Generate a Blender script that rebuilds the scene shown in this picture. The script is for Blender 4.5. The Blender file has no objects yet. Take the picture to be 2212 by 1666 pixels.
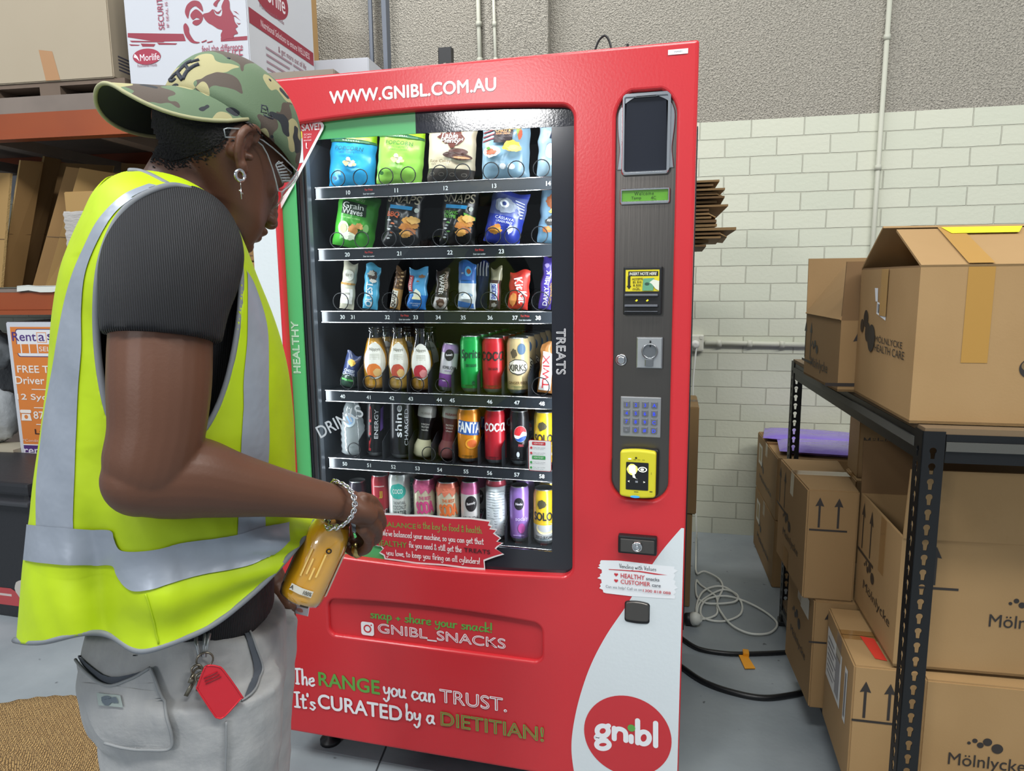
import bpy, bmesh, math, random
import numpy as np
from mathutils import Vector, Matrix, noise
from mathutils.geometry import tessellate_polygon
from mathutils.bvhtree import BVHTree
random.seed(7)
S = bpy.context.scene
COL = S.collection
PI = math.pi

# ------------------------------------------------------------------ camera
CAMH = 1.36
F_PX = 1505.0
def cam_matrix():
    p, r, y = math.radians(8.58), math.radians(.57), math.radians(-14.74)
    cp, sp, cr, sr, cy, sy = math.cos(p), math.sin(p), math.cos(r), math.sin(r), math.cos(y), math.sin(y)
    fwd = Vector((sy * cp, cy * cp, -sp)); r0 = Vector((cy, -sy, 0)); d0 = fwd.cross(r0)
    return cr * r0 + sr * d0, -sr * r0 + cr * d0, fwd
CR, CD, CF = cam_matrix()
cam = bpy.data.objects.new('camera', bpy.data.cameras.new('camera'))
COL.objects.link(cam)
cam.data.sensor_width = 36
cam.data.lens = F_PX / 2212 * 36
cam.data.clip_start = .02
m = Matrix((CR, -CD, -CF)).transposed().to_4x4()
m.translation = (0, 0, CAMH)
cam.matrix_world = m
S.camera = cam

# ------------------------------------------------------------------ light, exposure
S.view_settings.view_transform = 'Standard'
S.view_settings.look = 'None'
S.view_settings.gamma = 1
S.view_settings.exposure = 0.0
W = bpy.data.worlds.new('world'); S.world = W; W.use_nodes = True
W.node_tree.nodes['Background'].inputs[0].default_value = (.80, .90, 1, 1)
W.node_tree.nodes['Background'].inputs[1].default_value = .40
def area(name, loc, target, sx, sy, watts, col=(1, 1, 1)):
    l = bpy.data.lights.new(name, 'AREA'); l.shape = 'RECTANGLE'; l.size = sx; l.size_y = sy
    l.energy = watts; l.color = col
    o = bpy.data.objects.new(name, l); COL.objects.link(o); o.location = loc
    o.rotation_euler = (Vector(target) - Vector(loc)).to_track_quat('-Z', 'Y').to_euler()
    return o
area('high_bay_light_over_aisle', (.3, -.6, 4.4), (.1, .6, 0), 2.4, .5, 118, (1, .985, .95))
area('high_bay_light_right', (2.9, .3, 4.4), (2.0, 2.4, .5), 2.2, .4, 105, (1, .97, .90))
area('high_bay_light_left', (-3.0, -.2, 4.4), (-1.6, 1.6, .8), 2.2, .4, 95, (.97, .99, 1))
area('high_bay_light_rear', (-2.46, -5.6, 3.55), (-.4, 1.6, 1.8), 1.15, .5, 120, (1, 1, 1))
area('wall_fill_light', (-1.2, 2.95, 4.4), (-1.2, 3.65, 1.6), 1.6, .3, 46, (1, .98, .94))  # added unseen lamp that brightens the upper wall at the left

# ------------------------------------------------------------------ materials
def lin(h):
    if isinstance(h, str):
        h = h.lstrip('#'); c = [int(h[i:i + 2], 16) / 255 for i in (0, 2, 4)]
    else:
        c = [x / 255 for x in h]
    return tuple((x / 12.92 if x <= .04045 else ((x + .055) / 1.055) ** 2.4) for x in c) + (1,)
MATS = {}
def mat(name, col, rough=.5, metal=0., spec=.5, bump=None, vary=None, emit=0, trans=0, alpha=1, coat=0, ecol=None):
    """bump=(scale, strength[, stretch xyz]); vary=(scale, amount 0..1, colour2)"""
    if name in MATS: return MATS[name]
    m = bpy.data.materials.new(name); m.use_nodes = True; MATS[name] = m
    nt = m.node_tree; b = nt.nodes['Principled BSDF']
    b.inputs['Base Color'].default_value = lin(col); b.inputs['Roughness'].default_value = rough
    b.inputs['Metallic'].default_value = metal; b.inputs['Specular IOR Level'].default_value = spec
    b.inputs['Transmission Weight'].default_value = trans; b.inputs['Alpha'].default_value = alpha
    b.inputs['Coat Weight'].default_value = coat
    if emit:
        b.inputs['Emission Color'].default_value = lin(ecol or col); b.inputs['Emission Strength'].default_value = emit
    tc = None
    def coords(stretch=None):
        nonlocal tc
        if tc is None: tc = nt.nodes.new('ShaderNodeTexCoord')
        if not stretch: return tc.outputs['Object']
        mp = nt.nodes.new('ShaderNodeMapping'); mp.inputs['Scale'].default_value = stretch
        nt.links.new(tc.outputs['Object'], mp.inputs['Vector']); return mp.outputs[0]
    if vary:
        n = nt.nodes.new('ShaderNodeTexNoise'); n.inputs['Scale'].default_value = vary[0]; n.inputs['Detail'].default_value = 5
        nt.links.new(coords(vary[3] if len(vary) > 3 else None), n.inputs['Vector'])
        r = nt.nodes.new('ShaderNodeValToRGB'); r.color_ramp.elements[0].position = .35; r.color_ramp.elements[1].position = .65
        c2 = lin(vary[2]); c1 = lin(col); a = vary[1]
        r.color_ramp.elements[0].color = c1; r.color_ramp.elements[1].color = tuple(c1[i] * (1 - a) + c2[i] * a for i in range(3)) + (1,)
        nt.links.new(n.outputs['Fac'], r.inputs['Fac']); nt.links.new(r.outputs[0], b.inputs['Base Color'])
    if bump:
        n = nt.nodes.new('ShaderNodeTexNoise'); n.inputs['Scale'].default_value = bump[0]; n.inputs['Detail'].default_value = 3
        nt.links.new(coords(bump[2] if len(bump) > 2 else None), n.inputs['Vector'])
        bp = nt.nodes.new('ShaderNodeBump'); bp.inputs['Strength'].default_value = bump[1]; bp.inputs['Distance'].default_value = .01
        nt.links.new(n.outputs['Fac'], bp.inputs['Height']); nt.links.new(bp.outputs[0], b.inputs['Normal'])
    return m
def glassmat(name, tint='#ffffff', rough=0., refl=1., ior=1.5):
    """thin clear sheet: transparent with a Fresnel mirror on top"""
    if name in MATS: return MATS[name]
    m = bpy.data.materials.new(name); m.use_nodes = True; MATS[name] = m
    nt = m.node_tree; nt.nodes.remove(nt.nodes['Principled BSDF']); out = nt.nodes['Material Output']
    t = nt.nodes.new('ShaderNodeBsdfTransparent'); t.inputs[0].default_value = lin(tint)
    g = nt.nodes.new('ShaderNodeBsdfGlossy'); g.inputs['Roughness'].default_value = rough
    f = nt.nodes.new('ShaderNodeFresnel'); f.inputs['IOR'].default_value = ior
    k = nt.nodes.new('ShaderNodeMath'); k.operation = 'MULTIPLY'; k.inputs[1].default_value = refl
    ge = nt.nodes.new('ShaderNodeNewGeometry'); inv_ = nt.nodes.new('ShaderNodeMath'); inv_.operation = 'SUBTRACT'; inv_.inputs[0].default_value = 1
    k2 = nt.nodes.new('ShaderNodeMath'); k2.operation = 'MULTIPLY'; nt.links.new(ge.outputs['Backfacing'], inv_.inputs[1])
    x = nt.nodes.new('ShaderNodeMixShader')
    nt.links.new(f.outputs[0], k.inputs[0]); nt.links.new(k.outputs[0], k2.inputs[0]); nt.links.new(inv_.outputs[0], k2.inputs[1]); nt.links.new(k2.outputs[0], x.inputs[0])
    nt.links.new(t.outputs[0], x.inputs[1]); nt.links.new(g.outputs[0], x.inputs[2]); nt.links.new(x.outputs[0], out.inputs[0])
    return m
_ink = {}
def ink(c, rough=.5):
    """plain printed colour"""
    k = 'ink_' + c.lstrip('#') + ('' if rough == .5 else '_%d' % (rough * 100))
    return mat(k, c, rough)

# ------------------------------------------------------------------ projection: where a pixel's ray meets a real plane
def ray(x, y): return CR * ((x - 1106) / F_PX) + CD * ((y - 833) / F_PX) + CF
def onY(x, y, Y):
    d = ray(x, y); return Vector((0, 0, CAMH)) + d * (Y / d.y)
def onZ(x, y, Z):
    d = ray(x, y); return Vector((0, 0, CAMH)) + d * ((Z - CAMH) / d.z)
def onP(x, y, P, n):
    d = ray(x, y); o = Vector((0, 0, CAMH)); n = Vector(n)
    return o + d * ((Vector(P) - o).dot(n) / d.dot(n))

# ------------------------------------------------------------------ mesh builder
class MB:
    def __init__(s): s.v = []; s.f = []; s.mi = []; s.sm = []; s.mats = []
    def m(s, mt):
        if mt not in s.mats: s.mats.append(mt)
        return s.mats.index(mt)
    def add(s, vs, fs, mt, smooth=False):
        o = len(s.v); s.v.extend([tuple(p) for p in vs]); k = s.m(mt)
        for f in fs: s.f.append(tuple(i + o for i in f)); s.mi.append(k); s.sm.append(smooth)
    def box(s, c, d, mt, bev=0, M=None):
        x, y, z = d[0] / 2, d[1] / 2, d[2] / 2
        if bev <= 0:
            vs = [(a * x, b * y, e * z) for e in (-1, 1) for b in (-1, 1) for a in (-1, 1)]
            fs = [(0, 2, 3, 1), (4, 5, 7, 6), (0, 1, 5, 4), (2, 6, 7, 3), (0, 4, 6, 2), (1, 3, 7, 5)]
        else:
            bm = bmesh.new(); bmesh.ops.create_cube(bm, size=1)
            for v in bm.verts: v.co = Vector((v.co.x * d[0], v.co.y * d[1], v.co.z * d[2]))
            bmesh.ops.bevel(bm, geom=bm.edges[:], offset=min(bev, min(d) * .49), segments=2, affect='EDGES', profile=.6)
            bm.verts.index_update(); vs = [v.co.copy() for v in bm.verts]; fs = [[v.index for v in f.verts] for f in bm.faces]; bm.free()
        vs = [Vector(p) for p in vs]
        if M is not None: vs = [M @ p for p in vs]
        s.add([p + Vector(c) for p in vs], fs, mt)
        return s
    def hexa(s, b, t, mt):
        """b, t: four bottom and four top corners, same order"""
        s.add(list(b) + list(t), [(3, 2, 1, 0), (4, 5, 6, 7), (0, 1, 5, 4), (1, 2, 6, 5), (2, 3, 7, 6), (3, 0, 4, 7)], mt); return s
    def tube(s, pts, r, mt, n=8, caps=True, smooth=True, closed=False, up0=None):
        pts = [Vector(p) for p in pts]; N = len(pts)
        rs = r if isinstance(r, (list, tuple)) else [r] * N
        vs = []; up = up0
        for i, p in enumerate(pts):
            if closed: t = pts[(i + 1) % N] - pts[i - 1]
            else: t = pts[min(i + 1, N - 1)] - pts[max(i - 1, 0)]
            t = t.normalized() if t.length > 1e-9 else Vector((0, 0, 1))
            if up is None:
                up = Vector((0, 0, 1)) if abs(t.z) < .9 else Vector((1, 0, 0))
            u = (up - t * up.dot(t)); u = u.normalized() if u.length > 1e-6 else t.orthogonal().normalized(); w = t.cross(u); up = u
            ra = rs[i] if isinstance(rs[i], (tuple, list)) else (rs[i], rs[i])
            for k in range(n):
                a = 2 * PI * k / n; vs.append(p + u * (math.cos(a) * ra[0]) + w * (math.sin(a) * ra[1]))
        fs = []
        for i in range(N if closed else N - 1):
            j = (i + 1) % N
            for k in range(n):
                l = (k + 1) % n; fs.append((i * n + k, i * n + l, j * n + l, j * n + k))
        if caps and not closed: fs.append(tuple(range(n))[::-1]); fs.append(tuple((N - 1) * n + k for k in range(n)))
        s.add(vs, fs, mt, smooth); return s
    def lathe(s, prof, mt, n=24, M=None, caps=(True, True), smooth=True):
        """prof [(r, z[, material of the band above])]"""
        M = M or Matrix()
        vs = []
        for q in prof:
            for k in range(n):
                a = 2 * PI * k / n; vs.append(M @ Vector((q[0] * math.cos(a), q[0] * math.sin(a), q[1])))
        base = len(s.v); s.v.extend([tuple(v) for v in vs])
        for i in range(len(prof) - 1):
            mm = s.m(prof[i][2] if len(prof[i]) > 2 and prof[i][2] else mt)
            for k in range(n):
                l = (k + 1) % n
                s.f.append((base + i * n + k, base + i * n + l, base + (i + 1) * n + l, base + (i + 1) * n + k)); s.mi.append(mm); s.sm.append(smooth)
        if caps[0]: s.f.append(tuple(base + k for k in range(n))[::-1]); s.mi.append(s.m(mt)); s.sm.append(False)
        if caps[1]: s.f.append(tuple(base + (len(prof) - 1) * n + k for k in range(n))); s.mi.append(s.m(prof[-1][2] if len(prof[-1]) > 2 else mt)); s.sm.append(False)
        return s
    def flat(s, loops, mp, mt, sub=0):
        """filled 2D outline (first loop outer, rest holes) sent to 3D by mp(u, v)"""
        vs, fs = fill(loops, sub); s.add([mp(u, v) for u, v in vs], fs, mt); return s
    def slab(s, loops, mp, mt, th):
        """2D outline with thickness: mp(u, v, w)"""
        vs, fs = fill(loops); n = len(vs)
        V = [mp(u, v, 0) for u, v in vs] + [mp(u, v, th) for u, v in vs]
        Fs = [tuple(f) for f in fs] + [tuple(i + n for i in f[::-1]) for f in fs]
        k = 0
        for lp in loops:
            L = len(lp)
            for i in range(L): a, b = k + i, k + (i + 1) % L; Fs.append((a, b, b + n, a + n))
            k += L
        s.add(V, Fs, mt); return s
    def build(s, name, parent=None, loc=None, rot=None):
        me = bpy.data.meshes.new(name); me.from_pydata(s.v, [], s.f)
        for mt in s.mats: me.materials.append(mt)
        me.polygons.foreach_set('material_index', s.mi); me.polygons.foreach_set('use_smooth', s.sm); me.update()
        o = bpy.data.objects.new(name, me); COL.objects.link(o)
        if parent is not None: o.parent = parent
        if loc is not None: o.location = loc
        if rot is not None: o.rotation_euler = rot
        return o
def fill(loops, sub=0):
    loops = [[(float(a), float(b)) for a, b in lp] for lp in loops]
    vs = [p for lp in loops for p in lp]
    tr = tessellate_polygon([[Vector((a, b, 0)) for a, b in lp] for lp in loops])
    fs = []
    for t in tr:
        a, b, c = (vs[i] for i in t)
        cr = (b[0] - a[0]) * (c[1] - a[1]) - (b[1] - a[1]) * (c[0] - a[0])
        if abs(cr) < 1e-14: continue
        fs.append(tuple(t) if cr > 0 else tuple(t[::-1]))
    for _ in range(sub):
        vs = list(vs); nf = []; mid = {}
        def md(i, j):
            k = (min(i, j), max(i, j))
            if k not in mid: vs.append(((vs[i][0] + vs[j][0]) / 2, (vs[i][1] + vs[j][1]) / 2)); mid[k] = len(vs) - 1
            return mid[k]
        for a, b, c in fs:
            x, y, z = md(a, b), md(b, c), md(c, a); nf += [(a, x, z), (x, b, y), (z, y, c), (x, y, z)]
        fs = nf
    return vs, fs
# ------------------------------------------------------------------ naming
def tag(o, label=None, cat=None, group=None, kind=None):
    if label: o['label'] = label
    if cat: o['category'] = cat
    if group: o['group'] = group
    if kind: o['kind'] = kind
    return o
def thing(name, label, cat, loc=(0, 0, 0), rot=(0, 0, 0), group=None):
    o = bpy.data.objects.new(name, None); COL.objects.link(o); o.location = loc; o.rotation_euler = rot
    o.empty_display_size = .05
    return tag(o, label, cat, group)
def dup(root, loc, label=None, group=None, rot=None):
    r = root.copy(); COL.objects.link(r); r.location = loc
    if rot is not None: r.rotation_euler = rot
    if label: r['label'] = label
    if group: r['group'] = group
    for ch in list(root.children):
        c = ch.copy(); COL.objects.link(c); c.parent = r
        for g in ch.children:
            d = g.copy(); COL.objects.link(d); d.parent = c
    return r
# ------------------------------------------------------------------ 2D shapes
def rrect(x0, y0, x1, y1, r, n=6):
    o = []
    for cx, cy, a0 in ((x1 - r, y1 - r, 0), (x0 + r, y1 - r, 90), (x0 + r, y0 + r, 180), (x1 - r, y0 + r, 270)):
        for k in range(n + 1):
            a = math.radians(a0 + 90 * k / n); o.append((cx + r * math.cos(a), cy + r * math.sin(a)))
    return o
def rect(x0, y0, x1, y1): return [(x0, y0), (x1, y0), (x1, y1), (x0, y1)]
def ell(cx, cy, rx, ry, n=28, a0=0):
    return [(cx + rx * math.cos(2 * PI * k / n + a0), cy + ry * math.sin(2 * PI * k / n + a0)) for k in range(n)]
def smooth(pts, n=6, closed=False):
    """Catmull-Rom through pts"""
    P = [np.array(p, float) for p in pts]; N = len(P); out = []
    for i in range(N if closed else N - 1):
        if closed: a, b, c, d = P[i - 1], P[i], P[(i + 1) % N], P[(i + 2) % N]
        else: a, b, c, d = P[max(i - 1, 0)], P[i], P[i + 1], P[min(i + 2, N - 1)]
        for k in range(n):
            t = k / n
            out.append(tuple(.5 * ((2 * b) + (c - a) * t + (2 * a - 5 * b + 4 * c - d) * t * t + (3 * b - a - 3 * c + d) * t ** 3)))
    if not closed: out.append(tuple(P[-1]))
    return out
def splat(cx, cy, rx, ry, n=26, jag=.25, seed=1):
    rr = random.Random(seed)
    return [(cx + rx * math.cos(2 * PI * k / n) * (1 - jag * rr.random()), cy + ry * math.sin(2 * PI * k / n) * (1 - jag * rr.random())) for k in range(n)]
# ------------------------------------------------------------------ lettering
_TX = {}
def text2d(body, bold=0., shear=0., space=1.):
    k = (body, bold, shear, space)
    if k in _TX: return _TX[k]
    c = bpy.data.curves.new('lettering', 'FONT'); c.body = body; c.offset = bold; c.shear = shear; c.space_character = space; c.resolution_u = 4
    o = bpy.data.objects.new('lettering', c); me = bpy.data.meshes.new_from_object(o)
    vs = [(v.co.x, v.co.y) for v in me.vertices]; fs = [tuple(p.vertices) for p in me.polygons]
    bpy.data.objects.remove(o); bpy.data.curves.remove(c); bpy.data.meshes.remove(me)
    x0 = min(v[0] for v in vs); x1 = max(v[0] for v in vs); y0 = min(v[1] for v in vs); y1 = max(v[1] for v in vs)
    vs = [((a - x0) / (x1 - x0), (b - y0) / (y1 - y0)) for a, b in vs]
    _TX[k] = (vs, fs, (x1 - x0) / (y1 - y0)); return _TX[k]
GL = {'a': (4.2, '3,3.6 1.8,4 .6,2.8 .5,1 1.4,0 2.6,1 3,3.6|3.1,4 3,1.2 3.6,.1'), 'b': (3.6, '.6,8 .5,4 .5,0|.5,2.6 1.6,4 2.9,3.2 2.8,.9 1.6,0 .5,.8'),
 'c': (3.4, '3,3.2 2,4 .7,3 .6,1 1.6,0 3,.8'), 'd': (3.9, '3,3.4 1.8,4 .6,2.8 .6,.8 1.6,0 2.8,1|3.2,8 3,3 3.2,0'), 'e': (3.4, '.6,2 2,2.3 3,3.2 2.2,4.1 .9,3.2 .6,1.2 1.6,0 3.1,.8'),
 'f': (2.8, '2.9,7.4 2,8 1.3,6.5 1.2,0|.2,4 2.6,4.2'), 'g': (3.8, '3,3.4 1.8,4 .7,2.8 .8,1 1.8,.4 2.9,1.4|3.1,4 3,0 2.6,-2.4 1.4,-3 .5,-2'), 'h': (3.4, '.7,8 .6,0|.6,2.4 1.6,4 2.6,3.4 2.7,0'),
 'i': (1.6, '.8,4 .8,0|.8,5.6 .9,6'), 'k': (3.2, '.7,8 .6,0|2.6,4 .7,1.8 2.7,0'), 'l': (1.8, '.8,8 .7,1 1.5,.1'), 'm': (4.8, '.6,4 .6,0|.6,2.6 1.5,4 2.2,3.2 2.2,0|2.2,2.6 3.2,4 3.9,3.2 4,0'),
 'n': (3.4, '.6,4 .6,0|.6,2.6 1.7,4 2.6,3.2 2.7,0'), 'o': (3.5, '1.8,4 .7,3 .6,1 1.6,0 2.8,1 2.9,3 1.8,4'), 'p': (3.5, '.6,4 .5,-3|.5,2.6 1.6,4 2.8,3 2.7,1 1.6,0 .6,.8'), 'r': (2.7, '.6,4 .6,0|.6,2.4 1.4,3.8 2.5,3.7'),
 's': (3.1, '2.6,3.5 1.6,4 .8,3.1 1.7,2.2 2.5,1.2 1.7,0 .5,.5'), 't': (2.9, '1.4,7 1.2,1 1.8,0 2.6,.5|.2,4.6 2.6,4.8'), 'u': (3.8, '.6,4 .6,1 1.5,0 2.6,1 2.8,4|2.8,4 2.8,.8 3.4,.1'), 'v': (3., '.4,4 1.5,0 2.7,4'),
 'w': (4.3, '.4,4 1.2,0 2.1,3.4 3,0 3.9,4'), 'x': (3., '.5,4 2.6,0|2.6,4 .4,0'), 'y': (3.5, '.5,4 .7,1.6 1.6,1 2.7,2|2.9,4 2.7,0 2,-2.6 1,-3 .3,-2'),
 'T': (3.8, '.2,7.6 3.6,8|1.9,7.8 1.7,0|1,0 2.5,.1'), 'I': (2.9, '.4,7.7 2.6,8|1.5,7.8 1.4,0|.2,0 2.5,.2'), 'W': (5., '.3,8 1.4,0 2.6,6 3.6,0 4.8,8'), 'V': (3.3, '.3,8 1.7,0 3.2,8'), "'": (1.1, '.6,8 .5,6.6'),
 '!': (1.6, '.8,8 .7,2|.7,.4 .75,.1'), '&': (3.7, '3.2,2 1.8,0 .5,1.2 2.4,5.5 1.6,7 .8,5.6 3.2,0'), '+': (3.2, '1.6,3.4 1.6,.8|.4,2.1 2.8,2.1'), ',': (1.2, '.7,.4 .4,-1'), '.': (1.2, '.6,.3 .65,.1'), ' ': (2.2, '')}
def hand2d(body, wt=.75):
    """brush-pen lettering built from strokes; baseline 0, ascender 8"""
    vs = []; fs = []; x = 0; ns = 0
    for ch in body:
        w, st = GL[ch]; ns = 0
        for one in st.split('|'):
            if not one: continue
            ns += 1
            pts = [tuple(float(q) for q in p.split(',')) for p in one.split()]
            pts = smooth(pts, 4) if len(pts) > 2 else pts
            L = len(pts); b = len(vs)
            for i, p in enumerate(pts):
                a = pts[max(i - 1, 0)]; c = pts[min(i + 1, L - 1)]; tx, ty = c[0] - a[0], c[1] - a[1]; l = math.hypot(tx, ty) or 1
                hw = wt / 2 * (1 + .25 * math.sin(i * 1.3))
                vs += [(x + p[0] - ty / l * hw, p[1] + tx / l * hw, ns), (x + p[0] + ty / l * hw, p[1] - tx / l * hw, ns)]
            fs += [(b + 2 * i, b + 2 * i + 1, b + 2 * i + 3, b + 2 * i + 2) for i in range(L - 1)]
            for e in (pts[0], pts[-1]):
                ns += 1; b2 = len(vs); vs += [(x + a, c, ns) for a, c in ell(e[0], e[1], wt * .48, wt * .48, 8)]; fs.append(tuple(range(b2, b2 + 8)))
        x += w
    return vs, fs, x
class Art:
    """flat print laid on a surface: mp(u, v, lift) -> 3D; every later item lies a little higher"""
    def __init__(s, mb, mp, lift=.0006, step=.00025): s.mb = mb; s.mp = mp; s.l = lift; s.st = step
    def up(s): s.l += s.st; return s.l
    def sh(s, loops, col, sub=0):
        l = s.up(); loops = loops if isinstance(loops[0], list) else [loops]
        s.mb.flat(loops, lambda u, v: s.mp(u, v, l), ink(col) if isinstance(col, str) else col, sub); return s
    def tx(s, body, cx, cy, w, h, col, bold=.02, shear=0., rot=0., space=1., same=False):
        """fit body into w x h (h None keeps the shape) about (cx, cy); rot in degrees"""
        vs, fs, asp = text2d(body, min(bold, 0), shear, space)
        if h is None: h = w / asp
        if w is None: w = h * asp
        l = s.l if same else s.up(); c, sn = math.cos(math.radians(rot)), math.sin(math.radians(rot)); b_ = max(bold, 0) * 1.0
        offs = [(0, 0)] if b_ <= 0 else [(-b_, 0), (b_, 0), (0, b_), (0, -b_)]
        for k, (ox, oy) in enumerate(offs):
            P = []
            for a, b in vs:
                a = (a - .5) * (w - b_ * h) + ox * h; b = (b - .5) * h * (1 - b_) + oy * h; P.append(s.mp(cx + a * c - b * sn, cy + a * sn + b * c, l + k * 1.2e-5))
            s.mb.add(P, fs, ink(col) if isinstance(col, str) else col)
        return s
    def hw(s, body, x0, y0, w, h8, col, wt=.75, rot=0.):
        """hand lettering: starts at (x0, y0) baseline, total width w, ascender height h8"""
        vs, fs, X = hand2d(body, wt); l = s.up(); c, sn = math.cos(math.radians(rot)), math.sin(math.radians(rot)); P = []
        for a, b, k in vs:
            a = a / X * w; b = b / 8 * h8; P.append(s.mp(x0 + a * c - b * sn, y0 + a * sn + b * c, l + k * 1e-5))
        s.l += 1e-4
        s.mb.add(P, fs, ink(col) if isinstance(col, str) else col); return s
# ================================================================== SETTING
WALL_Y0, WALL_YAW = 3.75, math.radians(2.47)
def wallmap(x, d=0.):                                    # x along the wall, d in front of it
    return Vector((x * math.cos(WALL_YAW) + d * math.sin(WALL_YAW), WALL_Y0 + x * math.sin(WALL_YAW) - d * math.cos(WALL_YAW), 0))
WN = (math.sin(WALL_YAW), -math.cos(WALL_YAW), 0)
def onW(x, y, d=0.):                                     # pixel -> (along, z) on the wall
    p = onP(x, y, wallmap(0, d), WN); return (p.x * math.cos(WALL_YAW) + (p.y - WALL_Y0) * math.sin(WALL_YAW), p.z)
def mat_brick():
    m = mat('painted_brick', '#c9ccba', .6); nt = m.node_tree; b = nt.nodes['Principled BSDF']
    tc = nt.nodes.new('ShaderNodeTexCoord'); sx = nt.nodes.new('ShaderNodeSeparateXYZ'); cx = nt.nodes.new('ShaderNodeCombineXYZ')
    nt.links.new(tc.outputs['Object'], sx.inputs[0]); nt.links.new(sx.outputs[0], cx.inputs[0]); nt.links.new(sx.outputs[2], cx.inputs[1])
    nz = nt.nodes.new('ShaderNodeTexNoise'); nz.inputs['Scale'].default_value = 9; nz.inputs['Detail'].default_value = 4
    nt.links.new(cx.outputs[0], nz.inputs['Vector'])
    ad = nt.nodes.new('ShaderNodeMix'); ad.data_type = 'VECTOR'; ad.inputs[0].default_value = .006
    nt.links.new(cx.outputs[0], ad.inputs[4]); nt.links.new(nz.outputs['Color'], ad.inputs[5])
    br = nt.nodes.new('ShaderNodeTexBrick'); br.inputs['Scale'].default_value = 1; br.inputs['Brick Width'].default_value = .243
    br.inputs['Row Height'].default_value = .0884; br.inputs['Mortar Size'].default_value = .0032; br.inputs['Mortar Smooth'].default_value = .5
    br.inputs['Color1'].default_value = lin('#cbcdbc'); br.inputs['Color2'].default_value = lin('#c5c9b8'); br.inputs['Mortar'].default_value = lin('#b6b7a6')
    nt.links.new(ad.outputs[1], br.inputs['Vector'])
    n2 = nt.nodes.new('ShaderNodeTexNoise'); n2.inputs['Scale'].default_value = 60; n2.inputs['Detail'].default_value = 4
    nt.links.new(cx.outputs[0], n2.inputs['Vector'])
    nt.links.new(br.outputs['Color'], b.inputs['Base Color'])
    h = nt.nodes.new('ShaderNodeMath'); h.operation = 'MULTIPLY_ADD'; h.inputs[1].default_value = -1.0
    h2 = nt.nodes.new('ShaderNodeMath'); h2.operation = 'MULTIPLY'; h2.inputs[1].default_value = .22
    nt.links.new(n2.outputs['Fac'], h2.inputs[0]); nt.links.new(br.outputs['Fac'], h.inputs[0]); nt.links.new(h2.outputs[0], h.inputs[2])
    bp = nt.nodes.new('ShaderNodeBump'); bp.inputs['Strength'].default_value = .8; bp.inputs['Distance'].default_value = .007
    nt.links.new(h.outputs[0], bp.inputs['Height']); nt.links.new(bp.outputs[0], b.inputs['Normal'])
    return m
def mat_roughcast():
    m = mat('roughcast_render', '#a39c8f', .85); nt = m.node_tree; b = nt.nodes['Principled BSDF']
    tc = nt.nodes.new('ShaderNodeTexCoord'); vo = nt.nodes.new('ShaderNodeTexVoronoi'); vo.inputs['Scale'].default_value = 150
    n = nt.nodes.new('ShaderNodeTexNoise'); n.inputs['Scale'].default_value = 115; n.inputs['Detail'].default_value = 6
    nt.links.new(tc.outputs['Object'], vo.inputs['Vector']); nt.links.new(tc.outputs['Object'], n.inputs['Vector'])
    r = nt.nodes.new('ShaderNodeValToRGB'); e = r.color_ramp.elements
    e[0].position = .36; e[0].color = lin('#8a867d'); e[1].position = .5; e[1].color = lin('#a39e93'); q = e.new(.72); q.color = lin('#b5b0a5')
    nt.links.new(n.outputs['Fac'], r.inputs['Fac']); nt.links.new(r.outputs[0], b.inputs['Base Color'])
    ad = nt.nodes.new('ShaderNodeMath'); ad.operation = 'ADD'; nt.links.new(vo.outputs['Distance'], ad.inputs[0]); nt.links.new(n.outputs['Fac'], ad.inputs[1])
    bp = nt.nodes.new('ShaderNodeBump'); bp.inputs['Strength'].default_value = .9; bp.inputs['Distance'].default_value = .007
    nt.links.new(ad.outputs[0], bp.inputs['Height']); nt.links.new(bp.outputs[0], b.inputs['Normal'])
    return m
def mat_floor():
    m = mat('painted_concrete', '#7c848a', .42); nt = m.node_tree; b = nt.nodes['Principled BSDF']
    tc = nt.nodes.new('ShaderNodeTexCoord')
    n = nt.nodes.new('ShaderNodeTexNoise'); n.inputs['Scale'].default_value = 3; n.inputs['Detail'].default_value = 7
    n2 = nt.nodes.new('ShaderNodeTexNoise'); n2.inputs['Scale'].default_value = 26; n2.inputs['Detail'].default_value = 2
    for k in (n, n2): nt.links.new(tc.outputs['Object'], k.inputs['Vector'])
    r = nt.nodes.new('ShaderNodeValToRGB'); e = r.color_ramp.elements
    e[0].position = .3; e[0].color = lin('#818a90'); e[1].position = .7; e[1].color = lin('#99a1a6')
    r2 = nt.nodes.new('ShaderNodeValToRGB'); e = r2.color_ramp.elements
    e[0].position = .235; e[0].color = (.12, .12, .13, 1); e[1].position = .29; e[1].color = (1, 1, 1, 1)
    mx = nt.nodes.new('ShaderNodeMix'); mx.data_type = 'RGBA'; mx.blend_type = 'MULTIPLY'; mx.inputs[0].default_value = .8
    nt.links.new(n.outputs['Fac'], r.inputs[0]); nt.links.new(n2.outputs['Fac'], r2.inputs[0])
    nt.links.new(r.outputs[0], mx.inputs[6]); nt.links.new(r2.outputs[0], mx.inputs[7]); nt.links.new(mx.outputs[2], b.inputs['Base Color'])
    bp = nt.nodes.new('ShaderNodeBump'); bp.inputs['Strength'].default_value = .12; bp.inputs['Distance'].default_value = .01
    nt.links.new(n2.outputs['Fac'], bp.inputs['Height']); nt.links.new(bp.outputs[0], b.inputs['Normal'])
    return m
fl = MB().box((0, 0, -.05), (13, 11, .1), mat_floor()).build('floor', loc=(0, .5, 0)); tag(fl, kind='structure')
z_paint = 2.128
mb = MB().box((0, .1, z_paint / 2), (12, .2, z_paint), mat_brick())
o = mb.build('wall_back', loc=wallmap(0), rot=(0, 0, WALL_YAW)); tag(o, kind='structure')
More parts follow.
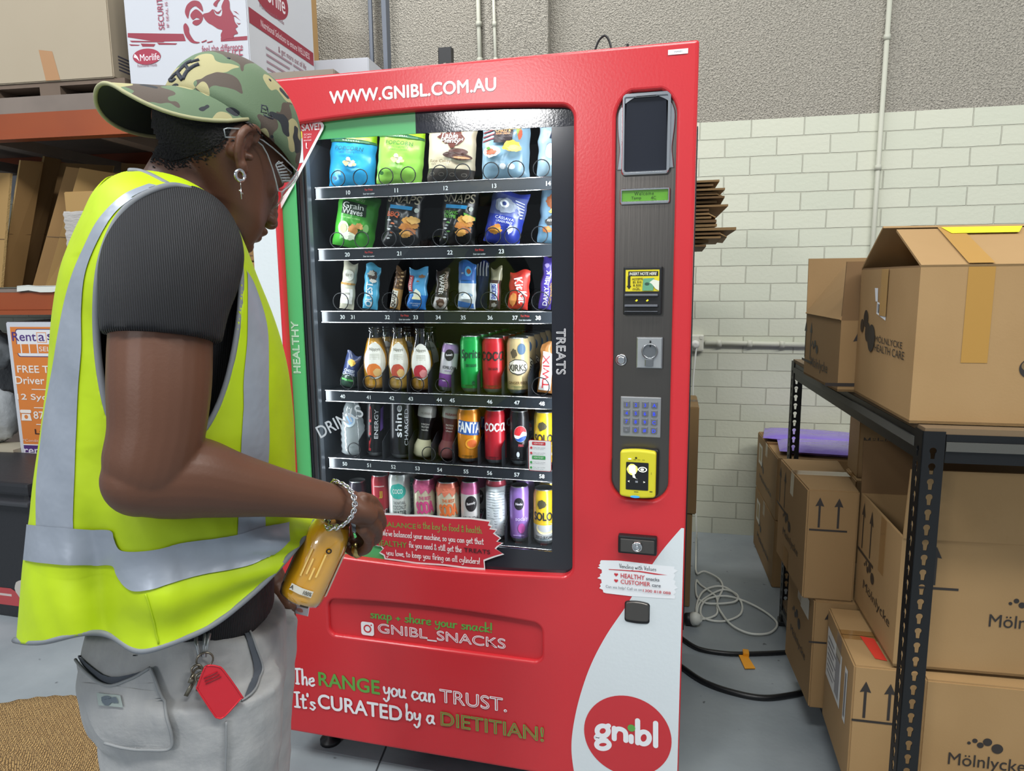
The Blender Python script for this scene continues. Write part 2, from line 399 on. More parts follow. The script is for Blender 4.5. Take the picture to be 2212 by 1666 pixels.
mb = MB().box((0, .1, (z_paint + 4.2) / 2), (12, .2, 4.2 - z_paint), mat_roughcast())
o = mb.build('wall_back_upper', loc=wallmap(0), rot=(0, 0, WALL_YAW)); tag(o, kind='structure')
# shallow pier of the same render
xa, xb = onW(1050, 50, .05)[0], onW(1187, 50, .05)[0]
mb = MB().box(((xa + xb) / 2, -.045, 2.1), (xb - xa, .09, 4.2), mat_roughcast(), .012)
o = mb.build('pillar_back', loc=wallmap(0), rot=(0, 0, WALL_YAW)); tag(o, kind='structure')
# floor joint under the machine
j0, j1 = onZ(845, 1585, .0006), onZ(815, 1660, .0006); jd = (j1 - j0).normalized(); js = Vector((-jd.y, jd.x, 0)) * .0025
MBJ = MB(); a, b = j0 - jd * .6, j1 + jd * 1.2
MBJ.add([a - js, b - js, b + js, a + js], [(0, 1, 2, 3)], ink('#3c4044')); tag(MBJ.build('floor_joint'), kind='structure')
# conduits, power outlet and its lead
M_PIPE = mat('painted_pipe', '#b9baac', .5)
def pipe_on_wall(pix, r, d, name, label):
    mb = MB(); pts = [wallmap(onW(x, y, d)[0], d) + Vector((0, 0, onW(x, y, d)[1])) for x, y in pix]
    mb.tube(pts, r, M_PIPE, 12)
    for t in (.12, .37, .63, .88):
        p = pts[0].lerp(pts[-1], t); ax = (pts[-1] - pts[0]).normalized()
        mb.tube([p - ax * .012, p + ax * .012], r * 1.35, M_PIPE, 12)
    return tag(mb.build(name), label, 'pipe')
pipe_on_wall([(1926, -60), (1852, 1010)], .0115, .014, 'conduit_pipe', 'long vertical conduit pipe painted with the brick wall')
pipe_on_wall([(1522, 741), (1790, 746)], .0135, .016, 'conduit_pipe', 'short horizontal conduit pipe running from the power outlet')
pipe_on_wall([(1031, -60), (1040, 240)], .012, .014, 'conduit_pipe', 'vertical conduit on the rough wall above the vending machine')
pipe_on_wall([(1064, -60), (1074, 240)], .008, .102, 'conduit_pipe', 'thin pale conduit on the pier above the vending machine')
ox, oz = onW(1504, 741, .02)
t = thing('power_outlet', 'cream power outlet with a plug on the brick wall', 'outlet', wallmap(ox) + Vector((0, 0, oz)), (0, 0, WALL_YAW))
M_CREAM = mat('cream_plastic', '#cfcfc2', .4)
MB().box((0, -.018, 0), (.075, .036, .085), M_CREAM, .008).build('housing', t)
MB().lathe([(.021, 0), (.022, .012), (.017, .03), (.009, .034)], mat('white_plug', '#d8d8d2', .4), 20, Matrix.Translation((-.006, -.036, -.006)) @ Matrix.Rotation(PI / 2, 4, 'X')).build('plug', t)
MB().box((.022, -.038, .03), (.012, .006, .018), M_CREAM, .002).build('switch', t)
# ================================================================== VENDING MACHINE
MY = 1.60
M_RED = mat('red_enamel', '#c62f36', .27, bump=(170, .025), spec=.5)
M_REDIN = mat('red_edge', '#c52f36', .4)
M_WHITE = mat('white_vinyl', '#d3dbdf', .4, bump=(95, .04))
M_BLACK = mat('black_print', '#24262e', .14)
M_BLACKBUMP = mat('black_textured_print', '#23252e', .09, bump=(190, .012))
M_GREEN = mat('green_print', '#4fae68', .35)
M_STEEL = mat('brushed_steel', '#6a6662', .34, 1., bump=(260, .025, (1, 1, .03)))
M_CHROME = mat('chrome', '#d6d8da', .16, 1.)
M_DARK = mat('dark_cabinet', '#33383f', .55)
M_RUBBER = mat('black_plastic', '#121316', .45)
M_WIRE = mat('black_wire', '#1b1d21', .32, .3)
M_GLASS = glassmat('door_glass', '#f2f7f8', 0., .85, 1.5)
vm = thing('vending_machine', 'tall red vending machine with glass front full of snacks and drinks', 'vending machine', (0, MY, 0))
def mp(px, py, dy=0.):                                   # pixel -> (x, z) on the machine's front plane
    p = onY(px, py, MY + dy); return (p.x, p.z)
def front(dy=0.): return lambda u, v, l=0.: Vector((u, dy - l, v))
def plate(loops, thick, bev, mt, yfront):
    """bevelled sheet standing in XZ with its face at y = yfront (machine space)"""
    c = bpy.data.curves.new('plate', 'CURVE'); c.dimensions = '2D'; c.fill_mode = 'BOTH'
    c.extrude = thick / 2 - bev; c.bevel_depth = bev; c.bevel_resolution = 2; c.offset = -bev
    for lp in loops:
        s = c.splines.new('POLY'); s.points.add(len(lp) - 1); s.use_cyclic_u = True
        for k, (a, b) in enumerate(lp): s.points[k].co = (a, b, 0, 1)
    o = bpy.data.objects.new('plate', c); me = bpy.data.meshes.new_from_object(o)
    vs = [(v.co.x, yfront + thick / 2 - v.co.z, v.co.y) for v in me.vertices]; fs = [tuple(p.vertices) for p in me.polygons]
    bpy.data.objects.remove(o); bpy.data.curves.remove(c); bpy.data.meshes.remove(me)
    mb = MB(); mb.add(vs, fs, mt); return mb
X0, X1, Z0, Z1 = -1.109, -.008, .092, 1.856
def arch(x0, x1, z0, z1, r, rise_t, rise_b, n=10):
    """rounded rectangle whose top and bottom bow outwards"""
    o = []
    for q in rrect(x0, z0, x1, z1, r, 7):
        o.append(q)
    res = []
    L = len(o)
    for i in range(L):
        a, b = o[i], o[(i + 1) % L]; res.append(a)
        if abs(a[1] - b[1]) < 1e-6 and abs(a[0] - b[0]) > 2 * r:
            for k in range(1, n): res.append((a[0] + (b[0] - a[0]) * k / n, a[1]))
    w = (x1 - x0) / 2; cx = (x0 + x1) / 2
    return [(x, z + (rise_t if z > (z0 + z1) / 2 else -rise_b) * (1 - ((x - cx) / w) ** 2)) for x, z in res]
WIN = arch(-1.03, -.274, .64, 1.742, .026, .016, .014)
PAN = arch(-.181, -.050, .858, 1.745, .034, .022, .012)
REC = arch(-.947, -.350, .404, .506, .022, .012, -.0)
plate([rrect(X0, Z0, X1, Z1, .006, 3), WIN, PAN, REC], .055, .007, M_RED, 0).build('door', vm)
door = [c for c in vm.children][-1]
# white sweeps of the wrap
mb = MB(); A = Art(mb, front(0))
sweep = [mp(*q) for q in smooth([(1478.5, 1133), (1430, 1190), (1390, 1248), (1352, 1310), (1310, 1372), (1277, 1435), (1254, 1500), (1240, 1560), (1234.5, 1610), (1238, 1655), (1247, 1700)], 5)]
sweep = [p for p in sweep if p[0] < X1 - .004 and p[1] > Z0 + .004]
A.sh([(X1 - .003, sweep[0][1])] + sweep + [(sweep[-1][0] + .012, Z0 + .004), (X1 - .003, Z0 + .004)], M_WHITE)
mb.build('white_sweep', door); mb = MB(); A = Art(mb, front(0))
zc = mp(600, 930)[1]
A.sh([(X0 + .003, 1.70), (-1.037, 1.66), (-1.037, zc), (-1.06, zc - .07), (X0 + .003, zc - .2)], M_WHITE)
mb.build('white_sweep', door)
# logo: red disc with rounded letters
mb = MB(); A = Art(mb, front(0), .0012)
def lz(a, b): return mp(1200 + a * .21966, 1300 + b * .21966)
c = lz(705, 1318); rx = (lz(1135, 1370)[0] - lz(275, 1260)[0]) / 2
A.sh(ell(c[0], c[1], rx, rx, 64), mat('red_print', '#c23138', .4))
def strokes(A, lst, zf, wd, col):
    l = A.up()
    for pts in lst:
        l += 4e-5
        P = [zf(*q) for q in pts]; L = len(P)
        if L == 1: A.mb.flat([ell(P[0][0], P[0][1], wd / 2, wd / 2, 16)], lambda u, v: A.mp(u, v, l), col); continue
        lft = []; rgt = []
        for i in range(L):
            a, b = P[max(i - 1, 0)], P[min(i + 1, L - 1)]; tx, tz = b[0] - a[0], b[1] - a[1]; n = math.hypot(tx, tz) or 1
            lft.append((P[i][0] - tz / n * wd / 2, P[i][1] + tx / n * wd / 2)); rgt.append((P[i][0] + tz / n * wd / 2, P[i][1] - tx / n * wd / 2))
        vs = []
        for p, q in zip(lft, rgt): vs += [p, q]
        A.mb.add([A.mp(u, v, l) for u, v in vs], [(2 * i, 2 * i + 1, 2 * i + 3, 2 * i + 2) for i in range(L - 1)], col)
        for e in (P[0], P[-1]): l += 1e-5; A.mb.flat([ell(e[0], e[1], wd / 2, wd / 2, 14)], lambda u, v: A.mp(u, v, l), col)
def earc(cx, cy, rx, ry, a0=0, a1=360, n=28): return [(cx + rx * math.cos(math.radians(a0 + (a1 - a0) * k / n)), cy + ry * math.sin(math.radians(a0 + (a1 - a0) * k / n))) for k in range(n + 1)]
M_LET = mat('white_lettering', '#e6e8ec', .45)
wd = (lz(1010, 1300)[0] - lz(958, 1300)[0])
strokes(A, [earc(465, 1268, 55, 50), [(500, 1226), (522, 1217)], smooth([(420, 1310), (402, 1335), (430, 1352), (500, 1360)], 6), earc(467, 1402, 62, 40)], lz, wd, M_LET)
strokes(A, [[(578, 1240), (578, 1345)], smooth([(580, 1285), (605, 1250), (650, 1252), (688, 1285), (692, 1362)], 6)], lz, wd, M_LET)
strokes(A, [[(745, 1320), (745, 1372)], [(808, 1165), (808, 1385)], earc(868, 1335, 55, 60), [(985, 1190), (985, 1412)]], lz, wd, M_LET)
A.sh(ell(*lz(747, 1238), wd * .75, wd * .75, 24), '#5fa04b')
mb.build('logo', door)
# door lettering
mb = MB(); A = Art(mb, front(0), .0008)
def px_text(A, body, bl, br, tl, col, dy=0., **k):
    a, b, c = mp(*bl, dy), mp(*br, dy), mp(*tl, dy); h = c[1] - a[1]; z = (a[1] + b[1]) / 2
    A.tx(body, (a[0] + b[0]) / 2, z + h / 2, b[0] - a[0], h, col, **k)
def px_hand(A, body, bl, br, h, col, dy=0., **k):
    a, b = mp(*bl, dy), mp(*br, dy); z = (a[1] + b[1]) / 2
    A.hw(body, a[0], z, b[0] - a[0], h, col, **k)
W_ = '#e9e9ec'; G_ = '#5f9f45'; R_ = '#c23138'
px_text(A, 'WWW.GNIBL.COM.AU', (713, 224), (1072, 197), (709, 197), W_, bold=.04, space=1.02)
zd = lambda a, b: (600 + a * .28933, 1220 + b * .28943)
px_hand(A, 'The', zd(125, 890), zd(280, 900), .046, W_, wt=1.0)
px_text(A, 'RANGE', zd(310, 908), zd(765, 962), zd(310, 806), G_, bold=.03)
px_hand(A, 'you can', zd(790, 975), zd(1180, 1020), .046, W_, wt=1.0)
def inline(A, body, bl, br, tl, c1, c2, dy=0.):
    px_text(A, body, bl, br, tl, c1, dy, bold=.028); a = mp(*bl, dy)
    px_text(A, body, (bl[0] + 1.2, bl[1] - 1.2), (br[0] - 1.2, br[1] - 1.2), (tl[0] + 1.2, tl[1] + 1.2), c2, dy, bold=-.028)
inline(A, 'TRUST.', zd(1212, 1030), zd(1712, 1092), zd(1212, 930), W_, R_)
px_hand(A, "It's", zd(130, 1060), zd(290, 1078), .046, W_, wt=1.0)
px_text(A, 'CURATED', zd(308, 1082), zd(932, 1150), zd(308, 976), W_, bold=.03)
px_hand(A, 'by a', zd(960, 1150), zd(1182, 1186), .046, W_, wt=1.0)
inline(A, 'DIETITIAN!', zd(1222, 1202), zd(1988, 1308), zd(1222, 1100), G_, R_)
mb.build('lettering', door)
# delivery flap
plate([[(x, z) for x, z in arch(-.953, -.344, .398, .512, .024, .012, 0)]], .02, .002, M_REDIN, .012).build('delivery_flap', vm)
flap = vm.children[-1]
mb = MB(); A = Art(mb, front(.012), .0008)
px_hand(A, 'snap + share your snack!', zd(690, 405), zd(1605, 497), .026, G_, .012, wt=.95)
inline(A, 'GNIBL_SNACKS', zd(752, 527), zd(1702, 630), zd(752, 445), W_, R_, .012)
a, b = mp(*zd(627, 520), .012), mp(*zd(718, 432), .012)
A.sh([rrect(a[0], a[1], b[0], b[1], .007)], W_)
cx, cz, hw_ = (a[0] + b[0]) / 2, (a[1] + b[1]) / 2, (b[0] - a[0]) / 2
A.sh([ell(cx, cz, hw_ * .62, hw_ * .62), ell(cx, cz, hw_ * .40, hw_ * .40)[::-1]], R_); A.sh(ell(cx + hw_ * .62, cz + hw_ * .62, hw_ * .11, hw_ * .11), R_)
mb.build('lettering', flap)
# stickers on the red door
def sticker(name, label, draw, dy=0., parent=None):
    mb = MB(); A = Art(mb, front(dy), .0012); draw(A); o = mb.build(name, parent or door); o['label'] = label; return o
zs = lambda a, b: (1100 + a * .23508, 1120 + b * .23508)
def st_values(A):
    A.sh([[mp(*zs(*q)) for q in [(845, 383), (834, 400), (838, 414), (822, 430), (836, 440), (812, 452), (850, 470), (852, 500), (834, 512), (838, 530), (810, 548), (846, 560), (850, 590), (834, 604), (842, 622), (828, 640), (860, 655), (866, 678), (890, 686), (1110, 712), (1330, 728), (1520, 738), (1526, 712), (1508, 700), (1536, 680), (1518, 652), (1550, 640), (1518, 604), (1530, 578), (1506, 560), (1526, 520), (1512, 505), (1550, 480), (1514, 462), (1520, 442), (1380, 430), (1240, 412), (1100, 396), (1000, 386)]]], '#e4e8ec')
    px_hand(A, 'Vending with Values', zs(1012, 452), zs(1352, 484), .0105, '#33363c', wt=.7)
    A.sh([[mp(*zs(*q)) for q in [(915, 463), (1200, 480), (1330, 500), (1455, 520), (1340, 514), (1190, 490), (915, 469)]]], '#c4333c')
    for y in (514, 570):
        a = mp(*zs(983, y)); r = .0042
        A.sh([[(a[0] + r * 1.15 * math.sin(t) ** 3, a[1] + r * .075 * (13 * math.cos(t) - 5 * math.cos(2 * t) - 2 * math.cos(3 * t) - math.cos(4 * t))) for t in [2 * PI * k / 24 for k in range(24)][::-1]]], '#c4333c')
    px_text(A, 'HEALTHY', zs(1025, 548), zs(1244, 558), zs(1025, 506), '#c4474e', bold=.02)
    px_text(A, 'snacks', zs(1258, 566), zs(1380, 574), zs(1258, 536), '#555a62')
    px_text(A, 'CUSTOMER', zs(1025, 600), zs(1297, 616), zs(1025, 562), '#c4474e', bold=.02)
    px_text(A, 'care', zs(1312, 624), zs(1392, 630), zs(1312, 602), '#555a62')
    px_text(A, 'Can we help? Call us on', zs(888, 640), zs(1220, 672), zs(888, 606), '#7d828a', bold=.0)
    px_text(A, '1300 818 088', zs(1230, 670), zs(1484, 692), zs(1230, 646), '#b93a44', bold=.02)
sticker('sticker', 'white brush-stroke sticker about healthy snacks', st_values)
def st_id(A):
    a, b = mp(1443, 119.5), mp(1486.5, 104.5); A.sh([rect(a[0], a[1], b[0], b[1])], '#e9edf0')
    A.tx('VNP5001', (a[0] + b[0]) / 2, (a[1] + b[1]) / 2, (b[0] - a[0]) * .42, None, '#555a60', bold=0)
sticker('sticker', 'small white number sticker at the top corner', st_id)
# lock and coin return
mb = MB(); a, b = mp(1336, 1190), mp(1420, 1158)
mb.box(((a[0] + b[0]) / 2, .0, (a[1] + b[1]) / 2), (b[0] - a[0], .03, b[1] - a[1]), M_RUBBER, .004); mb.build('lock_housing', vm); lk = vm.children[-1]
cx, cz = (a[0] + b[0]) / 2, (a[1] + b[1]) / 2
MB().box((cx, -.014, cz - .001), (b[0] - a[0] - .01, .006, b[1] - a[1] - .012), M_STEEL, .002).build('lock_plate', lk)
MB().lathe([(.0125, 0), (.0125, .006), (.009, .009), (.009, .004), (.004, .004), (.004, .008)], M_CHROME, 24, Matrix.Translation((cx, -.016, cz - .001)) @ Matrix.Rotation(PI / 2, 4, 'X')).build('lock_barrel', lk)
a, b = mp(1349, 1341), mp(1404, 1304)
plate([arch(a[0], b[0], a[1], b[1], .006, .004, .003)], .02, .002, M_RUBBER, -.003).build('coin_return', vm); cr_ = vm.children[-1]
plate([arch(a[0] + .002, b[0] - .002, a[1] + .008, b[1] - .001, .005, .004, .002)], .006, .002, M_STEEL, -.008).build('coin_flap', cr_)
# ------------------------------------------------------------------ control panel
plate([[(x, z) for x, z in arch(-.186, -.045, .853, 1.75, .036, .022, .012)]], .02, .001, M_STEEL, .014).build('control_panel', vm); cp = vm.children[-1]
PD = .014
zp = lambda a, b: (1240 + a * .32422, 60 + b * .32422)
zq = lambda a, b: (1240 + a * .3482, 540 + b * .3482)
def pbox(p0, p1, dy=PD):
    a, b = mp(*p0, dy), mp(*p1, dy); return min(a[0], b[0]), min(a[1], b[1]), max(a[0], b[0]), max(a[1], b[1])
# polished collar round the advertising screen
x0, z0, x1, z1 = pbox(zp(316, 990), zp(645, 432)); sx0, sz0, sx1, sz1 = pbox(zp(338, 962), zp(632, 446))
plate([arch(-.178, -.053, z0 + .12, 1.745, .033, .021, -.02, 8), rrect(sx0, sz0, sx1, sz1, .004)], .012, .003, M_CHROME, PD - .008).build('screen_collar', cp) if False else None
plate([rrect(x0, z0, x1, z1, .008), rrect(sx0, sz0, sx1, sz1, .004)], .016, .005, M_CHROME, PD - .012).build('screen_frame', cp)
plate([arch(-.1785, -.0525, 1.56, 1.742, .03, .021, -.03, 8), rrect(x0 + .004, z0 - .2, x1 - .004, z1 - .004, .006)], .008, .003, M_CHROME, PD - .006) if False else None
side = smooth([(-.1775, 1.60), (-.1745, 1.625), (-.173, 1.645), (-.177, 1.68), (-.177, 1.72), (-.166, 1.738), (-.14, 1.754), (-.116, 1.7595), (-.092, 1.754), (-.066, 1.74), (-.0545, 1.718), (-.0545, 1.685), (-.0585, 1.645), (-.057, 1.625), (-.054, 1.60)], 4)
plate([side + [(x1 - .006, 1.60), (x1 - .006, z1 - .006), (x0 + .006, z1 - .006), (x0 + .006, 1.60)]], .008, .0025, M_CHROME, PD - .005).build('screen_collar', cp)
MB().box(((sx0 + sx1) / 2, PD - .001, (sz0 + sz1) / 2), (sx1 - sx0 + .004, .004, sz1 - sz0 + .004), mat('screen_black', '#23262f', .12)).build('screen', cp)
# message display
x0, z0, x1, z1 = pbox(zp(306, 1182), zp(642, 1062)); a0, b0, a1, b1 = pbox(zp(322, 1160), zp(626, 1078))
plate([rrect(x0, z0, x1, z1, .005), rect(a0, b0, a1, b1)], .01, .003, M_CHROME, PD - .008).build('display_frame', cp)
mb = MB(); mb.box(((a0 + a1) / 2, PD - .001, (b0 + b1) / 2), (a1 - a0 + .002, .004, b1 - b0 + .002), mat('lcd_green', '#549024', .35, emit=.12)); A = Art(mb, front(PD - .003))
h = b1 - b0
A.tx('Welcome', (a0 + a1) / 2 - .002, b0 + h * .70, (a1 - a0) * .43, h * .32, '#1d3a10', bold=0, space=1.2)
A.tx('Temp', a0 + (a1 - a0) * .31, b0 + h * .26, (a1 - a0) * .22, h * .36, '#1d3a10', bold=0); A.tx('4C', a0 + (a1 - a0) * .69, b0 + h * .27, (a1 - a0) * .11, h * .3, '#1d3a10', bold=0)
mb.build('display', cp)
# note reader
x0, z0, x1, z1 = pbox(zq(307, 400), zq(550, 101))
mb = MB(); mb.box(((x0 + x1) / 2, PD - .006, (z0 + z1) / 2), (x1 - x0, .02, z1 - z0), M_RUBBER, .003)
A = Art(mb, front(PD - .016), .0004); w, h = x1 - x0, z1 - z0
A.sh([rect(x0 + w * .06, z0 + h * .485, x1 - w * .07, z1 - h * .07)], '#d8c91e')
A.sh([rect(x0 + w * .13, z1 - h * .20, x1 - w * .10, z1 - h * .10)], '#17170f'); A.tx('INSERT NOTE HERE', (x0 + x1) / 2 + w * .01, z1 - h * .15, w * .70, h * .06, '#e9e9e0', shear=.15)
A.sh([[(x0 + w * .12, z1 - h * .20), (x0 + w * .12, z0 + h * .60), (x0 + w * .09, z0 + h * .60), (x0 + w * .155, z0 + h * .53), (x0 + w * .215, z0 + h * .60), (x0 + w * .185, z0 + h * .60), (x0 + w * .185, z1 - h * .20)]], '#17170f')
A.tx('ACCEPTS', x0 + w * .37, z1 - h * .26, w * .28, h * .045, '#17170f'); A.tx('$5, $10', x0 + w * .36, z1 - h * .325, w * .22, h * .05, '#17170f'); A.tx('& $20', x0 + w * .36, z1 - h * .39, w * .2, h * .05, '#17170f'); A.tx('m2L', x0 + w * .35, z1 - h * .46, w * .2, h * .05, '#17170f')
A.sh([[(x0 + w * .52, z1 - h * .25), (x0 + w * .80, z1 - h * .24), (x0 + w * .78, z1 - h * .50), (x0 + w * .50, z1 - h * .50)]], '#5f9b7c')
A.sh([[(x0 + w * .68, z1 - h * .33), (x0 + w * .78, z1 - h * .27), (x0 + w * .93, z1 - h * .30), (x0 + w * .93, z1 - h * .50), (x0 + w * .84, z1 - h * .46), (x0 + w * .74, z1 - h * .36)]], '#d9dccf')
A.sh([ell(x0 + w * .62, z1 - h * .36, w * .06, h * .03)], '#2e4f40')
mb.box(((x0 + x1) / 2 - .002, PD - .018, z0 + h * .41), (w * .86, .012, h * .05), mat('grey_plastic', '#5d6068', .4), .002)
mb.box(((x0 + x1) / 2 - .002, PD - .018, z0 + h * .19), (w * .86, .014, h * .05), mat('grey_plastic', '#5d6068', .4), .002)
mb.box(((x0 + x1) / 2 - .002, PD - .018, z0 + h * .07), (w * .86, .01, h * .015), mat('grey_plastic', '#5d6068', .4), .001)
lamp = mat('note_lamp', '#e6d829', .4, emit=.8)
for q in (.35, .63): A.mb.flat([[(x0 + w * q - .003, z0 + h * .29), (x0 + w * q, z0 + h * .275), (x0 + w * q + .0035, z0 + h * .30), (x0 + w * q + .001, z0 + h * .325)]], lambda u, v: Vector((u, PD - .0168, v)), lamp)
mb.build('note_reader', cp)
# coin slot with clear guard
x0, z0, x1, z1 = pbox(zq(387, 730), zq(553, 541)); w, h = x1 - x0, z1 - z0; cx = (x0 + x1) / 2
mb = MB(); mb.box((cx, PD - .004, (z0 + z1) / 2), (w, .012, h), mat('coin_plate', '#9a9da0', .3, .8), .002)
mb.box((cx, PD - .012, (z0 + z1) / 2), (w * .92, .004, h * .95), mat('coin_face', '#b4b7b9', .25, .6), .001)
mb.lathe([(w * .31, 0), (w * .31, .006), (w * .25, .007), (w * .25, .003)], mat('coin_ring', '#8c8f92', .25, .8), 28, Matrix.Translation((cx + .001, PD - .013, z0 + h * .56)) @ Matrix.Rotation(PI / 2, 4, 'X'))
mb.box((cx, PD - .016, z0 + h * .20), (w * .32, .008, h * .24), mat('coin_ring', '#8c8f92', .25, .8), .002)
mb.box((cx + .002, PD - .016, z0 + h * .80), (.003, .004, h * .2), M_RUBBER)
mb.build('coin_slot', cp)
c = mp(*zq(293, 682), PD); mb = MB()
mb.lathe([(.0135, 0), (.0135, .004), (.011, .006), (.0105, .004), (.0095, .004), (.0095, .009), (.007, .0105)], M_CHROME, 28, Matrix.Translation((c[0], PD, c[1])) @ Matrix.Rotation(PI / 2, 4, 'X')); mb.build('return_button', cp)
# keypad
x0, z0, x1, z1 = pbox(zq(287, 1152), zq(542, 915)); w, h = x1 - x0, z1 - z0
mb = MB(); mb.box(((x0 + x1) / 2, PD - .002, (z0 + z1) / 2), (w, .006, h), mat('keypad_plate', '#9b9d9f', .4, .6), .002)
A = Art(mb, front(PD - .0075), .0003); lit = mat('key_legend', '#2a3fd0', .5, emit=.7)
rows = ['123A', '456B', '789C', '*0#D']
for r in range(4):
    for q in range(4):
        kx, kz = x0 + w * (.16 + .226 * q), z1 - h * (.185 + .21 * r)
        mb.box((kx, PD - .0055, kz), (w * .155, .004, h * .15), mat('key_cap', '#7d7f84', .35, .6), .001)
        A.tx(rows[r][q], kx, kz - h * .01, None, h * (.085 if rows[r][q] != '*' else .05), lit if (r, q) != (3, 0) else '#8a8c98', bold=.03)
mb.build('keypad', cp)
# card reader
x0, z0, x1, z1 = pbox(zq(290, 1512), zq(520, 1230)); w, h = x1 - x0, z1 - z0
M_YEL = mat('yellow_plastic', '#d2c92c', .4)
plate([rrect(x0 + .004, z0 + .003, x1 + .003, z1 - .002, .006)], .02, .003, M_RUBBER, PD - .012).build('card_reader', cp); rd = cp.children[-1]
plate([arch(x0, x1 - .002, z0 + .004, z1 - .004, .006, .004, .004)], .02, .005, M_YEL, PD - .03)
mb = plate([arch(x0, x1 - .002, z0 + .004, z1 - .004, .006, .004, .004)], .02, .005, M_YEL, PD - .03); mb.v = mb.v
y = PD - .030; A = Art(mb, front(y), .0006)
A.sh([rrect(x0 + w * .17, z0 + h * .18, x0 + w * .78, z0 + h * .75, .002)], '#101216')
gl = mat('reader_screen_glow', '#f2f4e0', .4, emit=1.0)
A.sh([splat(x0 + w * .34, z0 + h * .60, w * .16, h * .12, 20, .15, 4)], mat('reader_screen_yellow', '#e9e46a', .4, emit=.6)); A.sh([[(x0 + w * .24, z0 + h * .68), (x0 + w * .42, z0 + h * .69), (x0 + w * .44, z0 + h * .52), (x0 + w * .40, z0 + h * .50), (x0 + w * .44, z0 + h * .42), (x0 + w * .50, z0 + h * .40), (x0 + w * .36, z0 + h * .44), (x0 + w * .34, z0 + h * .52), (x0 + w * .26, z0 + h * .54)]], gl)
A.sh([ell(x0 + w * .62, z0 + h * .61, w * .12, h * .055), ell(x0 + w * .62, z0 + h * .61, w * .095, h * .04)[::-1]], gl); A.sh([ell(x0 + w * .61, z0 + h * .61, w * .05, h * .025)], gl)
for q, s_ in ((.25, '<'), (.67, '>')): A.tx(s_, x0 + w * q, z0 + h * .355, None, h * .035, gl)
A.sh([rect(x0 + w * .43, z0 + h * .335, x0 + w * .50, z0 + h * .375)], '#8d9199')
A.sh([ell(x0 + w * .44, z0 + h * .845, .0024, .0024)], '#15150a'); A.sh([ell(x0 + w * .27, z0 + h * .82, .004, .0016)], mat('reader_lamp', '#d9f2e0', .4, emit=.6))
for q in (.40, .52, .64): A.sh([rect(x0 + w * q - .003, z0 + h * .805, x0 + w * q + .003, z0 + h * .815)], '#5c5a18')
A.sh([ell(x0 + w * .43, z0 + h * .045, w * .13, h * .025)], mat('reader_blue', '#3d9be0', .4, emit=.4)); A.sh([rect(x0 + w * .40, z0 + h * .14, x0 + w * .52, z0 + h * .155)], '#3b3a16')
A.sh([rect(x0 + w * .82, z0 + h * .16, x0 + w * .90, z0 + h * .18)], '#2b2a12'); A.sh([rect(x0 + w * .85, z0 + h * .52, x0 + w * .865, z0 + h * .57)], '#8b861e')
mb.build('reader_face', rd)
# ------------------------------------------------------------------ cabinet
mb = MB(); YB = .86; T = .02
mb.box(((X0 + X1) / 2, YB, (Z0 + Z1) / 2 + .0), (X1 - X0, T, Z1 - Z0 - .01), M_DARK)
mb.box((X0 + .012 + T / 2, (YB + .055) / 2, (Z0 + Z1) / 2), (T, YB - .06, Z1 - Z0 - .01), M_DARK)
mb.box((X1 - .012 - T / 2, (YB + .055) / 2, (Z0 + Z1) / 2), (T, YB - .06, Z1 - Z0 - .01), M_DARK)
mb.box(((X0 + X1) / 2, (YB + .055) / 2, Z1 - .02), (X1 - X0 - .026, YB - .06, T), M_DARK)
mb.box(((X0 + X1) / 2, (YB + .055) / 2, Z0 + .02), (X1 - X0 - .026, YB - .06, T), M_DARK)
mb.box((-.285, (YB + .07) / 2, 1.13), (T, YB - .09, 1.3), M_DARK); mb.box((-.66, (YB + .07) / 2, .58), (.75, YB - .09, T), M_DARK)
mb.box((-1.037, (YB + .07) / 2, 1.17), (.02, YB - .09, 1.2), M_DARK)
mb.build('cabinet', vm)
mb = MB()
for x, w in ((-1.003, .012), (-.990, .006)): mb.box((x, .085, 1.17), (w, .02, 1.14), mat('grey_metal_strip', '#596068', .4, .3), .002)
mb.box((-1.012, .35, 1.17), (.006, .5, 1.12), mat('inner_liner', '#3d444c', .5))
mb.build('inner_door_post', vm)
for x in (-1.02, -.10):
    for yy in (.10, .78):
        MB().lathe([(.03, 0), (.03, .012), (.014, .016), (.014, Z0)], M_RUBBER, 16, Matrix.Translation((x, yy, 0))).build('foot', vm)
# black skirt and casing shadow gap
# printed border seen through the glass, glass sheet, sticker set
Yg = .020
mb = MB(); A = Art(mb, front(Yg + .004), .0, .0)
WO = [(x, z) for x, z in arch(-1.04, -.264, .63, 1.752, .026, .016, .014)]
top, bot = 1.80, .58
gx0, gx1, gxm, gz0, gz1 = -.991, -.328, -.6585, .690, 1.7035
for lp, mt in (([(-1.04, .60), (gx0, .60), (gx0, 1.79), (-1.04, 1.79)], M_GREEN), ([(gx0, 1.712), (gxm, gz1 + .006), (gxm, 1.79), (gx0, 1.79)], M_GREEN),
               ([(gxm, gz1 + .006), (-.264, gz1), (-.264, 1.79), (gxm, 1.79)], M_BLACKBUMP), ([(gx1, .60), (-.264, .60), (-.264, gz1), (gx1, gz1)], M_BLACK),
               ([(gx0, .60), (-.652, .60), (-.652, gz0), (gx0, gz0)], M_GREEN), ([(-.652, .60), (gx1, .60), (gx1, gz0), (-.652, gz0)], M_BLACK)):
    mb.slab([lp], lambda u, v, w: Vector((u, Yg + .003 + w, v)), mt, .006)
mb.build('door_border', vm); border = vm.children[-1]
mb = MB(); mb.add([(-1.04, Yg + .0085, .60), (-.264, Yg + .0085, .60), (-.264, Yg + .0085, 1.79), (-1.04, Yg + .0085, 1.79)], [(0, 1, 2, 3)], M_GLASS); mb.build('glass_pane', vm)
gy = Yg + .003
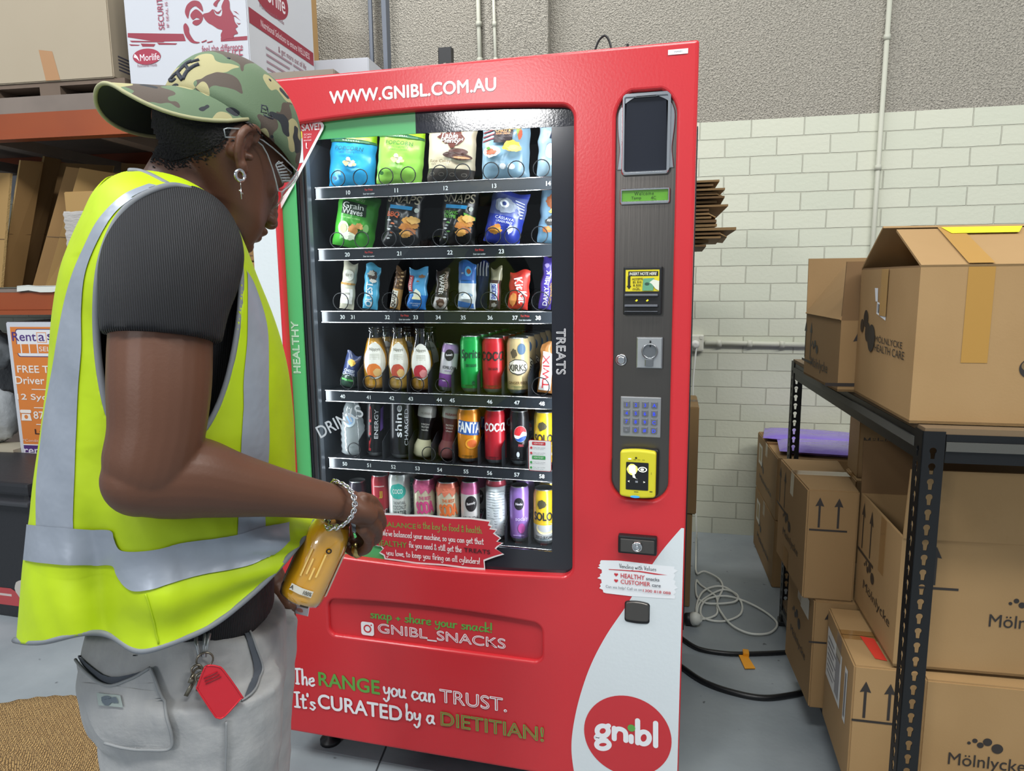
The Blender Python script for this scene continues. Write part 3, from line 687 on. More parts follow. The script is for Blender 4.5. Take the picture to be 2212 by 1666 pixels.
mb = MB(); A = Art(mb, front(gy), .0008)
def vtext(A, body, p_start, p_end, wpx, rot, col, col2):
    a, b = mp(*p_start, gy), mp(*p_end, gy); L = abs(a[1] - b[1]); w = wpx / F_PX * 1.62
    A.tx(body, (a[0] + b[0]) / 2, (a[1] + b[1]) / 2, L, w, col, bold=.03, rot=rot); A.tx(body, (a[0] + b[0]) / 2, (a[1] + b[1]) / 2, L * .985, w * .86, col2, bold=-.03, rot=rot)
vtext(A, 'HEALTHY', (641, 806), (638, 694), 19, 90, '#cfe8d4', '#4fae68')
vtext(A, 'TREATS', (1212, 710), (1212, 809), 21, -90, '#dcdde2', '#24262e')
mb.build('lettering', border)
def st_drinks(A):
    pts = [(692, 935), (716, 924), (739, 914), (747, 907), (768, 896), (776, 890)]
    a, b = mp(688, 940, gy), mp(776, 893, gy); L = math.hypot(b[0] - a[0], b[1] - a[1])
    A.tx('DRINKS', (a[0] + b[0]) / 2 + .004, (a[1] + b[1]) / 2 + .008, L * 1.06, .033, '#b6bdc3', bold=.015, rot=math.degrees(math.atan2(b[1] - a[1], b[0] - a[0])))
gyf = Yg - .002
sticker('lettering', 'white hand-drawn word on the glass', st_drinks, gyf + .004, border)
def jag(pts): return [mp(*q, gy) for q in pts]
def st_balance(A):
    z = lambda a, b: (640 + a * .3722, 640 + b * .3722)
    out = [(405, 1262), (480, 1258), (600, 1262), (640, 1268), (760, 1268), (900, 1282), (1020, 1285), (1130, 1300), (1120, 1322), (1140, 1330), (1128, 1345), (1168, 1352), (1150, 1372), (1190, 1400), (1168, 1420), (1203, 1428), (1172, 1448), (1160, 1462), (1207, 1492), (1160, 1506), (1120, 1520), (1094, 1530), (1098, 1580), (1010, 1575), (860, 1556), (700, 1545), (600, 1530), (520, 1520), (515, 1500), (488, 1484), (510, 1462), (498, 1448), (448, 1440), (450, 1420), (412, 1400), (440, 1380), (430, 1360), (425, 1310)]
    cx, cy = 800, 1415
    A.sh([jag([z(cx + (a - cx) * 1.008, cy + (b - cy) * 1.03) for a, b in out])], '#e3dfe0')
    A.sh([jag([z(*q) for q in [(cx + (a - cx) * .985, cy + (b - cy) * .955) for a, b in out]])], '#bf2c39')
    px_text(A, 'BALANCE', z(512, 1335), z(700, 1345), z(512, 1306), '#6f9440', gy, bold=.02)
    px_hand(A, 'is the key to food & health.', z(708, 1342), z(1085, 1372), .0185, '#8a9a4a', gy, wt=.85)
    px_hand(A, "We've balanced your machine, so you can get that", z(505, 1388), z(1092, 1432), .0165, '#e6dcdc', gy, wt=.95)
    px_text(A, 'HEALTHY', z(468, 1444), z(648, 1452), z(468, 1412), '#6f9440', gy, bold=.02)
    px_hand(A, 'fix you need & still get the', z(660, 1455), z(965, 1478), .0165, '#e6dcdc', gy, wt=.95)
    px_text(A, 'TREATS', z(978, 1480), z(1130, 1490), z(978, 1456), '#3a2226', gy, bold=.02)
    px_hand(A, 'you love, to keep you firing on all cylinders!', z(530, 1500), z(1072, 1544), .0165, '#e6dcdc', gy, wt=.95)
sticker('sticker', 'red brush-stroke sticker about balance on the lower glass', st_balance, gyf + .001, border)
def st_save(A):
    def c(*q): return mp(*q, gy)
    tri = [(560, 268), (690, 263), (699, 266), (703, 272), (701, 281), (640, 398), (600, 470), (560, 480)]
    A.sh([[c(*q) for q in tri]], '#e6e2e2')
    A.sh([[c(*q) for q in [(560, 272), (688, 267.5), (695, 270), (697, 276), (694, 283), (636, 392), (600, 455), (560, 470)]]], '#be2a35')
    px_text(A, '& SAVE!', (641, 286), (693, 281), (641, 271), '#ece4e4', gy, bold=.03)
    A.sh([[c(*q) for q in [(600, 287), (656, 285), (659, 352), (600, 362)]]], '#d9dfe6'); A.sh([[c(*q) for q in [(640, 286), (656, 285), (656.5, 300), (640, 302)]]], '#e0d338')
    for k, s_ in enumerate(('SCAN', 'to get', 'started')): px_text(A, s_, (660, 294 + k * 6.2), (676, 293.4 + k * 6.2), (660, 290 + k * 6.2), '#e6d0d2', gy, bold=0)
    A.hw('l', c(664, 322)[0], c(664, 322)[1], .006, .013, '#ece4e4', wt=.8)
    for q in ((644, 361), (634, 364)): p = c(*q); A.sh([rect(p[0] - .003, p[1] - .003, p[0] + .003, p[1] + .003)], '#ece4e4')
    px_text(A, 'SNAP', (632, 372), (648, 371), (632, 367), '#e6d0d2', gy, bold=0)
sticker('sticker', 'red pointed sticker with white border at the upper left of the glass', st_save, gyf, border)
def st_instr(A):
    z = lambda a, b: (640 + a * .3722, 640 + b * .3722); c = lambda a, b: mp(*z(a, b), gy)
    p, q = c(1352, 1008), c(1484, 836)
    A.sh([rrect(p[0], p[1], q[0], q[1], .005)], '#c03a44'); A.sh([rrect(p[0] + .0012, p[1] + .0012, q[0] - .0012, q[1] - .0012, .004)], '#dfe3e6')
    for y, k in ((852, '#c03a44'), (933, '#3f9a52')):
        r, s_ = c(1372, y + 8), c(1450, y - 8); A.sh([rrect(r[0], r[1], s_[0], s_[1], .002)], k); A.tx('HOW TO BUY', (r[0] + s_[0]) / 2, (r[1] + s_[1]) / 2, (s_[0] - r[0]) * .7, (s_[1] - r[1]) * .5, '#e6e6e6', bold=0)
    for y, k in ((875, '#c03a44'), (905, '#c03a44'), (958, '#3f9a52'), (988, '#3f9a52')):
        r = c(1368, y); A.sh([ell(r[0], r[1], .003, .003, 14)], k)
        s_ = c(1380, y + 2); A.tx('Enter item number', s_[0] + .0155, s_[1] + .002, .030, .0030, '#7d8288', bold=0); A.tx('to check price', s_[0] + .013, s_[1] - .0022, .025, .0028, '#7d8288', bold=0)
sticker('sticker', 'white instruction sticker with red and green headings', st_instr, gyf, border)
# ------------------------------------------------------------------ trays, rails, spirals
TZ = [1.608, 1.448, 1.282, 1.064, .8725, .658]
M_TRAY = mat('tray_black', '#1e2126', .45); M_RAIL = mat('rail_black', '#22262c', .25)
M_CLEAR = glassmat('clear_plastic', '#e9eef0', .06, 1.3)
nums = [[(752, 405, '10'), (856, 400, '11'), (963, 395, '12'), (1068, 391, '13'), (1185, 385.5, '14')],
        [(750, 537, '20'), (862, 535, '21'), (972, 533, '22'), (1083, 530, '23')],
        [(740, 677, '30'), (762, 677, '31'), (837, 677, '32'), (898, 677.5, '33'), (947, 678, '34'), (1001, 679, '35'), (1059, 679, '36'), (1113, 679, '37'), (1163, 678, '38')],
        [(740, 845, '40'), (796, 847, '41'), (846, 849, '42'), (887, 850, '43'), (949, 852, '44'), (977, 853, '45'), (1058, 855, '46'), (1117, 857, '47'), (1171, 859, '48')],
        [(745, 996, '50'), (797, 998, '51'), (850, 1002, '52'), (902, 1005, '53'), (950, 1008, '54'), (1007, 1011, '55'), (1058, 1014, '56'), (1117, 1018, '57'), (1171, 1021, '58')],
        [(1117, 1185, '67'), (1180, 1190, '68')]]
price = [[(797, 401)], [(797, 535), (1036, 532)], [(875, 676), (1135, 678)], [], [], []]
ring = [[(735, 18), (783, 18), (838, 18), (886, 18), (954, 18), (1003, 18), (1064, 18), (1118, 18), (1172, 18)],
        [(733, 18), (786, 18), (845, 18), (884, 18), (955, 18), (1004, 18), (1068, 18), (1110, 18), (1168, 18)],
        [(741, 20), (793, 20), (847, 20), (897, 20), (953, 20), (1004, 20), (1060, 20), (1115, 22), (1170, 20)],
        [(755, 18), (803, 17), (858, 17), (905, 17), (958, 16), (1170, 20)],
        [(770, 17), (930, 17), (970, 17)], []]
clipx = [[], [], [], [1015, 1064, 1120], [1013, 1065, 1117, 1172], [918, 968, 1016, 1072, 1122, 1176]]
YR = .115                                                # rail face behind the door's face
def helix(cx, cz, r, y0, y1, turns, n=14):
    N = int(turns * n)
    return [(cx + r * math.sin(2 * PI * k / n), y0 + (y1 - y0) * k / N, cz + r * math.cos(2 * PI * k / n)) for k in range(N + 1)]
for ti in range(6):
    z = TZ[ti]; rh = .030
    mb = MB(); mb.box((-.645, YR + .26, z - .006), (.69, .50, .006), M_TRAY)
    mb.build('tray', vm); tr = vm.children[-1]
    mb = MB(); mb.box((-.645, YR + .004, z - rh / 2), (.69, .008, rh), M_RAIL, .002)
    mb.tube([(-.99, YR - .001, z), (-.30, YR - .001, z)], .0012, M_CHROME, 6); mb.tube([(-.99, YR - .001, z - rh), (-.30, YR - .001, z - rh)], .0010, M_CHROME, 6)
    A = Art(mb, front(YR), .0006)
    for x, y, s_ in nums[ti]:
        p = onY(x, y, MY + YR); A.tx(s_, p.x, z - rh * .52, None, .0105, '#cfd4d6', bold=.03)
    for x, y in price[ti]:
        p = onY(x, y, MY + YR); A.tx('For Price', p.x, z - rh * .36, .022, .0055, '#c03a34', bold=.01); A.tx('Enter item number', p.x, z - rh * .70, .032, .0042, '#cfd4d6', bold=0)
    mb.build('price_rail', tr)
    YREF = (385, 520, 655, 830, 980, 1140)[ti]
    for x, rr in ring[ti]:
        p = onY(x, YREF - 20, MY + YR + .03); r = rr / F_PX * 1.76; n = 18; y0 = YR + .012
        coil = [(p.x + r * math.sin(2 * PI * k / n), y0 + .006 * k / n, z + r + .002 - r * math.cos(2 * PI * k / n)) for k in range(n + 1)]
        back = helix(p.x, z + r + .002, r, YR + .15, YR + .46, 4, 14)
        back = [(q[0], q[1], 2 * (z + r + .002) - q[2]) for q in back]
        MB().tube(coil + [(p.x, y0 + .03, z + .0015), (p.x, YR + .145, z + .0015)] + back, .0014, M_WIRE, 6).build('spiral', tr)
    for x in clipx[ti]:
        p = onY(x, YREF, MY + YR + .02); mb = MB()
        mb.box((p.x, YR + .012, z + .012), (.02, .003, .024), M_CLEAR); mb.box((p.x, YR + .010, z + .024), (.034, .004, .004), M_CLEAR)
        mb.build('can_stop', tr)
    if ti >= 3:
        for x in [(785, 838, 890, 935, 985, 1040, 1092, 1148), (788, 838, 893, 942, 987, 1041, 1092, 1146), (798, 842, 892, 942, 995, 1044, 1098, 1148)][ti - 3]:
            p = onY(x, YREF - 40, MY + YR + .05); p.x -= .00075
            MB().slab([[(YR + .012, z - .002), (YR + .48, z - .002), (YR + .48, z + .075), (YR + .06, z + .075), (YR + .012, z + .05)]], lambda u, v, w, X=p.x: Vector((X + w, u, v)), M_TRAY, .0015).build('divider', tr)
# lighting strips of the machine itself
for nm, loc, tgt, sx, sy, wts in (('cabinet_light_top', (-.66, MY + .07, 1.775), (-.66, MY + .17, 1.2), .62, .02, 2.2), ('cabinet_light_left', (-.984, MY + .104, 1.17), (-.7, MY + .17, 1.17), .02, 1.0, 1.5), ('cabinet_light_right', (-.31, MY + .065, 1.17), (-.66, MY + .16, 1.15), .02, 1.0, 3.2)):
    o = area(nm, loc, tgt, sx, sy, wts, (.93, .97, 1))
    if sy > sx: o.rotation_euler = (Vector(tgt) - Vector(loc)).to_track_quat('-Z', 'X').to_euler(); o.data.size, o.data.size_y = sy, sx
# cable and aerial on top
mb = MB(); p0, p1 = onY(1286, 106, MY + .1), onY(1325, 103, MY + .1)
mb.tube([(p.x, .1, p.z) for p in [p0 + Vector((0, 0, -.02))]] + [(x, .1, zz) for x, zz in smooth([(p0.x, p0.z), (p0.x + .008, p0.z + .018), ((p0.x + p1.x) / 2, p0.z + .027), (p1.x - .01, p1.z + .016), (p1.x, p1.z - .02)], 5)], .0025, M_RUBBER, 8); mb.build('aerial_cable', vm)
p = onY(1355, 101, MY + .1); MB().tube([(p.x, .1, 1.856), (p.x, .1, p.z + .006)], .0035, M_RUBBER, 8).build('aerial', vm)
# ================================================================== PRODUCTS ON THE TRAYS
YT = MY + YR                                             # world y of the tray fronts
def face_cam(x, y): return math.atan2(-x, y) * .75
M_ALU = mat('aluminium', '#b9bdc0', .3, .9)
def cmat(c): return mat('can_' + c.lstrip('#'), c, .3, .25, spec=.6)
def place(xl, xr, y, dep):
    a, b = onY(xl, y, YT + dep), onY(xr, y, YT + dep); return (a.x + b.x) / 2, b.x - a.x
_canbody = {}
def can(key, label, xl, xr, ti, ytop, ybot, bands, art=None, lean=0., dep=None, turn=None, name='soda_can', rows=0, rowlabel=None, group=None, ybase=None, fwd=0., pitch=.03):
    dep = .05 if dep is None else dep
    x, w = place(xl, xr, (ytop + ybot) / 2, dep); R = w / 2
    H = onY((xl + xr) / 2, ytop, YT + dep).z - TZ[ti] - .003
    if ybase: H = (onY((xl + xr) / 2, ytop, YT + dep).z - onY((xl + xr) / 2, ybase, YT + dep).z)
    mb = MB(); z = lambda f: f * H
    prof = [(R * .76, 0, M_ALU), (R * .80, .002, M_ALU), (R * .97, .010, None)]
    zs = [(.012, cmat(bands[0][1]))]
    P = [(R * .74, 0, M_ALU), (R * .80, .003, M_ALU), (R * .98, .011, cmat(bands[0][1]))]
    lo = .013
    for i, (f, c) in enumerate(bands):
        P.append((R, max(lo, lo), cmat(c))); lo = min(max(f * H, lo + .0005), H - .017)
    P += [(R, H - .017, cmat(bands[-1][1])), (R * .95, H - .010, cmat(bands[-1][1])), (R * .86, H - .003, M_ALU), (R * .88, H, M_ALU), (R * .83, H, M_ALU), (R * .81, H - .004, M_ALU)]
    mb.lathe(P, M_ALU, 32)
    if art:
        A = Art(mb, lambda u, v, l=0.: Vector(((R + l) * math.sin(u / R), -(R + l) * math.cos(u / R), v)), .0007, .0002); art(A, R, H)
    zb = TZ[ti] + .003
    if ybase: zb = onY((xl + xr) / 2, ybase, YT + dep).z
    Y = YT + dep
    o = mb.build(name, loc=(x, Y, zb), rot=(0, lean, face_cam(x, Y) if turn is None else turn))
    if lean: o.rotation_mode = 'XYZ'
    tag(o, label, 'drink can', group)
    ld = MB(); ld.lathe([(R * .2, 0), (R * .81, .0002)], M_ALU, 24); ld.box((0, -R * .2, .0018), (R * .42, R * .8, .001), M_ALU, .0004)
    ld.build('lid', o, loc=(0, 0, H - .0038))
    for k in range(1, rows + 1):
        dup(o, (x + pitch * 0, Y + k * (2 * R + .012), zb), rowlabel.format(('second', 'third', 'fourth', 'fifth', 'sixth')[k - 1]), group)
    return o
def stripes(A, x0, x1, y0, y1, n, col, frac=.45):
    h = (y1 - y0) / n
    for k in range(n): A.sh([rect(x0, y0 + h * k, x1 - (x1 - x0) * .3 * ((k * 7) % 3) / 3, y0 + h * (k + frac))], col)
# ---- pillow packets
def packet(name, label, cat, xb0, xb1, ybot, xt0, xt1, ytop, ti, bands, art, d=.05, dep=.05, group=None, seal=.07, yaw=None, zoff=0., wr=.004, hang=None):
    """bottom edge xb0..xb1 at ybot, top edge xt0..xt1 at ytop (pixels); lies in the spiral behind the rail"""
    Y = YT + dep
    b0, b1, t0, t1 = onY(xb0, ybot, Y), onY(xb1, ybot, Y), onY(xt0, ytop, Y), onY(xt1, ytop, Y)
    cb, ct = (b0 + b1) / 2, (t0 + t1) / 2; w = ((b1 - b0).length + (t1 - t0).length) / 2 * .95
    zb = TZ[ti] + .004 + zoff; H = ct.z - zb; lean = math.atan2(ct.x - cb.x, H); H = H / math.cos(lean)
    sd = hash(label) % 97 if False else sum(map(ord, label)) % 97
    def surf(u, v, l=0., side=-1):
        s = min(max(v / H, 0), 1); q = min(abs(2 * u / w), 1)
        prof = max(0., min(1., (s - .0) / .22)) ** .6 * max(0., min(1., (1 - s) / .26)) ** .7
        t = d / 2 * (1 - q ** 2.6) ** .75 * prof
        n = noise.noise(Vector((u * 38 + sd, v * 30, side * 3.1))) + .6 * noise.noise(Vector((u * 80, v * 55 + sd, side * 7)))
        t += wr * n * (1 - q ** 4) * min(1, prof + .2)
        uu = u * (1 - .07 * (1 - prof) * 0 + .0) + .004 * noise.noise(Vector((v * 40, sd, 1)))
        return Vector((uu, side * (max(t, .0004) + l), v + .006 * (1 - prof) * math.cos(u / w * 5 + sd) * (s > .5)))
    mb = MB(); vsl = sorted(set([i / 30 for i in range(31)] + [b[0] for b in bands[:-1]])); nu = 22
    for side in (-1, 1):
        vs = [surf((j / nu - .5) * w, f * H, 0, side) for f in vsl for j in range(nu + 1)]
        for i in range(len(vsl) - 1):
            fm = (vsl[i] + vsl[i + 1]) / 2; c = next(c for f, c in bands if fm <= f + 1e-9)
            mt = mat('film_' + c.lstrip('#'), c, .28, .05, spec=.6)
            row = [(i * (nu + 1) + j, i * (nu + 1) + j + 1, (i + 1) * (nu + 1) + j + 1, (i + 1) * (nu + 1) + j) for j in range(nu)]
            if side > 0: row = [r[::-1] for r in row]
            if i == 0: base = len(mb.v); mb.v.extend([tuple(p) for p in vs])
            k = mb.m(mt)
            for r in row: mb.f.append(tuple(q + base for q in r)); mb.mi.append(k); mb.sm.append(True)
    if art: art(Art(mb, lambda u, v, l=0.: surf(u, v, l), .0016, .0008), w, H)
    o = mb.build(name, loc=(cb.x, Y, zb), rot=(0, lean, face_cam(cb.x, Y) * .5 if yaw is None else yaw))
    return tag(o, label, cat, group)
def AT(A, w, H, ky=1.):                                         # normalised helpers: x in -.5..5, y in 0..1
    class N: pass
    n = N()
    n.t = lambda s, x, y, ww, hh, c, **k: A.tx(s, x * w, y * H, ww * w if ww else None, hh * H if hh else None, c, **k)
    n.s = lambda pts, c, sub=2: A.sh([[(a * w, b * H) for a, b in pts]], c, sub)
    n.e = lambda x, y, rx, ry, c, sub=2: A.sh([[(a * w, b * H) for a, b in ell(x, y, rx, ry, 22)]], c, sub)
    n.p = lambda x, y, rx, ry, c, sd=1, jag=.3, sub=2: A.sh([[(a * w, b * H) for a, b in splat(x, y, rx, ry, 24, jag, sd)]], c, sub)
    return n
def popcorn(n, x, y, c1='#efe2c8', c2='#e0b98a'):
    for i, (a, b) in enumerate([(-.09, 0), (0, .02), (.09, .01), (-.05, -.03), (.05, -.04), (.0, .05), (.13, -.03)]): n.p(x + a, y + b, .06, .035, c1 if i % 3 else c2, i, .4, 1)
def a_pop1(A, w, H):
    n = AT(A, w, H * .945); n.e(0, .86, .30, .075, '#2f6b45', 3); n.e(0, .88, .25, .055, '#9fd01f', 2); n.t('cobs', -.02, .875, .36, .07, '#e9efe4', shear=.2)
    n.s([(-.5, .735), (-.2, .75), (.2, .75), (.5, .735), (.5, .705), (-.5, .705)], '#2f6b45', 3); n.t('NATURAL', 0, .722, .36, .022, '#d9e6cf', space=1.4)
    n.t('POPCORN', -.03, .60, .60, .06, '#1d5360', bold=.01, space=1.1); n.t('SEA SALT', -.06, .53, .36, .036, '#1f6a92', bold=.01); popcorn(n, -.02, .38)
    n.e(-.32, .12, .05, .03, '#2a5d8a')
def a_pop2(A, w, H):
    n = AT(A, w, H * .945); n.e(0, .90, .28, .07, '#2f6b45', 3); n.e(0, .915, .23, .05, '#a4d422', 2); n.t('cobs', -.02, .91, .34, .06, '#e9efe4', shear=.2)
    n.s([(-.5, .775), (-.2, .80), (.2, .80), (.5, .775), (.5, .745), (-.5, .745)], '#2f6b45', 3); n.t('NATURAL', 0, .768, .34, .022, '#d9e6cf', space=1.4)
    n.t('POPCORN', 0, .655, .58, .06, '#2f5a24', bold=.01, space=1.1); n.t('LIGHTLY SALTED &', -.02, .585, .46, .026, '#46762f', bold=.01); n.t('SLIGHTLY SWEET', -.02, .55, .42, .026, '#46762f', bold=.01); popcorn(n, -.03, .40)
    n.e(-.34, .16, .05, .03, '#3f7d3a')
def a_choc(A, w, H):
    n = AT(A, w, H * .945); n.p(0, .72, .34, .18, '#5f2f25', 3, .5, 3); n.t('Table', -.02, .75, .36, .10, '#eee9dd', shear=.25, bold=.02); n.t('of', .22, .70, .10, .04, '#eee9dd'); n.t('Plenty', 0, .66, .42, .10, '#eee9dd', shear=.25, bold=.02)
    n.e(.17, .50, .20, .05, '#4a2c22', 2); n.e(.05, .44, .20, .05, '#3b241c', 2); n.e(.25, .41, .21, .05, '#4a2c22', 2); n.e(.25, .40, .17, .022, '#b08a62', 2)
    n.t('Rice Cakes', -.20, .335, .46, .05, '#6d5a3c', bold=.01, shear=.2); n.t('dark chocolate', -.2, .285, .40, .034, '#5b4a30', bold=-.01)
    for k, x in enumerate((-.36, -.15, .08, .33)): n.e(x, .12, .06, .03, '#8b857b'); n.e(x, .12, .045, .02, '#46413c')
def a_chili(A, w, H):
    n = AT(A, w, H * .945)
    for i in range(5): n.s([(-.48, .62 + i * .07), (-.16, .68 + i * .07), (-.16, .70 + i * .07), (-.48, .645 + i * .07)], '#7c2b32')
    n.s([(-.22, .60), (.17, .60), (.17, .95), (-.22, .95)], '#231a1c', 3); n.e(-.03, .93, .19, .075, '#dfe3e6', 2); n.e(-.03, .93, .15, .055, '#231a1c', 2); n.t('RED ROCK', -.03, .93, .22, .03, '#dfe3e6')
    n.t('SWEET', -.03, .845, .26, .045, '#d9985f'); n.t('CHILLI &', -.03, .79, .32, .045, '#d9985f'); n.t('SOUR CREAM', -.03, .74, .30, .03, '#d9985f', bold=0)
    n.p(.17, .53, .22, .11, '#d9a93a', 5, .3); n.p(.22, .50, .16, .07, '#e8c864', 6, .3); n.p(-.26, .45, .20, .11, '#dfe6dd', 8, .25); n.p(-.27, .44, .15, .06, '#b85a36', 4, .5); n.p(-.32, .50, .05, .03, '#5f9440', 2)
    n.p(.30, .78, .06, .14, '#7b8c3a', 3, .4); n.p(.33, .72, .05, .10, '#a34a2c', 7, .4); n.e(0, .20, .07, .045, '#dfe6ea'); n.e(.17, .20, .08, .045, '#dfe6ea')
def a_silver(A, w, H):
    n = AT(A, w, H); n.s([(-.05, .62), (.4, .62), (.4, .92), (-.05, .92)], '#1f2c46', 2); n.t('SEA', .12, .82, .22, .07, '#3aa0d8'); n.t('SALT', .12, .72, .24, .06, '#c9d3dc'); n.e(.0, .42, .2, .12, '#dfe6ea')
def a_grain(A, w, H):
    n = AT(A, w, H); n.t('SUNBITES', -.02, .86, .36, .05, '#c9dcae', bold=0); n.s([(-.34, .58), (.26, .58), (.26, .80), (-.34, .80)], '#14301a', 3); n.t('Grain', -.05, .735, .50, .10, '#eef3ea', bold=0); n.t('Waves', -.06, .635, .50, .10, '#eef3ea', bold=.015)
    n.t('SOUR CREAM & CHIVES', -.08, .52, .46, .025, '#b9e29a', bold=0); n.e(-.22, .32, .14, .13, '#dfe8c4', 2); n.e(-.22, .32, .09, .085, '#b7cf8a', 2); n.p(.02, .32, .14, .12, '#c98a4c', 3, .4); n.p(.17, .40, .12, .07, '#d39a58', 5, .4); n.p(-.05, .20, .2, .09, '#e0ead0', 6, .3); n.e(.33, .38, .06, .08, '#7fb86a')
def snaps(flav, c3):
    def f(A, w, H):
        n = AT(A, w, H); n.t('AIR POPPED', 0, .955, .5, .02, '#8f8a80', bold=0); n.t('SNAPS', 0, .80, .86, .15, '#b3aa92', bold=.01, shear=.12); n.s([(-.34, .62), (.24, .62), (.26, .68), (-.34, .68)], '#2f9ad6', 2); n.e(.36, .63, .055, .04, '#cfd6cc')
        if flav == 'BBQ': n.t('BBQ', -.24, .52, .34, .10, '#d8602c', shear=.15)
        else: n.t('ORGANIC', -.16, .55, .40, .055, '#5fae3c', shear=.15); n.t('THYME', -.20, .48, .36, .06, '#5fae3c', shear=.15); n.s([(.2, .56), (.48, .50), (.48, .44), (.2, .46)], '#5fae3c', 2)
        for i, (a, b, c) in enumerate([(.16, .44, '#d99b45'), (.30, .38, '#cf8a3a'), (.12, .33, '#c07a35'), (.26, .27, '#a9683a'), (.14, .22, '#d39a4e'), (.32, .46, '#e0b060')]): n.p(a, b, .17, .075, c, i + 3, .35)
        for i in range(7): n.p(-.30 + .05 * (i % 3), .12 + .05 * i, .07, .02, ('#d5d8d8', '#8c9394', c3)[i % 3], i, .5)
    return f
def a_cass(A, w, H):
    n = AT(A, w, H); n.p(-.05, .70, .34, .15, '#8d95a5', 4, .2, 3); n.e(-.08, .73, .13, .07, '#e3e7ee'); n.e(-.08, .73, .06, .035, '#3a4a8c')
    for i in range(6): n.s([(.20 + i * .04, .84 - i * .06), (.46, .80 - i * .05), (.46, .785 - i * .05), (.22 + i * .04, .82 - i * .06)], '#c9d2ec')
    n.t('CASSAVA', .02, .47, .52, .05, '#e4e8f4', bold=0); n.t('GRAIN FREE', .03, .41, .46, .04, '#e4e8f4', bold=0); n.p(.22, .30, .10, .10, '#c5cbe4', 3, .5)
    for i, (a, b) in enumerate([(-.22, .26), (-.12, .30), (-.16, .20), (-.28, .22), (-.06, .24)]): n.p(a, b, .12, .06, ('#d99a3e', '#c9822f')[i % 2], i, .4)
def a_edge(A, w, H):
    n = AT(A, w, H); n.p(-.1, .70, .25, .15, '#8a4f30', 3, .4); n.p(.1, .55, .3, .1, '#d7b25a', 5, .4); n.p(-.05, .38, .25, .1, '#2c2a2c', 7, .3); n.t('KETTLE', -.05, .38, .3, .04, '#d9d9d2'); n.p(-.15, .22, .2, .07, '#c9763c', 2, .4)
PK = 'packets on the top two trays'
film = packet
P_ = lambda *a, **k: packet('snack_packet', *a, group=PK, **k)
P_('blue and lime packet of sea salt popcorn on the top tray', 'snack packet', 714, 805, 397, 716, 818, 262, 0, [(.665, '#2f9fd6'), (1, '#8fc61c')], a_pop1, dep=.06)
P_('all green packet of popcorn on the top tray', 'snack packet', 816, 908, 390, 820, 924, 258, 0, [(.705, '#93cf55'), (1, '#a4d422')], a_pop2, dep=.06)
P_('beige packet of chocolate rice cakes with a dark base', 'snack packet', 926, 1022, 383, 926, 1036, 256, 0, [(.21, '#46413c'), (1, '#c9bfa3')], a_choc, dep=.06)
P_('grey blue packet of sweet chilli chips on the top tray', 'snack packet', 1042, 1142, 377, 1040, 1150, 252, 0, [(1, '#86a9bd')], a_chili, dep=.06)
P_('pale blue packet cut off at the right end of the top tray', 'snack packet', 1158, 1222, 372, 1166, 1230, 252, 0, [(1, '#9db9c8')], a_silver, dep=.06)
P_('bright green packet of grain chips on the second tray', 'snack packet', 716, 806, 527, 738, 820, 416, 1, [(.9, '#4aa93a'), (1, '#3f9a34')], a_grain, dep=.06)
P_('black packet of crisps with a small orange word on second tray', 'snack packet', 828, 906, 526, 838, 920, 405, 1, [(1, '#191a1c')], snaps('BBQ', '#c96a3a'), dep=.06)
P_('black packet of crisps with green words on the second tray', 'snack packet', 948, 1026, 522, 958, 1036, 404, 1, [(1, '#17191a')], snaps('T', '#5f9a48'), dep=.06)
P_('blue packet with silver eye pattern leaning right on second tray', 'snack packet', 1042, 1120, 517, 1066, 1148, 411, 1, [(.52, '#2e3fa4'), (.9, '#56619c'), (1, '#2b3a9a')], a_cass, dep=.06)
P_('blue and brown packet at the right end of the second tray', 'snack packet', 1158, 1230, 516, 1172, 1240, 400, 1, [(.3, '#7ba6c4'), (1, '#6f8ea6')], a_edge, dep=.06)
# ---- bars
def vtx(s, c, hh=.3, y=.5, x=0, ww=.8, **k):
    return lambda A, w, H: A.tx(s, x * w, y * H, ww * H, hh * w, c, rot=90, **k)
def a_b1(A, w, H):
    n = AT(A, w, H); n.e(0, .72, .36, .12, '#e6e4d8'); n.s([(-.5, .52), (.5, .52), (.5, .56), (-.5, .56)], '#b98c4a', 2); n.t('KEEP IT', 0, .72, .5, .05, '#8d8a78'); n.s([(-.4, .12), (.4, .12), (.4, .44), (-.4, .44)], '#e8e8e2', 2); n.t('CLEANER', 0, .34, .5, .04, '#8d8a78'); n.t('vanilla', 0, .24, .4, .03, '#b0a070')
def a_b2(A, w, H):
    n = AT(A, w, H); A.tx('QUEST', -.03 * w, .33 * H, .55 * H, .52 * w, '#e6eaee', rot=90, bold=.03); n.p(.1, .74, .36, .16, '#4a3a30', 3, .5, 2); n.p(0, .80, .3, .07, '#d8d3c6', 5, .5); n.p(.15, .64, .25, .06, '#e6e2da', 8, .5)
def a_b3(A, w, H):
    n = AT(A, w, H); n.s([(-.45, .04), (.15, .04), (.15, .46), (-.45, .46)], '#e0dccf', 2); A.tx('QUEST', -.15 * w, .25 * H, .40 * H, .46 * w, '#4b3a2c', rot=90, bold=.03)
    for i in range(12): n.p(-.3 + .3 * (i % 3), .55 + .035 * i, .16, .03, ('#5d4230', '#8d6a48', '#c9a878')[i % 3], i, .5, 1)
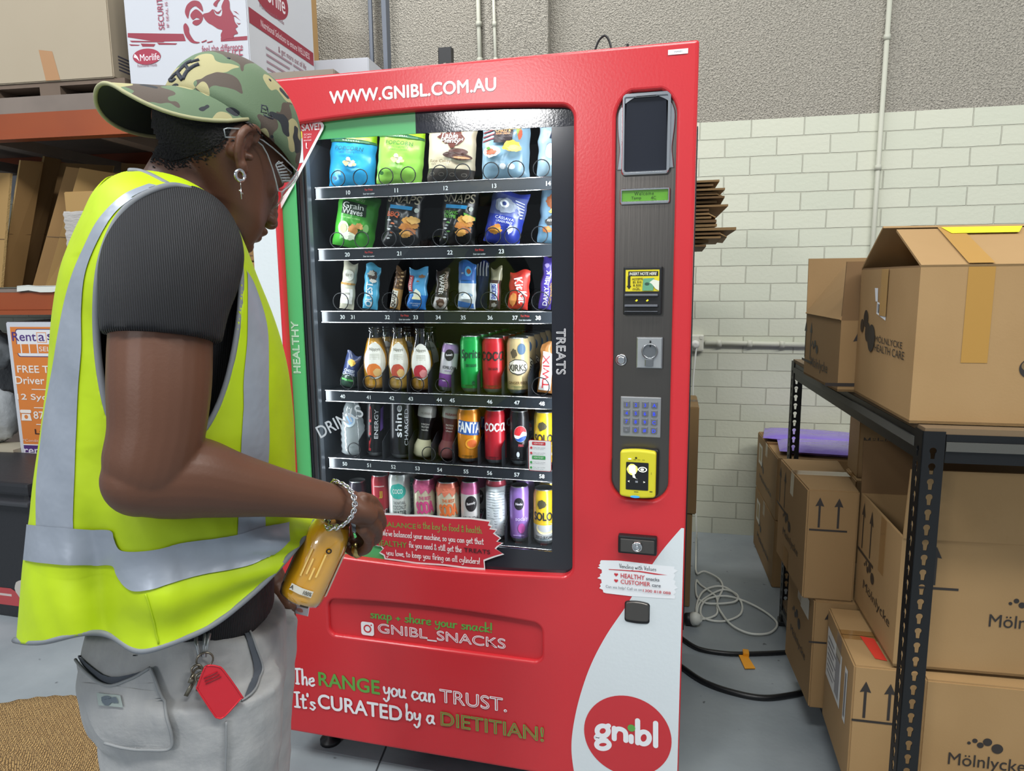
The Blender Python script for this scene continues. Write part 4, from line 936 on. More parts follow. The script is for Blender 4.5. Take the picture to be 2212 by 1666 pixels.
def a_b4(A, w, H):
    n = AT(A, w, H); A.tx('BELVITA', -.36 * w, .62 * H, .40 * H, .20 * w, '#c0343c', rot=90, bold=.02); n.s([(-.47, .45), (-.22, .42), (-.22, .8), (-.47, .82)], '#b32f38', 2); A.tx('BELVITA', -.35 * w, .62 * H, .32 * H, .14 * w, '#e8e4e4', rot=90)
    n.p(.2, .80, .22, .05, '#8a5f3c', 4, .5); n.p(.05, .68, .1, .03, '#8a5f3c', 6, .5); n.s([(-.2, .27), (-.16, .42), (.0, .50), (.18, .42), (.22, .27)], '#d6d8c4', 2); n.s([(-.22, .24), (.24, .24), (.24, .30), (-.22, .30)], '#e0dcb4', 2); n.t('CRUNCHY', .0, .14, .6, .03, '#d4e2ee'); n.t('OATS', .0, .09, .3, .03, '#d4e2ee')
def a_b5(A, w, H):
    n = AT(A, w, H); A.tx('PROTEIN', .28 * w, .70 * H, .44 * H, .24 * w, '#b5a08f', rot=-90); A.tx('WAFER', .0 * w, .62 * H, .50 * H, .34 * w, '#d9d6d2', rot=-90, bold=.03); n.p(.0, .16, .4, .13, '#5b4038', 3, .4); n.p(.12, .13, .22, .05, '#a98e7e', 6, .4); n.e(-.3, .12, .12, .06, '#d8d4d4')
def a_b6(A, w, H):
    n = AT(A, w, H); n.s([(-.46, .62), (.44, .62), (.44, .97), (-.46, .97)], '#1f59a6', 3); n.e(.1, .80, .20, .10, '#56a6da'); n.p(.12, .80, .14, .06, '#8a4a2c', 3, .3); n.t('CLASSIC', -.22, .76, .14, .03, '#dfe8f0'); n.p(0, .30, .4, .06, '#7d99b4', 3, .4); n.s([(-.45, .05), (.45, .02), (.45, .12), (-.45, .18)], '#3569ad', 2); n.s([(-.4, .22), (.4, .22), (0, .38)], '#e9ecee', 2)
def a_b7(A, w, H):
    n = AT(A, w, H); n.s([(-.42, .22), (.34, .22), (.34, .62), (-.42, .62)], '#c8d0da', 2); A.tx('SNICKERS', -.04 * w, .42 * H, .36 * H, .42 * w, '#2b3f96', rot=90, bold=.03); n.s([(.30, .22), (.40, .22), (.40, .62), (.30, .62)], '#b03a48', 2); n.p(0, .1, .35, .07, '#b9b4ae', 4, .5)
def a_b8(A, w, H):
    n = AT(A, w, H); n.p(-.26, .25, .22, .2, '#d98b4a', 3, .3, 3); n.s([(-.2, .80), (.12, .90), (.38, .82), (.44, .40), (.2, .10), (-.02, .12), (.0, .45)], '#d83a32', 3); A.tx('Kit', .02 * w, .68 * H, .34 * H, .40 * w, '#efe9e6', rot=-70, bold=.03, shear=.2); A.tx('Kat', .22 * w, .33 * H, .34 * H, .40 * w, '#efe9e6', rot=-80, bold=.03, shear=.2)
def a_b9(A, w, H):
    A.tx('DAIRY MILK', .02 * w, .40 * H, .66 * H, .34 * w, '#dfdbe8', rot=90, bold=.02); A.tx('Caramello', .36 * w, .30 * H, .40 * H, .18 * w, '#cfa95a', rot=90); n = AT(A, w, H); n.p(-.1, .82, .25, .06, '#8d7ec2', 3, .5)
BR = 'bars on the third tray'
B_ = lambda lab, *a, **k: packet('snack_bar', lab, 'snack bar', *a, d=.024, dep=.05, group=BR, wr=.0025, **k)
B_('white and gold wrapped bar at the left end of third tray', 734, 763, 668, 742, 773, 566, 2, [(1, '#cfcbb6')], a_b1)
B_('light blue bar with a biscuit top and white word', 786, 812, 667, 788, 826, 572, 2, [(1, '#55b4dc')], a_b2)
B_('tan and brown bar with white lower panel', 842, 864, 667, 856, 878, 580, 2, [(.5, '#b98d52'), (1, '#6d5138')], a_b3)
B_('blue breakfast biscuit packet with a red brand strip', 881, 920, 668, 884, 926, 579, 2, [(.35, '#2f79c8'), (1, '#58a2d2')], a_b4)
B_('dark wafer bar with white sideways letters', 938, 966, 667, 942, 974, 582, 2, [(.3, '#c3bcb8'), (1, '#3a302e')], a_b5)
B_('silver chocolate bar with a blue upper half', 990, 1027, 665, 990, 1030, 566, 2, [(.55, '#c9cfd2'), (1, '#2e69b0')], a_b6)
B_('dark brown bar with a white and blue name plate', 1056, 1080, 665, 1060, 1086, 578, 2, [(.7, '#3e2b2a'), (1, '#8f8a72')], a_b7)
B_('red and orange wafer bar on the third tray', 1097, 1140, 665, 1102, 1148, 586, 2, [(1, '#c93a30')], a_b8)
B_('purple chocolate bar at the right end of third tray', 1161, 1192, 664, 1176, 1202, 552, 2, [(1, '#45358f')], a_b9)
packet('snack_bar', 'striped blue bar standing behind the silver chocolate bar', 'snack bar', 1026, 1052, 664, 1030, 1058, 566, 2, [(1, '#2a3f7c')], lambda A, w, H: [AT(A, w, H).s([(x, .7), (x + .1, .7), (x + .1, .98), (x, .98)], '#d6dbe2', 1) for x in (-.45, -.2, .05, .3)] and None, d=.02, dep=.12, group=BR)
packet('snack_packet', 'navy cheese cracker packet leaning at the left end of fourth tray', 'snack packet', 733, 766, 832, 750, 778, 764, 3, [(.35, '#2f4a3c'), (1, '#33406a')], lambda A, w, H: (AT(A, w, H).p(.05, .75, .3, .12, '#d9b048', 3, .3), AT(A, w, H).t('CHEESE', .02, .50, .7, .08, '#d4dae6'), AT(A, w, H).t('CRACKER', .02, .40, .8, .08, '#d4dae6'), AT(A, w, H).s([(-.4, .2), (.4, .2), (.4, .26), (-.4, .26)], '#4f9a52', 1)), d=.03, dep=.05)
packet('chocolate_bar', 'gold and red caramel biscuit bar beside the beige cans', 'snack bar', 1160, 1196, 850, 1170, 1206, 742, 3, [(1, '#a8703a')], lambda A, w, H: (AT(A, w, H).s([(-.42, .06), (.34, .06), (.30, .80), (-.30, .84)], '#e3dede', 3), A.tx('TWIX', -.04 * w, .44 * H, .66 * H, .40 * w, '#c22c34', rot=93, bold=.03)), d=.028, dep=.05)
# ---- bottles
M_BGL = glassmat('bottle_glass', '#f6fafa', .05, 3.2)
def bottle(label, xl, xr, ti, ytop, juice, fill_f, art, group=None, dep=.055, cap=None):
    x, w = place(xl, xr, 800, dep); R = w / 2; Y = YT + dep
    H = onY((xl + xr) / 2, ytop, Y).z - TZ[ti] - .003
    t = thing('juice_bottle', label, 'bottle', (x, Y, TZ[ti] + .003), (0, 0, face_cam(x, Y)), group)
    P = [(R * .80, 0), (R * .96, .005), (R, .014), (R, H * .42), (R * .93, H * .55), (R * .76, H * .70), (R * .58, H * .82), (R * .52, H * .88)]
    jm = mat('juice_' + juice.lstrip('#'), juice, .12, coat=.6)
    def rad(z):
        for (r0, z0), (r1, z1) in zip(P, P[1:]):
            if z0 <= z <= z1: return r0 + (r1 - r0) * (z - z0) / (z1 - z0)
        return P[-1][0]
    J = [p for p in P if p[1] < fill_f * H] + [(rad(fill_f * H), fill_f * H)]
    MB().lathe([(r - .0015, z + .001) for r, z in J], jm, 28).build('juice', t)
    MB().lathe(P + [(R * .52, H * .90), (R * .60, H * .905), (R * .60, H * .93)], M_BGL, 28, caps=(True, False)).build('glass', t)
    MB().lathe([(R * .56, H * .925), (R * .57, H * .99), (R * .50, H)], cap or glassmat('clear_cap', '#dfe6e8', .08, 2.2), 24).build('cap', t)
    mb = MB(); A = Art(mb, lambda u, v, l=0.: Vector(((rad(v) + l) * math.sin(u / R), -(rad(v) + l) * math.cos(u / R), v)), .0006, .0002); art(A, R, H); mb.build('paper_label', t)
    return t
def a_j(fc, dark):
    def f(A, R, H):
        A.sh([[(R * .95 * math.cos(a), H * .17 + 0 * a + (H * .52 if math.sin(a) >= 0 else H * .2) * 0 + H * .30 + math.sin(a) * H * (.27 if math.sin(a) > 0 else .30)) for a in [2 * PI * k / 40 for k in range(40)]]], '#e2e0d8', 3)
        A.tx('Nippys', 0, H * .63, R * 1.0, H * .06, dark, shear=.2, bold=.01)
        for k in range(4): A.sh([rect(-R * .4, H * (.48 + k * .025), R * .4, H * (.487 + k * .025))], '#b9b7a8', 1)
        A.sh([splat(-R * .1, H * .30, R * .62, H * .12, 20, .15, 3)], fc, 2); A.sh([splat(R * .2, H * .27, R * .35, H * .07, 18, .2, 5)], '#d9b070' if fc != '#b8303c' else '#d98a8a', 2)
    return f
JB = 'juice bottles on the fourth tray'
bottle('first orange juice bottle from the left on the fourth tray', 788, 838, 3, 703, '#eda52a', .80, a_j('#d9772a', '#5d5a4a'), JB)
bottle('second juice bottle, with a red fruit on its white label', 841, 886, 3, 704, '#e6ad4e', .80, a_j('#c0503a', '#5d5a4a'), JB)
bottle('clear apple juice bottle with a red apple label', 889, 935, 3, 706, '#c98f34', .62, a_j('#b8303c', '#5d5a4a'), JB)
for k, (xx, c_, fl) in enumerate(((838, '#c89428', .8), (884, '#c89c46', .8), (932, '#b8842e', .62))):
    bottle(('juice bottle standing behind the first orange juice bottle', 'juice bottle standing behind the second juice bottle', 'apple juice bottle standing behind the front one')[k], xx - 20, xx + 20, 3, 702, c_, fl, a_j('#a06a3a', '#5d5a4a'), JB, dep=.135)
# water bottle: ribbed clear plastic
x, w = place(738, 786, 920, .055); R = w / 2; H = onY(762, 856, YT + .055).z - TZ[4] - .003
t = thing('water_bottle', 'clear ribbed water bottle at the left of the fifth tray', 'bottle', (x, YT + .055, TZ[4] + .003))
prof = [(R * .8, 0), (R, .006)]
for k in range(1, 15): prof.append((R * ((1, .93)[k % 2]) * (1 if k < 9 else 1 - .05 * (k - 8)), .006 + (H * .80) * k / 15))
prof += [(R * .5, H * .88), (R * .42, H * .92)]
MB().lathe(prof, mat('water_plastic', '#e2ecf0', .05, alpha=.26, coat=1., spec=1.), 24).build('body', t)
MB().lathe([(R * .46, H * .92), (R * .46, H)], mat('white_cap', '#c9d3d8', .4), 20).build('cap', t)
mb = MB(); A = Art(mb, lambda u, v, l=0.: Vector(((R + l) * math.sin(u / R), -(R + l) * math.cos(u / R), v)), .001); A.sh([ell(R * .2, H * .62, R * .5, H * .12)], '#b9c9d6', 2); A.sh([ell(R * .2, H * .62, R * .35, H * .08)], '#7f9fc4', 2); mb.build('paper_label', t)
def shaker(label, xl, xr, xtl, xtr, ti, ytop, cb, cm, word):
    x, w = place(xl, xr, 950, .055); R = w / 2; Y = YT + .055; xt, _ = place(xtl, xtr, ytop, .055); H = onY(xtl, ytop, Y).z - TZ[ti] - .003
    lean = math.atan2(xt - x, H)
    t = thing('milk_bottle', label, 'bottle', (x, Y, TZ[ti] + .006), (0, lean, face_cam(x, Y)), 'flavoured milk bottles on the fifth tray')
    mm = lambda c: mat('sleeve_' + c.lstrip('#'), c, .32, spec=.6)
    MB().lathe([(R * .82, 0, mm(cb)), (R, .006, mm(cb)), (R, H * .18, mm(cb)), (R * .70, H * .30, mm(cm)), (R * .68, H * .46, mm(cm)), (R * .86, H * .60, mm(cm)), (R, H * .70, mm('#cfccc6')), (R * 1.0, H * .84, mm('#cfccc6')), (R * .9, H * .90, mm('#cfccc6'))], mm(cm), 28).build('sleeve', t)
    MB().lathe([(R * .80, H * .90), (R * .82, H * .98), (R * .74, H)], mm(cm), 24).build('cap', t)
    r_ = lambda v: R * (1 if v > .66 * H else .82)
    mb = MB(); A = Art(mb, lambda u, v, l=0.: Vector(((r_(v) + l) * math.sin(u / R), -(r_(v) + l) * math.cos(u / R), v)), .0018, .0002)
    A.tx('MUSASHI', 0, H * .77, R * 1.2, H * .04, '#b04a4a' if cm != '#1d1c1e' else '#a9a39a'); mb.build('paper_label', t)
    mb = MB(); A = Art(mb, lambda u, v, l=0.: Vector(((R * (.70 + max(0, v / H - .46) * 1.15) + l) * math.sin(u / R), -(R * (.70 + max(0, v / H - .46) * 1.15) + l) * math.cos(u / R), v)), .0014, .0002)
    for i, s_ in enumerate(word): A.tx(s_, 0, H * (.58 - i * .05), R * .95, H * .032, '#d8d4cc', bold=.01)
    mb.build('printed_words', t)
shaker('black and cream milk bottle leaning on the fifth tray', 893, 930, 908, 942, 4, 863, '#c9c3a4', '#1d1c1e', ['HIGH', 'PROTEIN', 'vanilla'])
shaker('maroon milk bottle leaning on the fifth tray', 945, 982, 960, 996, 4, 865, '#7c4a4a', '#6b2f35', ['PROTEIN', 'SHAKE', 'choc'])
# ---- cans
def word(s, c, ww=1.5, y=.6, h=.2, rot=0, bold=.02, **k): return lambda A, R, H: A.tx(s, 0, y * H, ww * R, h * H, c, bold=bold, rot=rot, **k)
def combo(*fs): return lambda A, R, H: [f(A, R, H) for f in fs]
def shape(fn): return fn
def a_kombu(c1):
    return lambda A, R, H: (A.sh([[(a, b) for a, b in ell(0, H * .76, R * .55, H * .12, 24)]], '#1f1c22', 2), A.tx('Remedy', 0, H * .76, R * .8, H * .06, '#e6e2e6', shear=.2, rot=12), A.tx('KOMBUCHA', R * .1, H * .50, R * 1.5, H * .065, '#33303a', bold=.01), A.tx('passionfruit', 0, H * .43, R * .7, H * .03, c1), A.tx('raspberry', -R * .2, H * .22, R * .6, H * .04, '#e0d4e6'))
can('k', 'purple and white kombucha can tipped beside the apple juice', 945, 980, 3, 740, 836, [(.36, '#8b52a8'), (.80, '#cfccd2'), (1, '#a98bbd')], a_kombu('#8b52a8'), lean=.13, name='drink_can')
can('sprite', 'green lemonade can at the front of its row', 996, 1042, 3, 724, 842, [(1, '#12a04a')], combo(word('Sprite', '#0c3d2c', 1.9, .66, .20, shear=.1), word('ZERO SUGAR', '#0c3d2c', 1.0, .48, .05), lambda A, R, H: A.sh([ell(R * .2, H * .17, R * .14, H * .035)], '#0c5a34')), rows=4, rowlabel='green lemonade can, {} in its row behind the front can', group='green lemonade cans')
can('cokez', 'red zero cola can with black script at the front of its row', 1043, 1090, 3, 728, 842, [(1, '#c01e2c')], combo(lambda A, R, H: A.hw('coca', -R * 1.2, H * .60, R * 2.4, H * .28, '#1b1214', wt=.85), word('ZERO SUGAR', '#3a1216', .9, .44, .045)), rows=4, rowlabel='red zero cola can, {} in its row behind the front can', group='red zero cola cans')
can('kirks', 'beige creaming soda can at the front of its row', 1096, 1144, 3, 728, 843, [(.22, '#c9b07c'), (1, '#cbb386')], combo(lambda A, R, H: (A.sh([splat(0, H * .48, R * 1.0, H * .15, 24, .12, 3)], '#3a3632', 2), A.sh([splat(0, H * .485, R * .93, H * .125, 24, .1, 3)], '#e6dfcc', 2), A.sh([ell(R * .35, H * .80, R * .35, H * .10)], '#3d5a78', 2), A.sh([splat(-R * .3, H * .72, R * .35, H * .10, 18, .4, 5)], '#4f4434', 2)), word('KIRKS', '#33302c', 1.5, .47, .12), word('GINGER BEER', '#5a3f2a', 1.7, .20, .05)), rows=4, rowlabel='beige creaming soda can, {} in its row behind the front can', group='beige creaming soda cans')
can('en', 'black energy can with red letters and purple stripe', 791, 826, 4, 862, 974, [(1, '#18181c')], lambda A, R, H: (A.tx('ENERGY', R * .15, H * .58, H * .52, R * .42, '#dcdce2', rot=90), A.tx('RED', -R * .55, H * .5, H * .8, R * .28, '#b8343c', rot=90), A.sh([[(R * .6, H * .45), (R * 1.0, H * .5), (R * 1.0, H * .9), (R * .6, H * .85)]], '#6a4a9c', 2)), lean=.05, name='drink_can')
can('sh', 'black energy can with purple top and sideways white word', 843, 890, 4, 856, 978, [(.90, '#1b1c22'), (1, '#6a52b0')], lambda A, R, H: (A.tx('shine', -R * .2, H * .62, H * .52, R * .55, '#dcdee4', rot=90, bold=.03), A.tx('CHARGED', R * .45, H * .52, H * .60, R * .30, '#c4c8d0', rot=90, bold=0)), lean=.03, name='drink_can')
def a_fanta(A, R, H):
    A.sh([[(-R * 1.2, H * .55), (R * 1.0, H * .50), (R * 1.25, H * .74), (-R * .9, H * .80)]], '#2c5aa6', 3); A.tx('FANTA', R * .05, H * .66, R * 2.1, H * .20, '#ecf0f4', bold=.03, rot=-4); A.sh([ell(R * .25, H * .36, R * .5, H * .10)], '#e0962a', 2); A.sh([ell(R * .3, H * .36, R * .4, H * .07)], '#d9672a', 2)
can('fanta', 'orange soda can with blue lettering on the fifth tray', 990, 1038, 4, 880, 1002, [(1, '#e08a1e')], a_fanta, rows=2, rowlabel='orange soda can, {} in its row behind the front can', group='orange soda cans')
can('coke', 'red cola can with white script on the fifth tray', 1048, 1093, 4, 883, 1004, [(1, '#be2230')], lambda A, R, H: A.hw('coca', -R * 1.1, H * .62, R * 2.2, H * .27, '#ece6e8', wt=.85), rows=2, rowlabel='red cola can, {} in its row behind the front can', group='red cola cans')
def a_pepsi(A, R, H):
    A.sh([ell(R * .15, H * .58, R * .66, H * .15, 36)], '#e4e6ea', 2)
    up = [(R * .15 + R * .64 * math.cos(a), H * .58 + H * .146 * math.sin(a)) for a in [math.radians(q) for q in range(10, 191, 12)]]
    A.sh([up + smooth([(R * .15 - R * .62, H * .565), (R * .05, H * .55), (R * .35, H * .62), (R * .15 + R * .62, H * .605)], 5)], '#c4242e', 2)
    dn = [(R * .15 + R * .64 * math.cos(a), H * .58 + H * .146 * math.sin(a)) for a in [math.radians(q) for q in range(200, 341, 10)]]
    A.sh([dn + smooth([(R * .15 + R * .6, H * .545), (R * .3, H * .53), (-R * .1, H * .49), (-R * .42, H * .51)], 5)], '#1f4a9a', 2)
    A.tx('MAX', R * .2, H * .37, R * .5, H * .05, '#b8424c'); A.sh([ell(-R * .1, H * .20, R * .15, H * .05)], '#b9bec6', 1)
can('pepsi', 'black cola can with a red white and blue ball emblem', 1102, 1143, 4, 885, 1008, [(1, '#17181d')], a_pepsi, rows=2, rowlabel='black cola can, {} in its row behind the front can', group='black cola cans')
def a_solo(A, R, H):
    A.tx('SOLO', -R * .1, H * .52, R * 1.8, H * .15, '#1d1d1a', bold=.04); A.sh([splat(-R * .2, H * .74, R * .5, H * .10, 18, .4, 3)], '#3a3620', 2); A.sh([ell(R * .2, H * .30, R * .9, H * .11), ell(R * .15, H * .32, R * .75, H * .09)[::-1]], '#e6d9a0', 1)
can('solo', 'yellow lemon can partly behind the instruction sticker', 1154, 1200, 4, 887, 1012, [(1, '#d9b81e')], a_solo, rows=2, rowlabel='yellow lemon can, {} in its row on the fifth tray', group='yellow lemon cans on the fifth tray')
can('zero', 'red energy can beside the hand on the bottom tray', 806, 841, 5, 1024, 1165, [(1, '#b53440')], lambda A, R, H: (A.tx('ZERO', R * .2, H * .34, R * 1.4, H * .10, '#e6dede'), A.tx('SUGAR', R * .2, H * .24, R * 1.4, H * .07, '#e6dede'), A.tx('JJ', R * .1, H * .66, R * .35, H * .13, '#cfae3a'), A.sh([rect(-R * .6, H * .80, R * .5, H * .82)], '#e0b8b8', 1)), rows=1, rowlabel='red energy can, {} in its row behind the front can', group='red energy cans')
can('coco', 'white and teal coconut water can on the bottom tray', 843, 886, 5, 1021, 1165, [(.16, '#58b0a4'), (1, '#d6dcd9')], lambda A, R, H: (A.sh([splat(-R * .1, H * .72, R * .8, H * .14, 26, .1, 4)], '#38b0a4', 2), A.tx('COCO', -R * .1, H * .72, R * .9, H * .08, '#e4f0ee'), A.tx('COCONUT', R * .05, H * .44, R * 1.2, H * .07, '#3d4146', bold=0), A.tx('THE NATURAL', R * .05, H * .52, R * 1.1, H * .05, '#3d4146', bold=0), A.tx('WATER', R * .05, H * .34, R * 1.2, H * .09, '#2c3034', bold=.01)), rows=1, rowlabel='white coconut water can, {} in its row behind the front can', group='coconut water cans')
def a_soda(c1, drip):
    def f(A, R, H):
        pts = [(-R * 1.35, H * .90)] + [(-R * 1.35 + R * 2.7 * k / 12, H * (.78 + .05 * math.sin(k * 2.1))) for k in range(13)] + [(R * 1.35, H * .90)]
        A.sh([pts[::-1]], drip, 3); A.tx('THE BEST', R * .1, H * .67, R * 1.1, H * .06, c1, bold=.02); A.tx('SODA', R * .1, H * .50, R * 1.6, H * .22, c1, bold=.05, rot=4); A.sh([splat(0, H * .20, R * .35, H * .06, 14, .4, 3)], '#2c2a2a', 1); A.tx('RASPBERRY', R * .1, H * .30, R * 1.0, H * .035, '#4a4444', bold=0)
    return f
can('soda1', 'cream soda can with pink letters on the bottom tray', 896, 940, 5, 1031, 1168, [(.85, '#d8cdb4'), (1, '#d0608c')], a_soda('#cf4a86', '#d0608c'), rows=1, rowlabel='pink lettered soda can, {} in its row behind the front can', group='pink lettered soda cans')
can('soda2', 'cream soda can with orange letters on the bottom tray', 945, 992, 5, 1037, 1170, [(.85, '#d8cdb4'), (1, '#d9705a')], a_soda('#de7038', '#dd7a5e'), rows=1, rowlabel='orange lettered soda can, {} in its row behind the front can', group='orange lettered soda cans')
can('komb2', 'pink and white kombucha can on the bottom tray', 997, 1036, 5, 1037, 1172, [(.30, '#c76a92'), (.78, '#dcd8d8'), (1, '#cf6a9c')], lambda A, R, H: (A.sh([ell(R * .15, H * .62, R * .62, H * .14, 28)], '#1d1a1e', 2), A.tx('Remedy', R * .15, H * .62, R * .9, H * .06, '#e9e4e8', shear=.2, rot=12), A.tx('KOMBUCHA', R * .1, H * .36, R * 1.7, H * .065, '#2e2a30', bold=.01)), rows=1, rowlabel='pink kombucha can, {} in its row behind the front can', group='pink kombucha cans')
can('blank', 'white can turned to its fine print side', 1051, 1094, 5, 1033, 1174, [(.92, '#cfd4da'), (1, '#b84a5a')], lambda A, R, H: [A.sh([rect(-R * .9, H * (.14 + .045 * k), R * (.9 - .35 * (k % 4 == 1)), H * (.148 + .045 * k))], '#8d949c' if k % 3 else '#6a7078', 1) for k in range(16)], rows=1, rowlabel='white can, {} in its row behind the fine print can', group='white fine print cans')
can('lav', 'lavender can with a black round emblem on the bottom tray', 1102, 1143, 5, 1047, 1178, [(1, '#9d78c8')], lambda A, R, H: (A.sh([ell(0, H * .70, R * .5, H * .11, 26)], '#1f1c26', 2), A.tx('Nexba', 0, H * .70, R * .7, H * .045, '#e2dcec', shear=.2), A.tx('sodaly', R * .3, H * .42, R * 1.3, H * .09, '#d8c8ee', bold=.01), A.sh([ell(R * .25, H * .26, R * .35, H * .09)], '#b04a9a', 1), A.sh([rect(-R * .6, H * .12, R * .5, H * .13)], '#c9b4e4', 1)), rows=1, rowlabel='lavender can, {} in its row behind the front can', group='lavender cans')
can('solo2', 'yellow lemon can with silver base on the bottom tray', 1153, 1199, 5, 1053, 1182, [(.36, '#b9bdc0'), (1, '#d9b21c')], lambda A, R, H: (a_solo(A, R, H), A.tx('ZERO SUGAR', 0, H * .14, R * 1.6, H * .05, '#3a3a3a')), rows=1, rowlabel='yellow lemon can, {} in its row on the bottom tray', group='yellow lemon cans on the bottom tray')
can('dark', 'dark plum can behind the hand at the left of bottom tray', 757, 792, 5, 1037, 1160, [(1, '#2b2430')], lambda A, R, H: A.tx('PLUM', 0, H * .55, R * 1.2, H * .08, '#5a4a66'), name='drink_can')
# ================================================================== CARTONS
M_CARD = mat('cardboard', '#9f8056', .75, vary=(5, .35, '#8f7046'), bump=(220, .03))
M_CARD2 = mat('cardboard_dull', '#8e714a', .78, vary=(4, .35, '#7e623d'), bump=(220, .03))
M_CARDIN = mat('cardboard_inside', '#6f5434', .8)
M_TAPE = mat('brown_tape', '#a8803f', .3)
M_CTAPE = glassmat('clear_tape', '#efe6d6', .15, 1.2)
INK = '#2f2a27'
def carton(label, base, z0, z1, group=None, mt=None, open_=False, name='cardboard_box', cat='box', seam=True, tape=True):
    """base: near-left, near-right, far-right, far-left (x, y); returns the thing and its face mappers"""
    mt = mt or M_CARD
    c = Vector((sum(p[0] for p in base) / 4, sum(p[1] for p in base) / 4, z0))
    t = thing(name, label, cat, c, group=group); h = z1 - z0
    P = [Vector((p[0] - c.x, p[1] - c.y, 0)) for p in base]; up = Vector((0, 0, h))
    mb = MB()
    if not open_:
        bm = bmesh.new(); V = [bm.verts.new(p) for p in P] + [bm.verts.new(p + up) for p in P]
        for f in ((3, 2, 1, 0), (4, 5, 6, 7), (0, 1, 5, 4), (1, 2, 6, 5), (2, 3, 7, 6), (3, 0, 4, 7)): bm.faces.new([V[i] for i in f])
        bmesh.ops.bevel(bm, geom=bm.edges[:], offset=.004, segments=2, affect='EDGES'); bm.verts.index_update()
        mb.add([v.co.copy() for v in bm.verts], [[v.index for v in f.verts] for f in bm.faces], mt); bm.free()
    else:
        th = .005; cen = Vector((0, 0, 0)); Q = [p + (cen - p).normalized() * th * 1.5 for p in P]
        for i in range(4):
            j = (i + 1) % 4; mb.hexa([P[i], P[j], Q[j], Q[i]], [P[i] + up, P[j] + up, Q[j] + up, Q[i] + up], mt)
        mb.hexa(P, [p + Vector((0, 0, .006)) for p in P], mt)
    mb.build('body', t)
    def face(i, j):
        a, b = P[i], P[j]; d = (b - a); L = d.length; d = d / L; n = Vector((d.y, -d.x, 0))
        f = lambda u, v, l=0.: a + d * u + Vector((0, 0, v)) + n * l
        f.L = L; f.H = h; return f
    t_ = {'front': face(0, 1), 'right': face(1, 2), 'left': face(3, 0), 'P': P, 'h': h, 't': t, 'c': c}
    if not open_ and seam:
        a, b = (P[0] + P[3]) / 2, (P[1] + P[2]) / 2; d = (b - a).normalized(); w = Vector((-d.y, d.x, 0)); e = up + Vector((0, 0, .0006))
        mb = MB(); mb.add([a - w * .0012 + e, b - w * .0012 + e, b + w * .0012 + e, a + w * .0012 + e], [(0, 1, 2, 3)], ink('#5a4326')); mb.build('seam', t)
        if tape:
            mb = MB(); e2 = up + Vector((0, 0, .0012)); mb.add([a - w * .025 + e2, b - w * .025 + e2, b + w * .025 + e2, a + w * .025 + e2], [(0, 1, 2, 3)], M_CTAPE)
            n = (a - (P[0] + P[1] + P[2] + P[3]) / 4).normalized() * .001
            mb.add([a - w * .025 + e2 + n, a + w * .025 + e2 + n, a + w * .025 + up * .78 + n * 2, a - w * .025 + up * .78 + n * 2], [(0, 1, 2, 3)], M_CTAPE); mb.build('tape', t)
    return t_
def printed(b, face, draw, name='print'):
    mb = MB(); A = Art(mb, b[face], .0007, .00009); draw(A, b[face].L, b[face].H); return mb.build(name, b['t'])
def arrows(A, x, y, s, n=2, col=INK):
    for k in range(n):
        cx = x + (k - (n - 1) / 2) * s * .55
        A.sh([[(cx - s * .032, y - s * .42), (cx + s * .032, y - s * .42), (cx + s * .032, y + s * .28), (cx + s * .13, y + s * .26), (cx, y + s * .55), (cx - s * .13, y + s * .26), (cx - s * .032, y + s * .28)]], col)
    A.sh([rect(x - s * .55, y - s * .53, x + s * .55, y - s * .47)], col)
def dots(A, x, y, s, col=INK):
    for a, b, r in ((-.95, .02, .11), (-.62, .22, .16), (-.28, -.05, .20), (.12, .22, .27), (.72, -.18, .34)): A.sh([ell(x + a * s, y + b * s, r * s, r * s, 24)], col)
def brand(A, x, y, s, col=INK): dots(A, x - s * .1, y + s * .75, s * .55, col); A.tx('Mölnlycke', x, y, s * 2.5, s * .62, col, bold=.004)
def flap(b, pts, mt=None, name='flap', th=.005):
    """pts: four world corners"""
    P = [Vector(p) - b['c'] for p in pts]; n = (P[1] - P[0]).cross(P[2] - P[0]).normalized() * th
    mb = MB(); mb.hexa(P, [p + n for p in P], mt or M_CARD); return mb.build(name, b['t'])
GB = 'cartons under and beside the black rack'
# ---- on the rack
Z1_ = 1.058
b1 = carton('large open carton at the front of the rack top with yellow sticker', [(.437, 1.585), (.86, 1.60), (.845, 2.01), (.413, 1.995)], Z1_, 1.378, open_=True)
flap(b1, [(.437, 1.585, 1.378), (.86, 1.60, 1.378), (.852, 1.80, 1.459), (.436, 1.785, 1.461)])
flap(b1, [(.845, 2.01, 1.378), (.413, 1.995, 1.378), (.418, 1.825, 1.472), (.85, 1.838, 1.468)])
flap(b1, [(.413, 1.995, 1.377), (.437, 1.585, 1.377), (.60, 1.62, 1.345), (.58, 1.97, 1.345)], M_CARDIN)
def d_b1(A, L, H):
    A.sh([rect(L * .26 - .024, H * .40, L * .26 + .024, H)], M_TAPE)
    for cx, cy, r in ((.50, .37, .020), (.545, .49, .026), (.60, .36, .030), (.66, .50, .036), (.735, .40, .045)):
        A.sh([ell(cx * L, cy * H, r, r, 30)], '#2c2926'); A.sh([ell(cx * L - r * .1, cy * H + r * .25, r * .72, r * .55, 24)], '#75603f'); A.sh([ell(cx * L - r * .2, cy * H + r * .4, r * .4, r * .25, 20)], '#a3875a')
printed(b1, 'front', d_b1)
